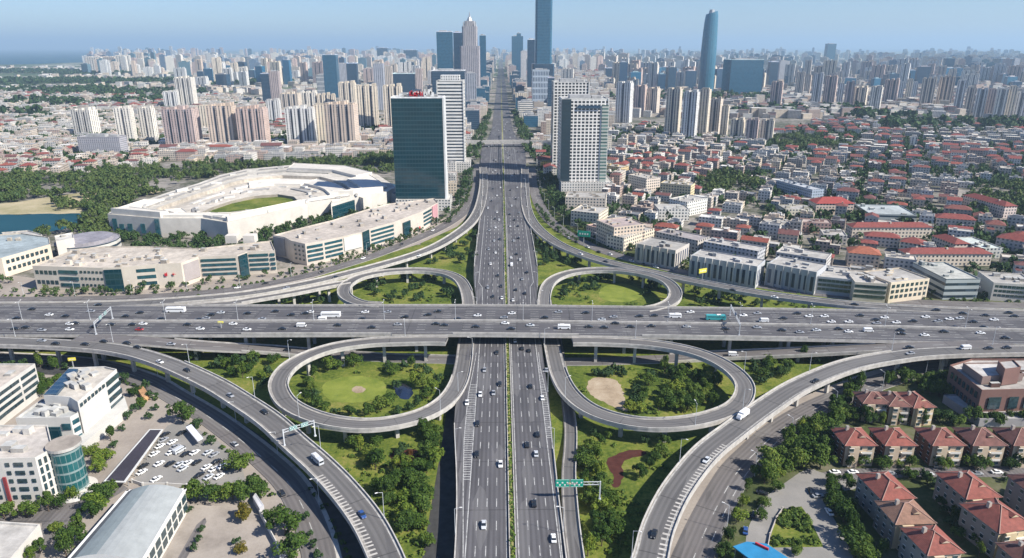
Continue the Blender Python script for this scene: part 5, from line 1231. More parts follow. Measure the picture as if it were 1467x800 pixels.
v = Vector(q4[2])-Vector(q4[1]); L = v.length; rot = math.atan2(v.y, v.x); nn = Vector((v.y,-v.x)).normalized(); wm = MB(); wm.box(0,0,0,3.4,.4,2.6,0,0,0,bottom=True); wme = wm.mesh('window',[M['glass']])
for k in range(8):
    for zz in (1.6, 5.2):
        p = Vector(q4[1])+v*((k+.5)/8)+nn*.05; o = bpy.data.objects.new('window', wme); COL.objects.link(o); o.parent = root; o.location = (p.x,p.y,zz); o.rotation_euler = (0,0,rot)
tag(root, 'long hall with a curved blue grey metal roof below the car park', 'hall', '', None, Vector((c.x,c.y,9))); occupy([tuple(v) for v in (FL_,FR_,BR_,BL_)], 4)
# dark covered walkway and white canopy by the car park
pl = ccw(PP([(214,615),(234,615),(179,691),(148,690)], 3.6)); c = centroid(pl); root = empty('covered_shed', *c); lp = [(x-c[0],y-c[1]) for x,y in pl]
t = MB(); t.prism(lp, 3.2, 3.6, 0, 0, (0.6,0.6,0.58), (0.6,0.6,0.58), bottom=True); t.obj('roof_edge', M['wall'], root)
t = MB(); t.face([(*p, 3.62) for p in inset(lp, .7)], 0, (0.055,0.05,0.065)); t.obj('roof', attr_mat('dark_panel', .7, .3, 2.0), root)
for k in range(6):
    for e0, e1 in ((lp[0],lp[3]),(lp[1],lp[2])):
        p = Vector(e0).lerp(Vector(e1), (k+.2)/6); q = Vector((0,0)); p = p*.93; t = MB(); t.cyl((p.x,p.y,0),(p.x,p.y,3.2),.15); t.obj('post', M['metal'], root)
tag(root, 'long dark roofed shed with pale edges beside the car park', 'shed', '', None, Vector((*c,3))); occupy(pl)
pl = ccw(PP([(266,612),(274,608),(291,628),(283,632)], 3.4)); c = centroid(pl); root = empty('canopy', *c); lp = [(x-c[0],y-c[1]) for x,y in pl]
t = MB(); t.prism(lp, 3.1, 3.4, 0, 0, (0.66,0.68,0.74), (0.66,0.68,0.78), bottom=True); t.obj('roof', M['wall'], root)
for p in inset(lp, .5): t = MB(); t.cyl((*p,0),(*p,3.1),.12); t.obj('post', M['metal'], root)
tag(root, 'small white canopy at the upper edge of the car park', 'canopy', '', None, Vector((*c,3)))
# little yard buildings and walls
for (pts, h, look) in (([(362,712),(366,706),(378,724),(372,729)],3,'narrow white roofed hut at the tree row beside the service road'), ([(396,782),(404,778),(412,784),(404,790)],3,'tiny white roofed kiosk between two round trees at the bottom'), ([(196,556),(204,552),(214,566),(205,570)],2.5,'small orange brown hut in the campus garden')):
    block('hut', pts, h, look, wc=(0.5,0.5,0.52) if 'orange' not in look else (0.5,0.3,0.15), rc=(0.6,0.6,0.62) if 'orange' not in look else (0.45,0.26,0.14), fac='wall', clutter=0, parapet=.1, cat='hut')
def wall_line(pts, h, look, col=(0.6,0.58,0.54), th=.3):
    W = [Vector(G2(*p)) for p in pts]; t = MB(); c = W[0]; root = empty('garden_wall', c.x, c.y)
    for a, b in zip(W, W[1:]):
        v = b-a; m_ = (a+b)/2-c; t.box(m_.x, m_.y, 0, v.length+.2, th, h, math.atan2(v.y, v.x), 0, 0, col, col)
    t.obj('wall', M['wall'], root); t = MB()
    for p in W: t.box(p.x-c.x, p.y-c.y, 0, .6, .6, h+.3, 0, 0, 0, col, col)
    t.obj('pier', M['wall'], root); tag(root, look, 'wall', '', None, Vector((c.x,c.y,1)))
wall_line([(374,741),(398,786),(402,800)], 2.6, 'straight pale boundary wall across the yard at the bottom left')
wall_line([(190,692),(205,697),(240,697),(268,699)], 1.6, 'low wall behind the curved roof hall along the car park')
wall_line([(1100,785),(1103,768),(1112,744),(1121,731)], 1.0, 'low wall along the left side of the triangular garden', (0.42,0.38,0.34))

# ------------------------------------------------------------------ brick complex and tiled houses, lower right
BRK = (0.22,0.125,0.105)
r_, c_ = block('brick_office_building', [(1361,523),(1392,514),(1540,514),(1540,556),(1407,559)], 15, 'red brick office building with stepped grey roofs at the right edge above the houses', wc=BRK, fac='wall', rc=(0.47,0.44,0.41), clutter=12, strips=[((1417,559.3),(1440,558.7),'windows',1,1,6,6),((1448,558.6),(1464,558.2),'windows',1,1,4.4,6),((1470,558.1),(1500,557.4),'windows',1,2,4,6),((1363.4,525.8),(1403.4,556.9),'windows',2,7,1.6,3)])
for nm, pts, z0, z1, cc in (('roof_block', [(1380,520),(1440,519),(1467,535),(1408,540)],14.5,18.5,(0.26,0.19,0.17)),('roof_tower',[(1430,517),(1452,515),(1463,526),(1440,529)],14.5,23,(0.24,0.14,0.12)),('podium',[(1352,566),(1404,600),(1540,600),(1540,560),(1407,562)],0,4.2,(0.36,0.34,0.34))):
    pl = [(x-c_[0],y-c_[1]) for x,y in ccw(PP(pts, z1))]; t = MB(); t.prism(pl, z0, z1, 0, 1, cc, (0.5,0.48,0.46), parapet=.6); t.obj(nm, [M['wall'], M['roof']], r_)
M['ridge'] = flat('ridge_tiles', (0.34,0.22,0.18), .9)
wmesh = {}
def winmesh(w, h):
    if (w,h) not in wmesh:
        t = MB(); t.box(0,0,0,w,.16,h,0,0,0,bottom=True); t.box(0,-.02,-.12,w+.3,.3,.12,0,1,1,(0.7,0.68,0.64),(0.7,0.68,0.64),bottom=True); t.box(0,-.02,h,w+.3,.26,.14,0,1,1,(0.7,0.68,0.64),(0.7,0.68,0.64),bottom=True)
        wmesh[(w,h)] = t.mesh('window', [M['glass'], M['wall']])
    return wmesh[(w,h)]
def villa(FL, FR, BR, BL, z, look, tc, wc, side=None, group='tiled estate houses', balc=True, gable=None, rise=.24, rows=3):
    a, b, c2, d2 = [Vector(G2(*p, z)) for p in (FL, FR, BR, BL)]
    c = (a+b+c2+d2)/4; wv = ((b-a)+(c2-d2))/2; w = wv.length-1.2; rot = math.atan2(wv.y, wv.x); nv = Vector((-wv.y, wv.x)).normalized(); d = abs((((d2-a)+(c2-b))/2).dot(nv))-1.2
    d = max(9, min(d, 24)); w = max(9, min(w, 26)); side = side or tuple(q*.8 for q in wc)  # side walls get a darker colour than the front, with their shade painted in
    root = empty('villa', c.x, c.y, 0, rot)
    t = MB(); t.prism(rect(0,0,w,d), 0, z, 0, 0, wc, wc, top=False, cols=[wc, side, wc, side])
    t.box(-w*.22, -d/2-.6, 0, w*.3, 1.4, z*.98, 0, 0, 0, wc, wc); t.obj('wall', M['wall'], root)
    t = MB(); t.roof(0, 0, z, w, d, min(w,d)*rise*1.3, 0, True, 0, tc, .8, 1, (0.5,0.45,0.4)); rf = t.obj('roof', [M['tile'], M['wall']], root)
    t = MB(); t.box(w*.12, -d*.18, z, 2.4, 2.6, min(w,d)*rise*.75, 0, 1, 1, wc, tc); t.roof(w*.12, -d*.2, z+min(w,d)*rise*.75, 2.4, 3.0, .9, 0, False, 0, tc, .3, 1, wc); t.obj('dormer', [M['tile'], M['wall']], rf)
    t = MB(); t.box(-w*.2, d*.1, z+.5, 1.1, 1.1, min(w,d)*rise*1.1+.6, 0, 0, 0, (0.5,0.42,0.36), (0.3,0.28,0.26)); t.obj('chimney', M['wall'], rf)
    hips = MB(); A_ = w/2+.8; B_ = d/2+.8; m_ = min(A_, B_); rz = z+min(w,d)*rise*1.3
    for sx in (-1,1):
        for sy in (-1,1): hips.cyl((sx*A_, sy*B_, z+.08), (sx*(A_-m_), sy*(B_-m_), rz+.05), .16, n=4, caps=False)
    if A_ > B_: hips.cyl((-(A_-m_),0,rz+.05),((A_-m_),0,rz+.05),.2,n=4)
    else: hips.cyl((0,-(B_-m_),rz+.05),(0,(B_-m_)+.01,rz+.05),.2,n=4)
    hips.obj('ridge', M['ridge'], rf); rf.color = (1,1,1,1)
    fh = z/rows
    for r_i in range(rows):
        for side_ in range(4):
            L = w if side_ % 2 == 0 else d; m_ = max(2, int(L/3.6))
            for q in range(m_):
                t_ = -L/2+(q+.5)*L/m_; ww_ = 1.7 if side_ % 2 == 0 else 1.15
                if side_ == 2: continue
                o = bpy.data.objects.new('window', winmesh(ww_, 1.45)); COL.objects.link(o); o.parent = root
                if side_ == 0:
                    on = abs(t_+w*.22) < w*.15; o.location = (t_, -d/2-(1.32 if on else .02), r_i*fh+.95)
                elif side_ == 1: o.location = (w/2+.02, t_, r_i*fh+.95); o.rotation_euler = (0,0,math.pi/2)
                else: o.location = (-w/2-.02, t_, r_i*fh+.95); o.rotation_euler = (0,0,-math.pi/2)
        if balc and r_i > 0:
            t = MB(); t.box(w*.2, -d/2-.7, r_i*fh-.1, w*.34, 1.4, .2, 0, 0, 0, (0.7,0.66,0.6), (0.7,0.66,0.6), bottom=True); t.box(w*.2, -d/2-1.35, r_i*fh+.1, w*.34, .12, .85, 0, 0, 0, (0.74,0.70,0.64), (0.74,0.7,0.64)); t.obj('balcony', M['wall'], root)
    t = MB(); t.box(w*.04, -d/2-.1, 0, 1.3, .3, 2.3, 0, 0, 0, (0.16,0.1,0.07), (0.16,0.1,0.07)); t.obj('door', M['wall'], root)
    tag(root, look, 'house', '', group, Vector((c.x,c.y,z))); occupy([tuple(v) for v in (a,b,c2,d2)], 3)
    return root
CRM = (0.56,0.45,0.33); T1, T2, T3, T4 = (0.25,0.085,0.068), (0.22,0.085,0.07), (0.165,0.08,0.07), (0.25,0.15,0.11)
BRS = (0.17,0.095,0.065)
row = [(1208,1254,1237,1192,T1,'red roofed house, leftmost of the row under the trees'),(1265,1312,1291,1247,T1,'second red roofed house of the row, brown side wall'),(1332,1382,1358,1313,T2,'middle red roofed house of the row, brown side wall'),(1390,1442,1414,1368,T3,'brown red roofed house fourth in the row'),(1448,1502,1470,1424,T3,'brown red roofed house at the right end of the row')]
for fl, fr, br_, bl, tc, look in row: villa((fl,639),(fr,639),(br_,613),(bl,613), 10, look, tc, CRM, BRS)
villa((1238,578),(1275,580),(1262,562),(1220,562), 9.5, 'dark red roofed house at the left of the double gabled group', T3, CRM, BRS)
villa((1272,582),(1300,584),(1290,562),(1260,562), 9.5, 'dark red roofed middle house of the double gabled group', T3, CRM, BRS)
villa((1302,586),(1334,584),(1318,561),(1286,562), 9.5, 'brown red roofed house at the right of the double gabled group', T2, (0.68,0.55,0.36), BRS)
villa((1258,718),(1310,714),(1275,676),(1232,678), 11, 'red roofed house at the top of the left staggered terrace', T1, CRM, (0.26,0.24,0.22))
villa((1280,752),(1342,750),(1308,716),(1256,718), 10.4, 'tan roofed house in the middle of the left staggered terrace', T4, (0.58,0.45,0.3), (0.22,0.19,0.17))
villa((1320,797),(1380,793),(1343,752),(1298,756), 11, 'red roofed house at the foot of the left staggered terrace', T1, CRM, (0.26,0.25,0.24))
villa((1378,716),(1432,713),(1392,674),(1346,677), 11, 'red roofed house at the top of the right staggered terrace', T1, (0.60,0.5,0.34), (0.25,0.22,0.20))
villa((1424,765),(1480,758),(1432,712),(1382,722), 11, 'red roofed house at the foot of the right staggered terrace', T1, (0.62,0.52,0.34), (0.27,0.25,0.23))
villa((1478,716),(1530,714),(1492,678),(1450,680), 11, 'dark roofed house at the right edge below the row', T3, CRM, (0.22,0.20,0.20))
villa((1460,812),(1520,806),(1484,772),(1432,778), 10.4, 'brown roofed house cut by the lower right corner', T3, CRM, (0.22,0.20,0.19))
# blue market canopy at the bottom
pl = ccw(PP([(1050,783),(1070,776),(1098,779),(1130,800),(1150,826),(1100,820)], 5)); c = centroid(pl); root = empty('blue_canopy', *c); lp = [(x-c[0],y-c[1]) for x,y in pl]
t = MB(); t.prism(lp, 4.6, 5.0, 0, 0, bottom=True); t.obj('roof', M['blue_roof'], root)
for p in inset(lp, .6): t = MB(); t.cyl((*p,0),(*p,4.6),.15); t.obj('post', M['metal'], root)
t = MB(); a_, b_ = [Vector(G2(*q,5.2))-Vector(c) for q in ((1082,779),(1101,788))]; v = b_-a_; t.box(*((a_+b_)/2), 5.0, v.length, .5, .8, math.atan2(v.y,v.x), 0, 0); t.obj('red_rim', M['red'], root)
tag(root, 'bright blue sheet canopy with a red rim at the bottom of the estate yard', 'canopy', '', None, Vector((*c,5)))
# ------------------------------------------------------------------ trees
def crown_mesh(name, seed, nclump, nleaf, leaf, tall=1.0, col=True):
    rg = np.random.RandomState(seed); P = []
    lobes = []
    for k in range(nclump):
        a = rg.uniform(0, 2*math.pi); e = rg.uniform(-.35, 1.0); rr_ = rg.uniform(.22, .74)
        lobes.append((math.cos(a)*rr_*math.cos(e), math.sin(a)*rr_*math.cos(e), (.62+.42*math.sin(e)*1.0)*tall, rg.uniform(.20, .42)))
    lobes.append((0,0,.62*tall,.5))
    mb = MB()
    for k in range(nleaf):
        L = lobes[rg.randint(len(lobes))]
        v = rg.normal(size=3); v /= np.linalg.norm(v)
        if v[2] < -.5: v[2] *= -.5
        r_ = L[3]*rg.uniform(.72, 1.06); c = np.array([L[0],L[1],L[2]])+v*r_
        nrm = v*1.0+rg.normal(size=3)*.45+np.array([0,0,.35]); nrm /= np.linalg.norm(nrm)
        t = np.cross(nrm, rg.normal(size=3)); t /= np.linalg.norm(t); b = np.cross(nrm, t); s = leaf*rg.uniform(.6, 1.3)
        q = rg.uniform(.55,1)
        g = float(rg.uniform(0,1)*.6+.4*rg.uniform()*1)
        mb.face([c-t*s-b*s*q*.3, c+t*s*.2-b*s*q, c+t*s+b*s*q*.4, c-t*s*.3+b*s*q], 0, (g,g,g))
    return mb
def trunk_mb():
    t = MB(); t.cyl((0,0,0),(0,0,.5),.055,.035,6)
    for a in (0.3,2.2,4.1): t.cyl((0,0,.38),(math.cos(a)*.28,math.sin(a)*.28,.72),.028,.012,5,caps=False)
    return t
CR = [crown_mesh('crown', 10+i, 9+i%5, 1250, .068, [1,1.15,.9,1.05,1.25,.95][i]).mesh('crown', [M['leaf']]) for i in range(6)]
TR = trunk_mb().mesh('trunk', [M['bark']])
NT = [0]
OKTREE = []
TREES = []
def tree(px, py, r, place, tint=None, kind=None, world=None):
    x, y = world or G2(px, py); TREES.append((x, y, r, place, tint, NT[0])); NT[0] += 1; OKTREE.append((x, y, r))
def build_tree(x, y, r, place, tint, idx):
    rg_ = random.Random(idx*31+7); k = rg_.randrange(6)
    root = empty('tree', x, y, 0, rg_.uniform(0, 6.28)); s = r/.78
    cr = bpy.data.objects.new('crown', CR[k]); COL.objects.link(cr); cr.parent = root; cr.scale = (s*rg_.uniform(.9,1.1), s*rg_.uniform(.9,1.1), s*rg_.uniform(.95,1.2))
    if rg_.random() < .2 and r < 5: cr.scale = (s*.62, s*.62, s*rg_.uniform(1.2,1.5))
    t = bpy.data.objects.new('trunk', TR); COL.objects.link(t); t.parent = root; t.scale = (s*.9, s*.9, s)
    tone = rg_.random(); tn = tint or ('dark' if tone < .38 else 'mid' if tone < .78 else 'light')
    cr.color = {'dark': (.62,.72,.62,1), 'mid': (1,1,1,1), 'light': (1.35,1.25,1.0,1), 'brown': (1.9,.95,.75,1), 'purple': (1.3,.35,.6,1)}[tn]
    nm = {'dark': 'dark green', 'mid': 'green', 'light': 'yellowish green', 'brown': 'brownish', 'purple': 'dark purple'}[tn]
    tag(root, ('small' if r < 2.7 else 'large' if r > 4.6 else 'round')+' '+nm+' tree', 'tree', place, 'trees '+place, Vector((x, y, r)))
def grove(poly, n, r0, r1, place, tint=None, gap=.95, seed=0, avoid=()):
    W = PP(poly); xs = [p[0] for p in W]; ys = [p[1] for p in W]; rg_ = random.Random(seed+len(place)+n); k = 0; tr = 0; av = [PP(a) for a in avoid]
    while k < n and tr < 4000:
        tr += 1; x, y = rg_.uniform(min(xs), max(xs)), rg_.uniform(min(ys), max(ys)); r = rg_.uniform(r0, r1)
        if not inpoly(x, y, W) or any(inpoly(x, y, a) for a in av): continue
        if any((x-a)**2+(y-b)**2 < ((r+c)*.5*gap)**2 for a, b, c in OKTREE): continue
        tree(0, 0, r, place, tint, None, (x, y)); k += 1
LLp = 'on grass below the left loop'
grove([(506,640),(552,638),(556,668),(600,672),(606,650),(622,650),(622,800),(598,800),(572,745),(534,690)], 27, 3.0, 4.8, LLp)
grove([(585,625),(620,622),(622,646),(605,646)], 4, 3.0, 4.2, LLp, 'dark')
for p in ((572,655),(586,660),(578,648)): tree(*p, 2.6, LLp, 'purple')
LRp = 'on grass below the right loop'
grove([(834,640),(862,655),(866,700),(878,725),(885,760),(884,800),(842,800)], 22, 2.8, 4.4, LRp, avoid=[[(864,650),(935,640),(935,664),(900,672),(900,704),(868,704)]])
for p in ((930,672,3.0),(938,662,3.0),(945,655,3.8),(858,636,2.8),(916,684,3.2),(850,622,2.6),(925,636,2.4),(872,628,2.8),(1060-110,640,2.8)): tree(*p, LRp)
L1 = 'inside the lower left loop'
for p in ((470,531,4.6),(484,529,3.4),(507,526,4.4),(442,554,3.2),(450,545,3.4),(447,563,3.6),(440,577,3.2),(455,583,3.6),(466,590,3.2),(482,594,2.6),(500,596,3.4),(528,594,3.0),(546,588,4.0),(558,582,4.2),(570,592,2.8),(556,530,3.2),(562,538,3.6),(576,531,3.2),(589,526,3.6),(600,533,2.8),(611,538,3.2),(596,552,4.0),(606,556,3.6),(620,560,3.6),(626,548,2.8),(612,572,3.2),(598,582,2.6),(585,590,2.6),(566,556,3.0),(450,570,3.0)): tree(*p, L1)
L2 = 'inside the lower right loop'
grove([(912,565),(932,535),(975,527),(1010,532),(1032,552),(1030,582),(995,595),(945,600),(916,592)], 34, 3.0, 4.6, L2)
grove([(846,538),(900,532),(904,538),(860,542)], 8, 2.2, 3.0, L2, 'dark'); grove([(898,548),(915,545),(915,590),(900,592)], 6, 2.0, 3.0, L2)
grove([(262,506),(330,508),(398,514),(388,530),(380,556),(352,556),(325,540),(296,526)], 22, 2.6, 4.0, 'on grass between the left ramps')
grove([(1072,524),(1110,519),(1180,512),(1176,521),(1130,537),(1086,556)], 16, 2.6, 4.0, 'on grass between the right ramps')
grove([(518,402),(560,398),(620,398),(648,408),(652,430),(560,433),(520,424)], 26, 2.6, 4.0, 'inside the upper left loop')
grove([(806,408),(850,398),(930,402),(948,415),(940,431),(810,431)], 24, 2.6, 4.2, 'inside the upper right loop', avoid=[[(856,406),(925,406),(928,432),(860,434)]])
grove([(606,378),(676,345),(686,312),(680,380),(650,384)], 18, 2.8, 4.4, 'in the upper left grass wedge')
grove([(398,432),(478,412),(476,436),(335,438)], 14, 2.4, 3.6, 'between the upper left ramps')
grove([(764,345),(780,350),(848,380),(800,386),(770,388)], 18, 2.8, 4.2, 'in the upper right grass wedge')
grove([(990,418),(1100,432),(1190,437),(1000,440)], 18, 2.4, 3.8, 'below the upper right ramp')
# campus
Cp = 'around the car park'
for p in ((262,606,5.4,'mid'),(303,635,2.6,'mid'),(286,612,2.4,'light'),(342,674,5.2,'mid'),(119,655,3.0,'light'),(134,652,3.0,'light'),(149,662,3.8,'light'),(143,676,3.6,'light'),(159,632,3.6,'mid'),(165,640,2.0,'brown')): tree(p[0],p[1],p[2],Cp,p[3])
for x in (271,284,302,319,334,349,361,374): tree(x, 716+(2 if x == 302 else 0)-(4 if x > 355 else 0), 4.2, 'in the row below the car park', 'mid')
Yp = 'in the lower left yard'
for p in ((352,744,3.8,'brown'),(272,733,1.8,'light'),(390,744,3.2,None),(409,766,5.0,None),(421,802,5.4,None),(345,792,2.2,'brown'),(341,780,1.8,'brown'),(290,760,1.6,None),(286,776,1.8,None),(281,790,1.8,None),(438,746,2.2,None),(444,770,1.8,None),(449,786,1.8,None),(455,800,1.8,None)): tree(p[0],p[1],p[2],Yp,p[3])
Hp = 'left of the curved roof hall'
for p in ((159,708,3.6),(148,718,4.2),(139,730,4.4),(131,742,3.6),(115,772,4.4),(103,786,4.4),(96,800,4.6),(107,718,3.4),(82,764,3.0),(58,793,2.8),(46,806,2.8),(70,733,3.8),(84,727,3.0),(40,742,3.8),(7,744,4.0),(-10,742,4.0)): tree(*p, Hp)
Tp = 'in the campus garden'
for p in ((15,527,3.2),(34,525,3.2),(58,526,4.0),(79,528,3.6),(94,526,2.6),(71,556,3.6),(64,566,3.6),(82,550,3.2),(60,548,3.2),(193,566,3.2),(180,546,2.8),(210,558,2.8),(219,572,3.0),(204,584,3.2),(196,590,2.4),(186,600,2.2),(174,618,1.8),(212,602,2.2),(222,588,2.2),(-20,528,3.4)): tree(*p, Tp)
# estate
Ep = 'in the estate on the right'
grove([(1092,700),(1100,672),(1112,650),(1140,628),(1180,604),(1205,600),(1192,645),(1186,672),(1150,676),(1122,690)], 32, 3.6, 5.4, Ep, None, .8)
grove([(1200,586),(1240,556),(1290,548),(1355,548),(1356,566),(1340,575),(1320,556),(1215,556),(1212,600),(1190,604)], 22, 3.2, 4.8, Ep, 'dark', .8)
for i, x in enumerate((1222,1240,1262,1280,1300,1318,1338,1356,1374,1392,1410,1428,1446,1464)): tree(x, 604+(i%3)*3, 3.4+(i%2)*.8, 'in the row behind the houses', 'dark' if i%2 else None)
for i, x in enumerate((1216,1232,1262,1282,1302,1342,1352,1388,1398,1412,1446,1458)): tree(x, 672-(i%2)*4, 2.8+(i%3)*.5, 'in front of the house row', 'dark' if i%3 else None)
for p in ((1064,726,3.0),(1058,748,3.2),(1043,776,3.6),(1070,704,2.8),(1038,800,3.2),(1082,683,3.0)): tree(*p, 'along the right service road')
grove([(1318,682),(1340,682),(1372,716),(1384,740),(1420,775),(1400,790),(1382,780),(1346,716),(1314,700)], 14, 2.2, 3.2, 'between the staggered terraces', 'dark')
grove([(1440,682),(1452,684),(1490,740),(1500,760),(1480,752)], 5, 2.0, 2.8, 'between the staggered terraces', 'dark')
for p in ((1194,712,3.8),(1202,730,4.2),(1208,748,4.4),(1216,768,4.2),(1212,700,3.4),(1222,786,4.4),(1230,800,4.0),(1188,694,3.0),(1110,705,3.0),(1095,728,2.6),(1090,745,2.6)): tree(*p, 'around the estate yard', 'dark')
for p in ((1214,735,3.6),(1220,752,3.0),(1228,768,3.0),(1238,786,3.0),(1262,795,3.4),(1246,800,2.8),(1206,716,2.6),(1324,690,2.4),(1336,700,2.2),(1350,735,2.2),(1360,752,2.2),(1372,770,2.4),(1440,690,2.4),(1402,796,2.4),(1140,795,2.2),(1302,686,2.8)): tree(*p, 'beside the staggered terraces')
TREES.sort(key=lambda t: -t[2]*ppm((t[0], t[1], 3)))
for t_ in TREES[:298]: build_tree(*t_)
REST = TREES[298:]; print('near trees', NT[0])
# low shrubs of the triangular garden
sh = MB(); W = PP([(1104,782),(1107,768),(1114,745),(1124,733),(1147,729),(1156,742),(1176,782)]); rg_ = random.Random(4); k = 0
def shrub_clump(mb, x, y, z, r, rg_, n=26):
    for _ in range(n):
        a, e = rg_.uniform(0,6.28), rg_.uniform(.1,1.5); v = Vector((math.cos(a)*math.cos(e), math.sin(a)*math.cos(e), math.sin(e))); c = Vector((x,y,z))+v*r
        nn = (v+Vector((rg_.gauss(0,.4),rg_.gauss(0,.4),rg_.gauss(0,.4)))).normalized(); t = nn.orthogonal().normalized(); b = nn.cross(t); s = r*.32; g = rg_.random()
        mb.face([c-t*s-b*s, c+t*s-b*s, c+t*s+b*s, c-t*s+b*s], 0, (g,g,g))
while k < 60:
    x, y = rg_.uniform(min(p[0] for p in W), max(p[0] for p in W)), rg_.uniform(min(p[1] for p in W), max(p[1] for p in W))
    if not inpoly(x, y, W): continue
    px_, py_ = pix((x,y,0))
    if abs(py_-767) < 4: continue
    shrub_clump(sh, x, y, .3, rg_.uniform(.7,1.5), rg_); k += 1
o = sh.obj('garden_shrubs', M['leaf']); o['kind'] = 'stuff'; tag(o, 'dense green shrubs filling the triangular garden in the estate yard', 'shrubs')
hm = MB(); rg_ = random.Random(6)
for path, off, hgt in ((ROADS['frontage_road_southwest'], -7.6, 1.2), (ROADS['frontage_path'], -3.0, 1.2), (ROADS['frontage_road_southeast'], 11.8, 1.0), (ROADS['frontage_road_west'], -7.6, 1.4), (ROADS['frontage_road_east'], 7.4, 1.6)):
    for i in range(0, len(path)-1):
        if rg_.random() < .75: x, y = offs(path, i, off+rg_.uniform(-.8,.8)); shrub_clump(hm, x, y, .1, hgt*rg_.uniform(.7,1.3), rg_, 16)
o = hm.obj('roadside_hedge', M['leaf']); o['kind'] = 'stuff'; tag(o, 'low clipped hedges following the service roads', 'hedge')
# rough growth on the interchange grass
sc = MB(); rg_ = random.Random(15)
for k in range(3600):
    px_, py_ = rg_.uniform(250,1190), rg_.uniform(395,800); x, y = G2(px_, py_)
    inside = False
    for nm in ROADS:
        P_ = ROADS[nm]
        if any((x-p[0])**2+(y-p[1])**2 < 64 for p in P_[::2]): inside = True; break
    if inside or abs(x) < 32 or (356 < y < 412) or not inpoly(x, y, GREEN+[]) and not (470 < px_ < 1000): continue
    if px_ < 440 and py_ > 600: continue
    if px_ > 1060 and py_ > 560: continue
    if 440 < px_ < 600 and 536 < py_ < 584: continue
    if 838 < px_ < 900 and 538 < py_ < 596: continue
    if 864 < px_ < 932 and 640 < py_ < 704: continue
    if 854 < px_ < 926 and 405 < py_ < 435: continue
    shrub_clump(sc, x, y, 0, rg_.uniform(.5,1.6)*(1.3 if py_ < 440 else 1), rg_, 10)
o = sc.obj('undergrowth', M['leaf']); o['kind'] = 'stuff'; tag(o, 'scattered low bushes on the grass of the interchange', 'undergrowth')

# mass planting: woods and the trees among the houses
def np_crowns(items, ntemp=5, nq=70, leaf=.16, seed=3):
    """items: (x, y, radius, tone) -> one mesh of many small crowns on trunks"""
    rg = np.random.RandomState(seed); T = []
    for k in range(ntemp):
        mb = crown_mesh('t', 50+k+seed, 5, nq, leaf, 1+.1*(k%3)); T.append((np.array(mb.v, dtype=np.float32), np.array([c[0] for c in mb.c], dtype=np.float32)))
    V = []; Cc = []
    for i, (x, y, r, tone) in enumerate(items):
        v, c = T[i % ntemp]; s = r/.78; a = rg.uniform(0, 6.28); ca, sa = math.cos(a)*s, math.sin(a)*s
        w = np.empty_like(v); w[:,0] = x+v[:,0]*ca-v[:,1]*sa; w[:,1] = y+v[:,0]*sa+v[:,1]*ca; w[:,2] = v[:,2]*s*rg.uniform(1.0,1.45)-.15*s
        V.append(w); Cc.append(np.clip(c*.6+tone*.4, 0, 1))
    V = np.concatenate(V); Cc = np.concatenate(Cc); nf = len(Cc)
    me = bpy.data.meshes.new('crowns'); me.vertices.add(len(V)); me.vertices.foreach_set('co', V.ravel()); me.loops.add(len(V)); me.loops.foreach_set('vertex_index', np.arange(len(V), dtype=np.int32))
    me.polygons.add(nf); me.polygons.foreach_set('loop_start', np.arange(0, nf*4, 4, dtype=np.int32)); me.polygons.foreach_set('loop_total', np.full(nf, 4, dtype=np.int32))
    ca_ = me.color_attributes.new('Col', 'FLOAT_COLOR', 'CORNER'); col = np.repeat(np.stack([Cc,Cc,Cc,np.ones_like(Cc)], 1), 4, axis=0).astype(np.float32); ca_.data.foreach_set('color', col.ravel())
    me.materials.append(M['leaf_far']); me.update(calc_edges=True); return me
def scatter_mass(name, polys, dens, r0, r1, look, seed, nq=70, keep=None, leaf=.16, test=False):
    rg_ = random.Random(seed); items = []
    for W in polys:
        xs = [p[0] for p in W]; ys = [p[1] for p in W]; A = abs(area(W)); n = int(A*dens)
        for _ in range(n*3):
            if n <= 0: break
            x, y = rg_.uniform(min(xs), max(xs)), rg_.uniform(min(ys), max(ys))
            if not inpoly(x, y, W): continue
            n -= 1
            if keep and not keep(x, y): continue
            if test and not free(x, y, 1.5): continue
            items.append((x, y, rg_.uniform(r0, r1), rg_.random()))
    me = np_crowns(items, nq=nq, leaf=leaf, seed=seed); o = bpy.data.objects.new(name, me); COL.objects.link(o); o['kind'] = 'stuff'; tag(o, look, name.replace('_', ' '))
    print(name, len(items)); return o
o = bpy.data.objects.new('smaller_trees', np_crowns([(t[0], t[1], t[2], .55) for t in REST], nq=300, leaf=.11, seed=9)); COL.objects.link(o); o['kind'] = 'stuff'; tag(o, 'many smaller trees in groups on the farther grass of the interchange', 'trees')
scatter_mass('woodland', WOODS, 1/48, 2.6, 6.4, 'dense dark green belts of woodland around the river and between the old quarters', 1, nq=85, keep=lambda x, y: math.sin(x*.045+y*.02)+math.sin(x*.021-y*.05+2)+random.Random(int(x*3+y)).uniform(-.6,.6) > -1.0)
MT = [PP(l) for l in ([(440,345),(430,330),(380,340),(330,345),(240,346),(225,350),(160,350),(150,333),(232,344),(325,326),(440,302)], [(440,318),(480,312),(560,284),(548,280),(470,300),(440,306)], [(-60,318),(120,328),(150,345),(100,335),(-60,336)], [(118,285),(200,276),(232,278),(200,290),(160,302),(150,330),(112,326)], [(150,330),(232,340),(440,318),(560,284),(560,300),(440,350),(390,365),(330,372),(230,380),(108,384),(108,352)])]
scatter_mass('mall_trees', MT, 1/60, 3, 4.6, 'green trees filling the gap between the oval hall and the curved malls', 2, nq=90, test=True)
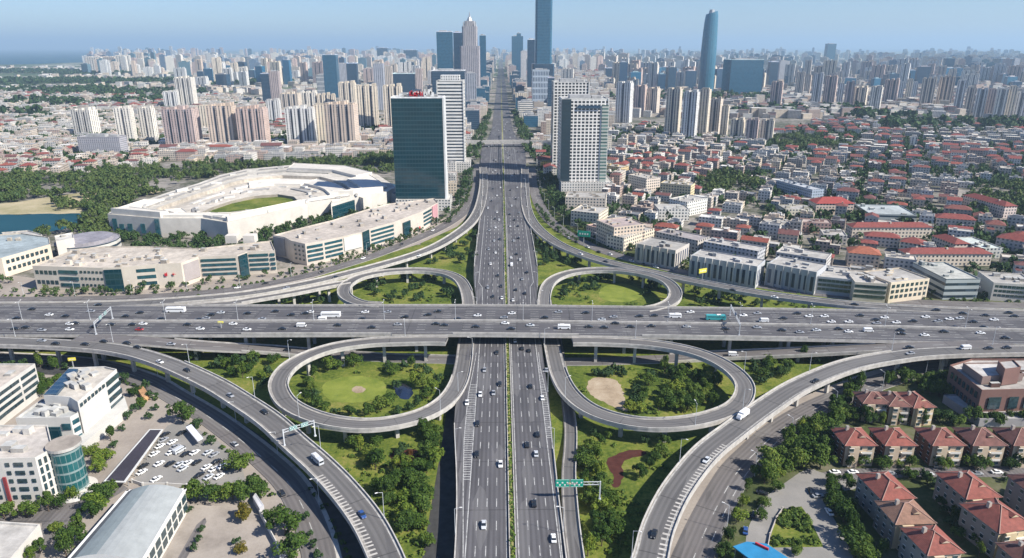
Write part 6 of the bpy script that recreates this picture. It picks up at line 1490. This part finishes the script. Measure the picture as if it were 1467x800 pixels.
ST = [PP(l) for l in ([(60,420),(300,410),(400,398),(398,403),(300,416),(60,426)], [(400,396),(470,384),(560,356),(630,322),(636,325),(570,360),(480,388),(404,402)], [(650,306),(672,262),(676,240),(686,240),(680,262),(660,306)], [(765,262),(782,300),(830,335),(900,366),(990,386),(1100,402),(1200,416),(1350,428),(1500,430),(1500,422),(1350,420),(1200,408),(1100,392),(1000,376),(930,362),(880,345),(850,330),(820,312),(800,290),(792,262)])]
def row_trees(lines, sp, r0, r1, seed, name, look):
    rg_ = random.Random(seed); it = []
    for L in lines:
        W = [Vector(G2(*p)) for p in L]
        for a, b in zip(W, W[1:]):
            n_ = max(1, int((b-a).length/sp))
            for k in range(n_):
                if rg_.random() < .14: continue
                p = a.lerp(b, (k+rg_.random()*.5)/n_); it.append((p.x+rg_.uniform(-1,1), p.y+rg_.uniform(-1,1), rg_.uniform(r0, r1), rg_.random()))
    me = np_crowns(it, nq=150, leaf=.12, seed=seed); o = bpy.data.objects.new(name, me); COL.objects.link(o); o['kind'] = 'stuff'; tag(o, look, 'trees')
row_trees([[(60,419),(120,420),(200,416),(300,408),(372,399),(440,385)],[(60,424),(200,421.5),(300,414)],[(400,396),(445,388),(500,372),(560,352),(610,330),(640,312)],[(640,322),(668,290),(676,260)],[(0,404),(40,410),(60,414)],[(0,418),(60,422)],
  [(778,282),(800,306),(830,328),(870,346),(920,362),(980,377),(1060,392),(1150,407),(1250,418),(1350,425),(1480,428)],[(840,340),(900,358),(960,372)],[(1100,396),(1180,408),(1260,416),(1340,420)],[(1362,408),(1420,418),(1480,422)],[(770,300),(790,326),(830,350)]], 8.0, 2.4, 3.8, 61, 'kerbside_trees', 'rows of young trees along the kerbs in front of malls and blocks')
scatter_mass('avenue_side_trees', [PP([(776,240),(797,240),(803,285),(835,318),(858,336),(838,334),(806,314),(786,290),(774,262)]), PP([(668,232),(677,238),(672,275),(656,300),(640,310),(650,296),(662,270)])], 1/45, 3, 5.5, 'dense dark trees between the service roads and the buildings along the expressway', 33, nq=100, leaf=.14)
scatter_mass('street_trees', ST, 1/75, 2.6, 4.0, 'street trees lining the upper service roads in front of the malls and blocks', 5, nq=90, test=True, keep=lambda x, y: random.Random(int(x*5+y)).random() < .5)
UR = [right, rightfar, left, leftmid, cent, r2]
def patch(x, y): return math.sin(x*.017+y*.011)+math.sin(x*.031-y*.023+1)+random.Random(int(x*7+y*3)).uniform(-1.2,1.2) > -.2
AV = [[(-64,1080),(-37,1060),(-33,1450),(-28,1900),(-40,1900),(-50,1450)],[(36,1060),(64,1080),(50,1450),(36,1900),(25,1900),(30,1450)]]
scatter_mass('avenue_trees', AV, 1/110, 3.5, 6, 'dark trees lining both sides of the distant avenue', 21, nq=40, leaf=.22)
scatter_mass('city_trees', UR, 1/64, 2.6, 5.6, 'dark green trees growing between the packed houses of the old quarters', 7, nq=34, keep=patch, leaf=.24, test=True)
rg_ = random.Random(40); FW = []
for (x0,x1,y0,y1) in ((-40,260,117,121),(-40,170,130,134),(60,300,134,138),(0,130,148,153),(130,240,146,150),(-40,60,165,168),(60,200,106,108.5),(300,420,118,123),(860,1130,140,146),(1040,1240,160,166),(1240,1500,178,186),(1180,1330,168,172),(-40,110,103,105)): FW.append(PP([(x0,y1),(x0+20,(y0+y1)/2),(x0+30,y0),((x0+x1)/2,y0-1),(x1-10,y0),(x1,(y0+y1)/2),(x1-20,y1),((x0+x1)/2,y1+1)]))
for W in FW: occupy(W, 0)
scatter_mass('distant_woods', FW, 1/700, 9, 15, 'distant dark tree belts between the pale quarters near the horizon', 12, nq=26, leaf=.3)
# ------------------------------------------------------------------ vehicles
def loft(mb, secs, mat=0, col=(1,1,1)):
    """secs: list of (x, halfwidth bottom, halfwidth top, z bottom, z top); closed body along x"""
    def ringp(s): x, wb_, wt_, zb, zt = s; zm = zb+(zt-zb)*.55; return [(x,-wb_,zb),(x,-wb_*1.02,zm),(x,-wt_,zt),(x,wt_,zt),(x,wb_*1.02,zm),(x,wb_,zb)]
    rs = [ringp(s) for s in secs]
    for A, B in zip(rs, rs[1:]):
        for i in range(6): j = (i+1)%6; mb.face([A[i],B[i],B[j],A[j]], mat, col)
    mb.face(rs[0], mat, col); mb.face(list(reversed(rs[-1])), mat, col)
def make_car():
    root = empty('car', 0, 0)
    b = MB(); loft(b, [(-2.3,.72,.70,.42,.78),(-2.2,.86,.80,.3,.92),(-1.5,.9,.84,.22,.98),(-.9,.91,.84,.2,.96),(.7,.91,.84,.2,.92),(1.5,.9,.8,.22,.82),(2.1,.84,.72,.3,.70),(2.28,.68,.6,.42,.6)]); loft(b, [(-1.05,.62,.58,1.40,1.44),(-.6,.64,.58,1.40,1.47),(.2,.62,.56,1.38,1.45)])
    b.obj('body', M['car'], root, smooth=False)
    g = MB(); loft(g, [(-1.75,.76,.74,.90,.93),(-1.0,.78,.62,.9,1.42),(.3,.78,.60,.88,1.41),(1.05,.76,.74,.86,.89)]); g.obj('window', M['carglass'], root)
    w = MB(); w.cyl((0,-.1,0),(0,.1,0),.33,n=10); w.cyl((0,-.115,0),(0,.115,0),.18,n=8,mat=1); me = w.mesh('wheel', [M['tyre'], M['metal']])
    for x in (-1.42, 1.40):
        for y in (-.86, .86): o = bpy.data.objects.new('wheel', me); COL.objects.link(o); o.parent = root; o.location = (x, y, .33)
    h = MB(); h.box(2.19,-.56,.55,.12,.3,.14,0,0,0); hm_ = h.mesh('headlight', [M['white']])
    for y in (0, 1.12): o = bpy.data.objects.new('headlight', hm_); COL.objects.link(o); o.parent = root; o.location = (0, y, 0)
    return root
def make_van(L=5.4, W=1.95, H=2.2, bus=False, truck=False):
    root = empty('bus' if bus else ('truck' if truck else 'van'), 0, 0); hl, hw_ = L/2, W/2; b = MB()
    if truck:
        loft(b, [(-hl,hw_,hw_,.7,H),(hl*.45,hw_,hw_,.7,H)]); b.obj('cargo_box', M['car'], root); b = MB(); loft(b, [(hl*.5,hw_*.95,hw_*.9,.4,H*.78),(hl*.8,hw_*.95,hw_*.85,.4,H*.76),(hl,hw_*.9,hw_*.8,.4,H*.4)]); b.obj('cab', M['car'], root)
        g = MB(); loft(g, [(hl*.78,hw_*.86,hw_*.8,H*.45,H*.72),(hl*.93,hw_*.86,hw_*.8,H*.44,H*.47)]); g.obj('window', M['carglass'], root)
    else:
        loft(b, [(-hl,hw_*.96,hw_*.9,.45,H-.15),(-hl+.2,hw_,hw_*.92,.32,H),(hl-.9,hw_,hw_*.92,.32,H),(hl-(.25 if bus else .9)+.1,hw_,hw_*.88,.32,H*(.98 if bus else .9)),(hl-.05,hw_*.95,hw_*.85,.4,H*(.9 if bus else .45))]); b.obj('body', M['car'], root)
        g = MB(); g.box(-.1,0,H*.52,L*.88,W+.03,H*.26,0,0,0,bottom=True); g.box(hl-.5,0,H*.5,.95 if bus else .7,W*.84,H*.3,0,0,0,bottom=True); g.obj('window', M['carglass'], root)
        if bus:
            a = MB(); a.box(-L*.15,0,H-.02,2.4,1.4,.3,0,0,0,(1,1,1)); a.obj('roof_unit', M['white'], root)
    r_ = .48 if (bus or truck) else .36
    w = MB(); w.cyl((0,-.14,0),(0,.14,0),r_,n=10); me = w.mesh('wheel', [M['tyre']])
    for x in (-hl*.6, hl*.66):
        for y in (-hw_+.12, hw_-.12): o = bpy.data.objects.new('wheel', me); COL.objects.link(o); o.parent = root; o.location = (x, y, r_)
    return root
PROT = {'car': make_car(), 'van': make_van(), 'bus': make_van(11.5, 2.5, 3.1, True), 'truck': make_van(7.6, 2.35, 3.0, False, True), 'minibus': make_van(7.2, 2.1, 2.6, True)}
used = set()
CC = {'w': ((0.78,0.78,0.77), 'white'), 'k': ((0.018,0.019,0.022), 'black'), 'g': ((0.30,0.31,0.33), 'grey'), 'r': ((0.32,0.02,0.02), 'red'), 'b': ((0.03,0.08,0.25), 'blue'), 't': ((0.05,0.32,0.33), 'teal'), 's': ((0.5,0.52,0.54), 'silver'), 'd': ((0.10,0.02,0.02), 'dark red')}
def heading(road, x, y):
    P_ = ROADS[road]; i = min(range(len(P_)-1), key=lambda k: (P_[k][0]-x)**2+(P_[k][1]-y)**2); j = min(i+1, len(P_)-1); i = max(0, j-1)
    return math.atan2(P_[j][1]-P_[i][1], P_[j][0]-P_[i][0]), P_[i][2]
def vehicle(px, py, c, place, road=None, rev=False, ang=None, z=None, kind='car', group=None, at=None):
    if road:
        x, y = G2(px, py, 8); _, z = heading(road, x, y)
        x, y = G2(px, py, z+.6); a, z = heading(road, x, y)
        if rev: a += math.pi
        z += .04
    else: a = ang; x, y = at if at else G2(px, py, z+.6)
    src = PROT[kind]
    if kind in used: o = copy_tree(src)
    else: o = src; used.add(kind)
    o.location = (x, y, z); o.rotation_euler = (0, 0, a)
    for ch in o.children:
        if ch.name.startswith(('body','cab','cargo')): ch.color = (*CC[c][0], 1)
    tag(o, CC[c][1]+' '+{'car':'car','van':'van','bus':'coach','truck':'box truck','minibus':'minibus'}[kind], {'bus':'bus','minibus':'bus','truck':'truck'}.get(kind, kind), place, group or 'vehicles '+place, Vector((x,y,z)))
    return o
FARC = "on the crossing highway's far carriageway"; NEARC = "on the crossing highway's near carriageway"
for e in '45,443,k 23,456,k 93,453,k 252,446,w,bus 200,448,k 179,453,k 302,451,k 316,448,s 295,456,g 284,458,k 354,449,k 394,446,k 417,451,k 437,449,k 444,447,w 474,453,w,bus 461,458,w,van 523,447,w 518,457,k 580,454,k 613,451,k 627,446,k 684,452,w 733,449,w 722,455,g 839,448,k 879,454,g 916,453,k 937,452,k 967,454,w,minibus 989,447,w 1025,457,t,bus 1065,452,w 1094,460,w,van 1122,456,k 1159,453,w 1181,453,w 1191,461,w 1216,461,w 1254,458,k 1267,455,w 1256,463,g 1284,462,w 1326,454,w 1344,460,g 1360,457,w 1411,452,k 1424,458,w 1445,448,k 1453,453,k 1394,461,k 1341,444,k 1375,456,s 1085,449,g 1142,449,k 1232,452,k 1308,460,k 130,446,g 70,451,w 230,457,k 375,457,g 555,447,g 655,457,k 780,455,k 800,447,g 862,458,s'.split():
    p = e.split(','); vehicle(float(p[0]), float(p[1]), p[2], FARC, 'cross_highway', True, kind=p[3] if len(p) > 3 else 'car')
for e in '100,464,w 108,463,k 135,468,k 160,465,k 190,465,k 205,464,w 200,472,r 22,471,k 37,469,k 100,472,w 269,465,k 287,471,w 334,464,w 354,472,w 432,467,w,van 484,466,k 533,469,k 625,464,k 637,466,k 682,468,k 724,463,w 733,471,k 808,470,w,minibus 844,468,k 866,469,k 882,463,k 904,468,k 934,467,k 984,468,g 1040,471,k 1121,473,k 1146,476,g 1202,471,k 1216,475,w 1244,474,w,van 1291,473,k 1292,478,k 1353,475,k 1369,469,k 1410,469,k 1405,477,w 1441,484,k 1085,469,g 1170,473,s 1325,480,w 570,465,g 405,471,k 60,473,g 760,466,s'.split():
    p = e.split(','); vehicle(float(p[0]), float(p[1]), p[2], NEARC, 'cross_highway', False, kind=p[3] if len(p) > 3 else 'car')
for e in '80,492,k,car 122,493,k,car 149,489,k,car 182,491,k,car 197,497,k,car 229,518,w,car 268,530,k,car 379,590,k,car 455,660,s,bus 519,737,b,car 60,488,g,car 330,566,g,car'.split():
    p = e.split(','); vehicle(float(p[0]), float(p[1]), p[2], 'on the ramp curving to the lower left', 'ramp_lower_west', False, kind='minibus' if p[3] == 'bus' else p[3])
for e in '1064,596,w,truck 1012,659,s,car 937,765,k,car 1304,506,g,car 1383,499,w,van 1416,499,k,car 1442,498,k,car 1168,545,k,car'.split():
    p = e.split(','); vehicle(float(p[0]), float(p[1]), p[2], 'on the ramp curving to the lower right', 'ramp_lower_east', True, kind=p[3])
vehicle(1050, 509, 'w', 'on the low road under the highway, right side', 'service_road_east', False, kind='van'); vehicle(1304, 497, 'k', 'on the low road under the highway, right side', 'service_road_east'); vehicle(412, 503, 'k', 'on the low road under the highway, left side', 'service_road_west'); vehicle(245, 492, 'g', 'on the low road under the highway, left side', 'service_road_west')
vehicle(404, 706, 'k', 'on the service road at the lower left', 'frontage_road_southwest', True); vehicle(336, 636, 'g', 'on the service road at the lower left', 'frontage_road_southwest', True)
EXL = 'on the nearer left carriageway'; EXR = 'on the nearer right carriageway'
def onmain(px, py, c, place, rev, kind='car'):
    x, y = G2(px, py, 6.6)
    if y > 900: x, y = G2(px, py, 3)
    z = float(np.interp(y, [q[1] for q in main_ctrl], [q[2] for q in main_ctrl]))+.04
    vehicle(px, py, c, place, None, False, -math.pi/2 if rev else math.pi/2, z, kind, at=(x, y))
for e in '669,577,w 688,565,w 684,607,k 683,651,k 717,665,w 693,752,s 716,550,k 707,563,g 694,530,g 712,505,k'.split(): p = e.split(','); onmain(float(p[0]), float(p[1]), p[2], EXL, True)
for e in '738,488,w 748,499,k 758,502,k 760,553,k 777,570,w 770,622,k 755,637,k 768,650,s 765,721,k 793,771,w 783,530,g'.split(): p = e.split(','); onmain(float(p[0]), float(p[1]), p[2], EXR, False)
FX = 'on the farther left carriageway'; FY = 'on the farther right carriageway'
for e in '704,288,k 712,304,w 715,315,w 709,314,k 710,326,w 700,357,g 710,362,w 706,425,k 719,427,w 699,412,g 713,395,k 703,378,w 716,343,k 712,280,w 706,270,k 717,268,w 701,330,g 718,410,k 708,345,s 699,298,w'.split(): p = e.split(','); onmain(float(p[0]), float(p[1]), p[2], FX, True)
for e in '739,285,k 737,315,k 742,324,k 743,341,k 731,324,w 732,369,w 733,380,w,van 740,364,k 739,415,k 730,307,k 748,400,g 736,345,s 745,372,w 752,420,k 733,295,w 744,305,g 731,272,k 741,268,w 755,390,k 735,430,w'.split(): p = e.split(','); onmain(float(p[0]), float(p[1]), p[2], FY, False, p[3] if len(p) > 3 else 'car')
rg_ = random.Random(8)
for k in range(46):
    y = rg_.uniform(900, 1700); side = rg_.choice((-1,1)); x = X0+side*rg_.choice((4,7.5,11,14.5,18,24,28)); c = rg_.choice('wwkkgs')
    z = float(np.interp(y, [q[1] for q in main_ctrl], [q[2] for q in main_ctrl]))+.04
    o = copy_tree(PROT['car']); o.location = (x, y, z); o.rotation_euler = (0,0,math.pi/2)
    for ch in o.children:
        if ch.name.startswith('body'): ch.color = (*CC[c][0],1)
    tag(o, CC[c][1]+' car', 'car', 'on the distant widened expressway', 'cars on the distant widened expressway', Vector((x,y,z)))
PKS = []; PK = 'parked in the car park'
for e in '245,648,w 257,646,w,van 266,650,w 279,648,w 298,648,s 307,651,g 228,664,w 244,664,w 257,665,k 269,663,w 282,662,k 296,669,w 310,661,w 306,672,w 286,680,k 291,679,w 299,683,s 314,682,w 237,622,k 234,630,g 229,639,w 221,650,w 217,657,w 260,620,k 206,667,k 203,676,w 224,686,w 251,640,g 288,652,w 318,668,w 236,664,k 252,649,w 273,648,g 291,647,w 303,662,w 321,661,s 326,669,w 279,681,w 306,684,w 322,681,k 231,634,w 226,643,w 214,661,s 247,633,w 284,664,s 316,655,w 262,671,w 249,672,s'.split():
    p = e.split(','); q0 = G2(float(p[0]), float(p[1]))
    if any(math.hypot(q0[0]-a_, (q0[1]-b_)*.62) < 2.5 for a_, b_ in PKS): continue
    PKS.append(q0); vehicle(float(p[0]), float(p[1]), 'k' if len(PKS) % 5 == 3 else 's' if len(PKS) % 7 == 2 else p[2], PK, None, ang=R(62), z=.1, kind=p[3] if len(p) > 3 else 'car')
for e in '1093,719,d,-20 1080,737,k,60 1068,760,b,70 1092,706,k,-20 1162,703,k,80 1172,710,g,10 1188,733,w,90 1196,676,w,5 1222,676,w,5 1276,678,g,4 1302,678,k,0 1330,679,s,6 1400,678,g,0 1428,676,w,0 1290,676,k,4'.split():
    p = e.split(','); vehicle(float(p[0]), float(p[1]), p[2], 'parked in the right hand estate', None, ang=R(float(p[3])), z=.12)
for e in '815,341,w 826,347,k 842,354,w 858,361,k 874,364,w 888,370,g 905,374,w 922,379,k 940,383,w 800,332,k'.split():
    p = e.split(','); vehicle(float(p[0]), float(p[1]), p[2], 'on the service road at the upper right', 'frontage_road_east')
for e in '380,406,k 340,412,w 460,390,k 520,370,w 575,350,k 620,330,w 645,318,k'.split():
    p = e.split(','); vehicle(float(p[0]), float(p[1]), p[2], 'on the service road at the upper left', 'frontage_road_west')
for e in '770,341,k 832,364,w 868,375,k 1050,416,k 1110,426,w 1225,436,k 1380,449,k'.split():
    p = e.split(','); vehicle(float(p[0]), float(p[1]), p[2], 'on the upper right ramp', 'ramp_upper_east')
for e in '600,366,w 480,398,k 140,437,k 410,413,g'.split():
    p = e.split(','); vehicle(float(p[0]), float(p[1]), p[2], 'on the upper left ramp', 'ramp_upper_west')
for k in list(PROT):
    if k not in used:
        for ch in list(PROT[k].children): bpy.data.objects.remove(ch)
        bpy.data.objects.remove(PROT[k])

# ------------------------------------------------------------------ street lamps and signs
def make_lamp(h=10.5, arms=1):
    root = empty('street_lamp', 0, 0)
    t = MB(); t.cyl((0,0,0),(0,0,h),.13,.08,6); t.cyl((0,0,0),(0,0,.5),.22,.2,6); t.obj('pole', M['lampm'], root)
    for s in ((1,) if arms == 1 else (-1, 1)):
        t = MB(); t.cyl((0,0,h-.1),(s*1.9,0,h+.5),.07,.05,5); t.obj('arm', M['lampm'], root)
        t = MB(); t.box(s*2.2,0,h+.42,.95,.34,.16,0,0,0,bottom=True); t.obj('lamp_head', M['white'], root)
    return root
LP = {1: make_lamp(), 2: make_lamp(11, 2)}; lused = set()
def lamp(x, y, z, a, place, arms=1):
    o = copy_tree(LP[arms]) if arms in lused else LP[arms]; lused.add(arms); o.location = (x, y, z); o.rotation_euler = (0,0,a)
    tag(o, ('double' if arms == 2 else 'single')+' arm street lamp', 'street lamp', place, 'street lamps '+place, Vector((x,y,z+8)))
for nm, off, z, stp, place, i0 in (('cross_highway', 0, 1.1, 5, 'on the divider of the crossing highway', 3),('ramp_lower_west', 5.3, .6, 13, 'on the lower left ramp', 12),('ramp_lower_east', 5.3, .6, 13, 'on the lower right ramp', 6),('loop_lower_west', -4.4, .6, 16, 'on the lower left loop', 6),('loop_lower_east', 4.4, .6, 16, 'on the lower right loop', 8),('frontage_road_southwest', 6.2, 0, 9, 'along the lower left service road', 40),('frontage_road_southeast', -6.6, 0, 9, 'along the lower right service road', 2),('frontage_road_west', -6.8, 0, 9, 'along the upper left service road', 2),('frontage_road_east', 6.8, 0, 9, 'along the upper right service road', 4)):
    P_ = ROADS[nm]
    for i in range(i0, len(P_)-2, stp):
        x, y = offs(P_, i, off); px_, py_ = pix((x, y, P_[i][2]))
        if px_ < -5 or px_ > 1475 or py_ > 805: continue
        a = math.atan2(P_[i+1][1]-P_[i][1], P_[i+1][0]-P_[i][0]); lamp(x, y, P_[i][2]+z-.02, a+(math.pi/2 if off <= 0 else -math.pi/2), place, 2 if off == 0 else 1)
for y in range(200, 900, 52):
    for side in (-1, 1):
        if 340 < y < 430: continue
        w_ = float(np.interp(y, [q[1] for q in main_ctrl], [q[3 if side < 0 else 4] for q in main_ctrl])); zz = float(np.interp(y, [q[1] for q in main_ctrl], [q[2] for q in main_ctrl]))
        lamp(X0+side*(w_-.1), y, zz, 0 if side < 0 else math.pi, 'at the edge of the expressway')
M['sign_pale'] = flat('sign_back', (0.16,0.30,0.30), .5, var=.1)
def gantry(px, py, z0, span, h, rot, panels, look, place='', post_off=0, two=True):
    x, y = G2(px, py, z0); root = empty('sign_gantry', x, y, z0, rot)
    for s in ((-1, 1) if two else (1,)):
        t = MB(); t.box(s*span/2, 0, 0, .45, .45, h+.6, 0, 0, 0); t.box(s*span/2,0,0,.9,.9,.5,0,0,0); t.obj('post', M['lampm'], root)
    t = MB()
    for zz in (h-.9, h+.3): t.box(0, 0, zz, span, .22, .22, 0, 0, 0, bottom=True)
    n_ = int(span/1.6)
    for k in range(n_): a = -span/2+k*span/n_; b = a+span/n_; t.cyl((a,0,h-.8 if k%2 else h+.4),(b,0,h+.4 if k%2 else h-.8),.06,n=4,caps=False)
    t.obj('beam', M['lampm'], root)
    for (cx_, w_, hh, m_) in panels:
        t = MB(); t.box(cx_, -.35, h-hh*.45, w_, .15, hh, 0, 0, 0, bottom=True); pn = t.obj('sign_panel', M[m_], root)
        t = MB(); rg2 = random.Random(int(abs(cx_)*10)+2)
        for q in range(5): t.box(cx_-w_*.36+q*w_*.18, -.45, h-hh*.45+hh*(.2 if q%2 else .5), w_*.12, .05, hh*.16+.05, 0, 0, 0, bottom=True)
        t.box(cx_, -.45, h-hh*.45+.08, w_*.96, .05, .07, 0,0,0,bottom=True); t.box(cx_, -.45, h-hh*.45+hh-.14, w_*.96, .05, .07, 0,0,0,bottom=True); t.obj('lettering', M['white'], pn)
    tag(root, look, 'sign gantry', place, None, Vector((x,y,z0+h)))
gx = gantry(829, 716, 6.0, 15.5, 7.2, 0, [(-6.2,5.0,3.2,'green_sign'),(-.9,4.6,3.2,'green_sign'),(-2.6,4.2,.7,'yellow')], 'cantilever gantry with bright green road signs beside the right carriageway', two=False)
gantry(430, 632, 9.3, 13, 7, R(35), [(-2.3,3.2,1.9,'sign_pale'),(2.4,3.0,1.9,'sign_pale')], 'gantry with teal road signs spanning the lower left ramp')
gantry(150, 468, 13.0, 24, 7, R(98), [(-4,3.4,2.0,'sign_pale'),(3,3.4,2.0,'sign_pale')], 'gantry with pale teal signs across the left part of the crossing highway')
gantry(1052, 466, 13.0, 30, 6.5, R(82), [(0,4,2.4,'metal')], 'bare grey gantry across the crossing highway right of the expressway')
def board(px, py, z0, w, h, ph, m_, look, rot=0):
    x, y = G2(px, py, z0); root = empty('billboard', x, y, z0, rot); t = MB(); t.cyl((0,0,0),(0,0,ph),.35,.3,8); t.obj('post', M['metal'], root)
    t = MB(); t.box(0,0,ph,w,.6,h,0,0,0,bottom=True); pn = t.obj('panel', M[m_], root)
    t = MB()
    for q in range(4): t.box(-w*.3+q*w*.2,-.36,ph+h*.35,w*.11,.08,h*.3,0,0,0,bottom=True)
    t.obj('lettering', M['white'], pn); tag(root, look, 'billboard', '', None, Vector((x,y,z0+ph)))
board(836, 352, 0, 11, 5, 8, 'green_sign', 'pale green billboard beside the upper right service road', R(-20))
board(1005, 408, 0, 7, 3.2, 9, 'yellow', 'bright yellow sign board beside the upper right ramp', R(25))
board(107, 534, 0, 3.6, 1.6, 7, 'yellow', 'yellow sign board on a post above the campus garden', R(10))
board(317, 470, 13, 3, 1.0, 3, 'yellow', 'small yellow sign on the crossing highway left of the loops', R(0))
finish_labels()
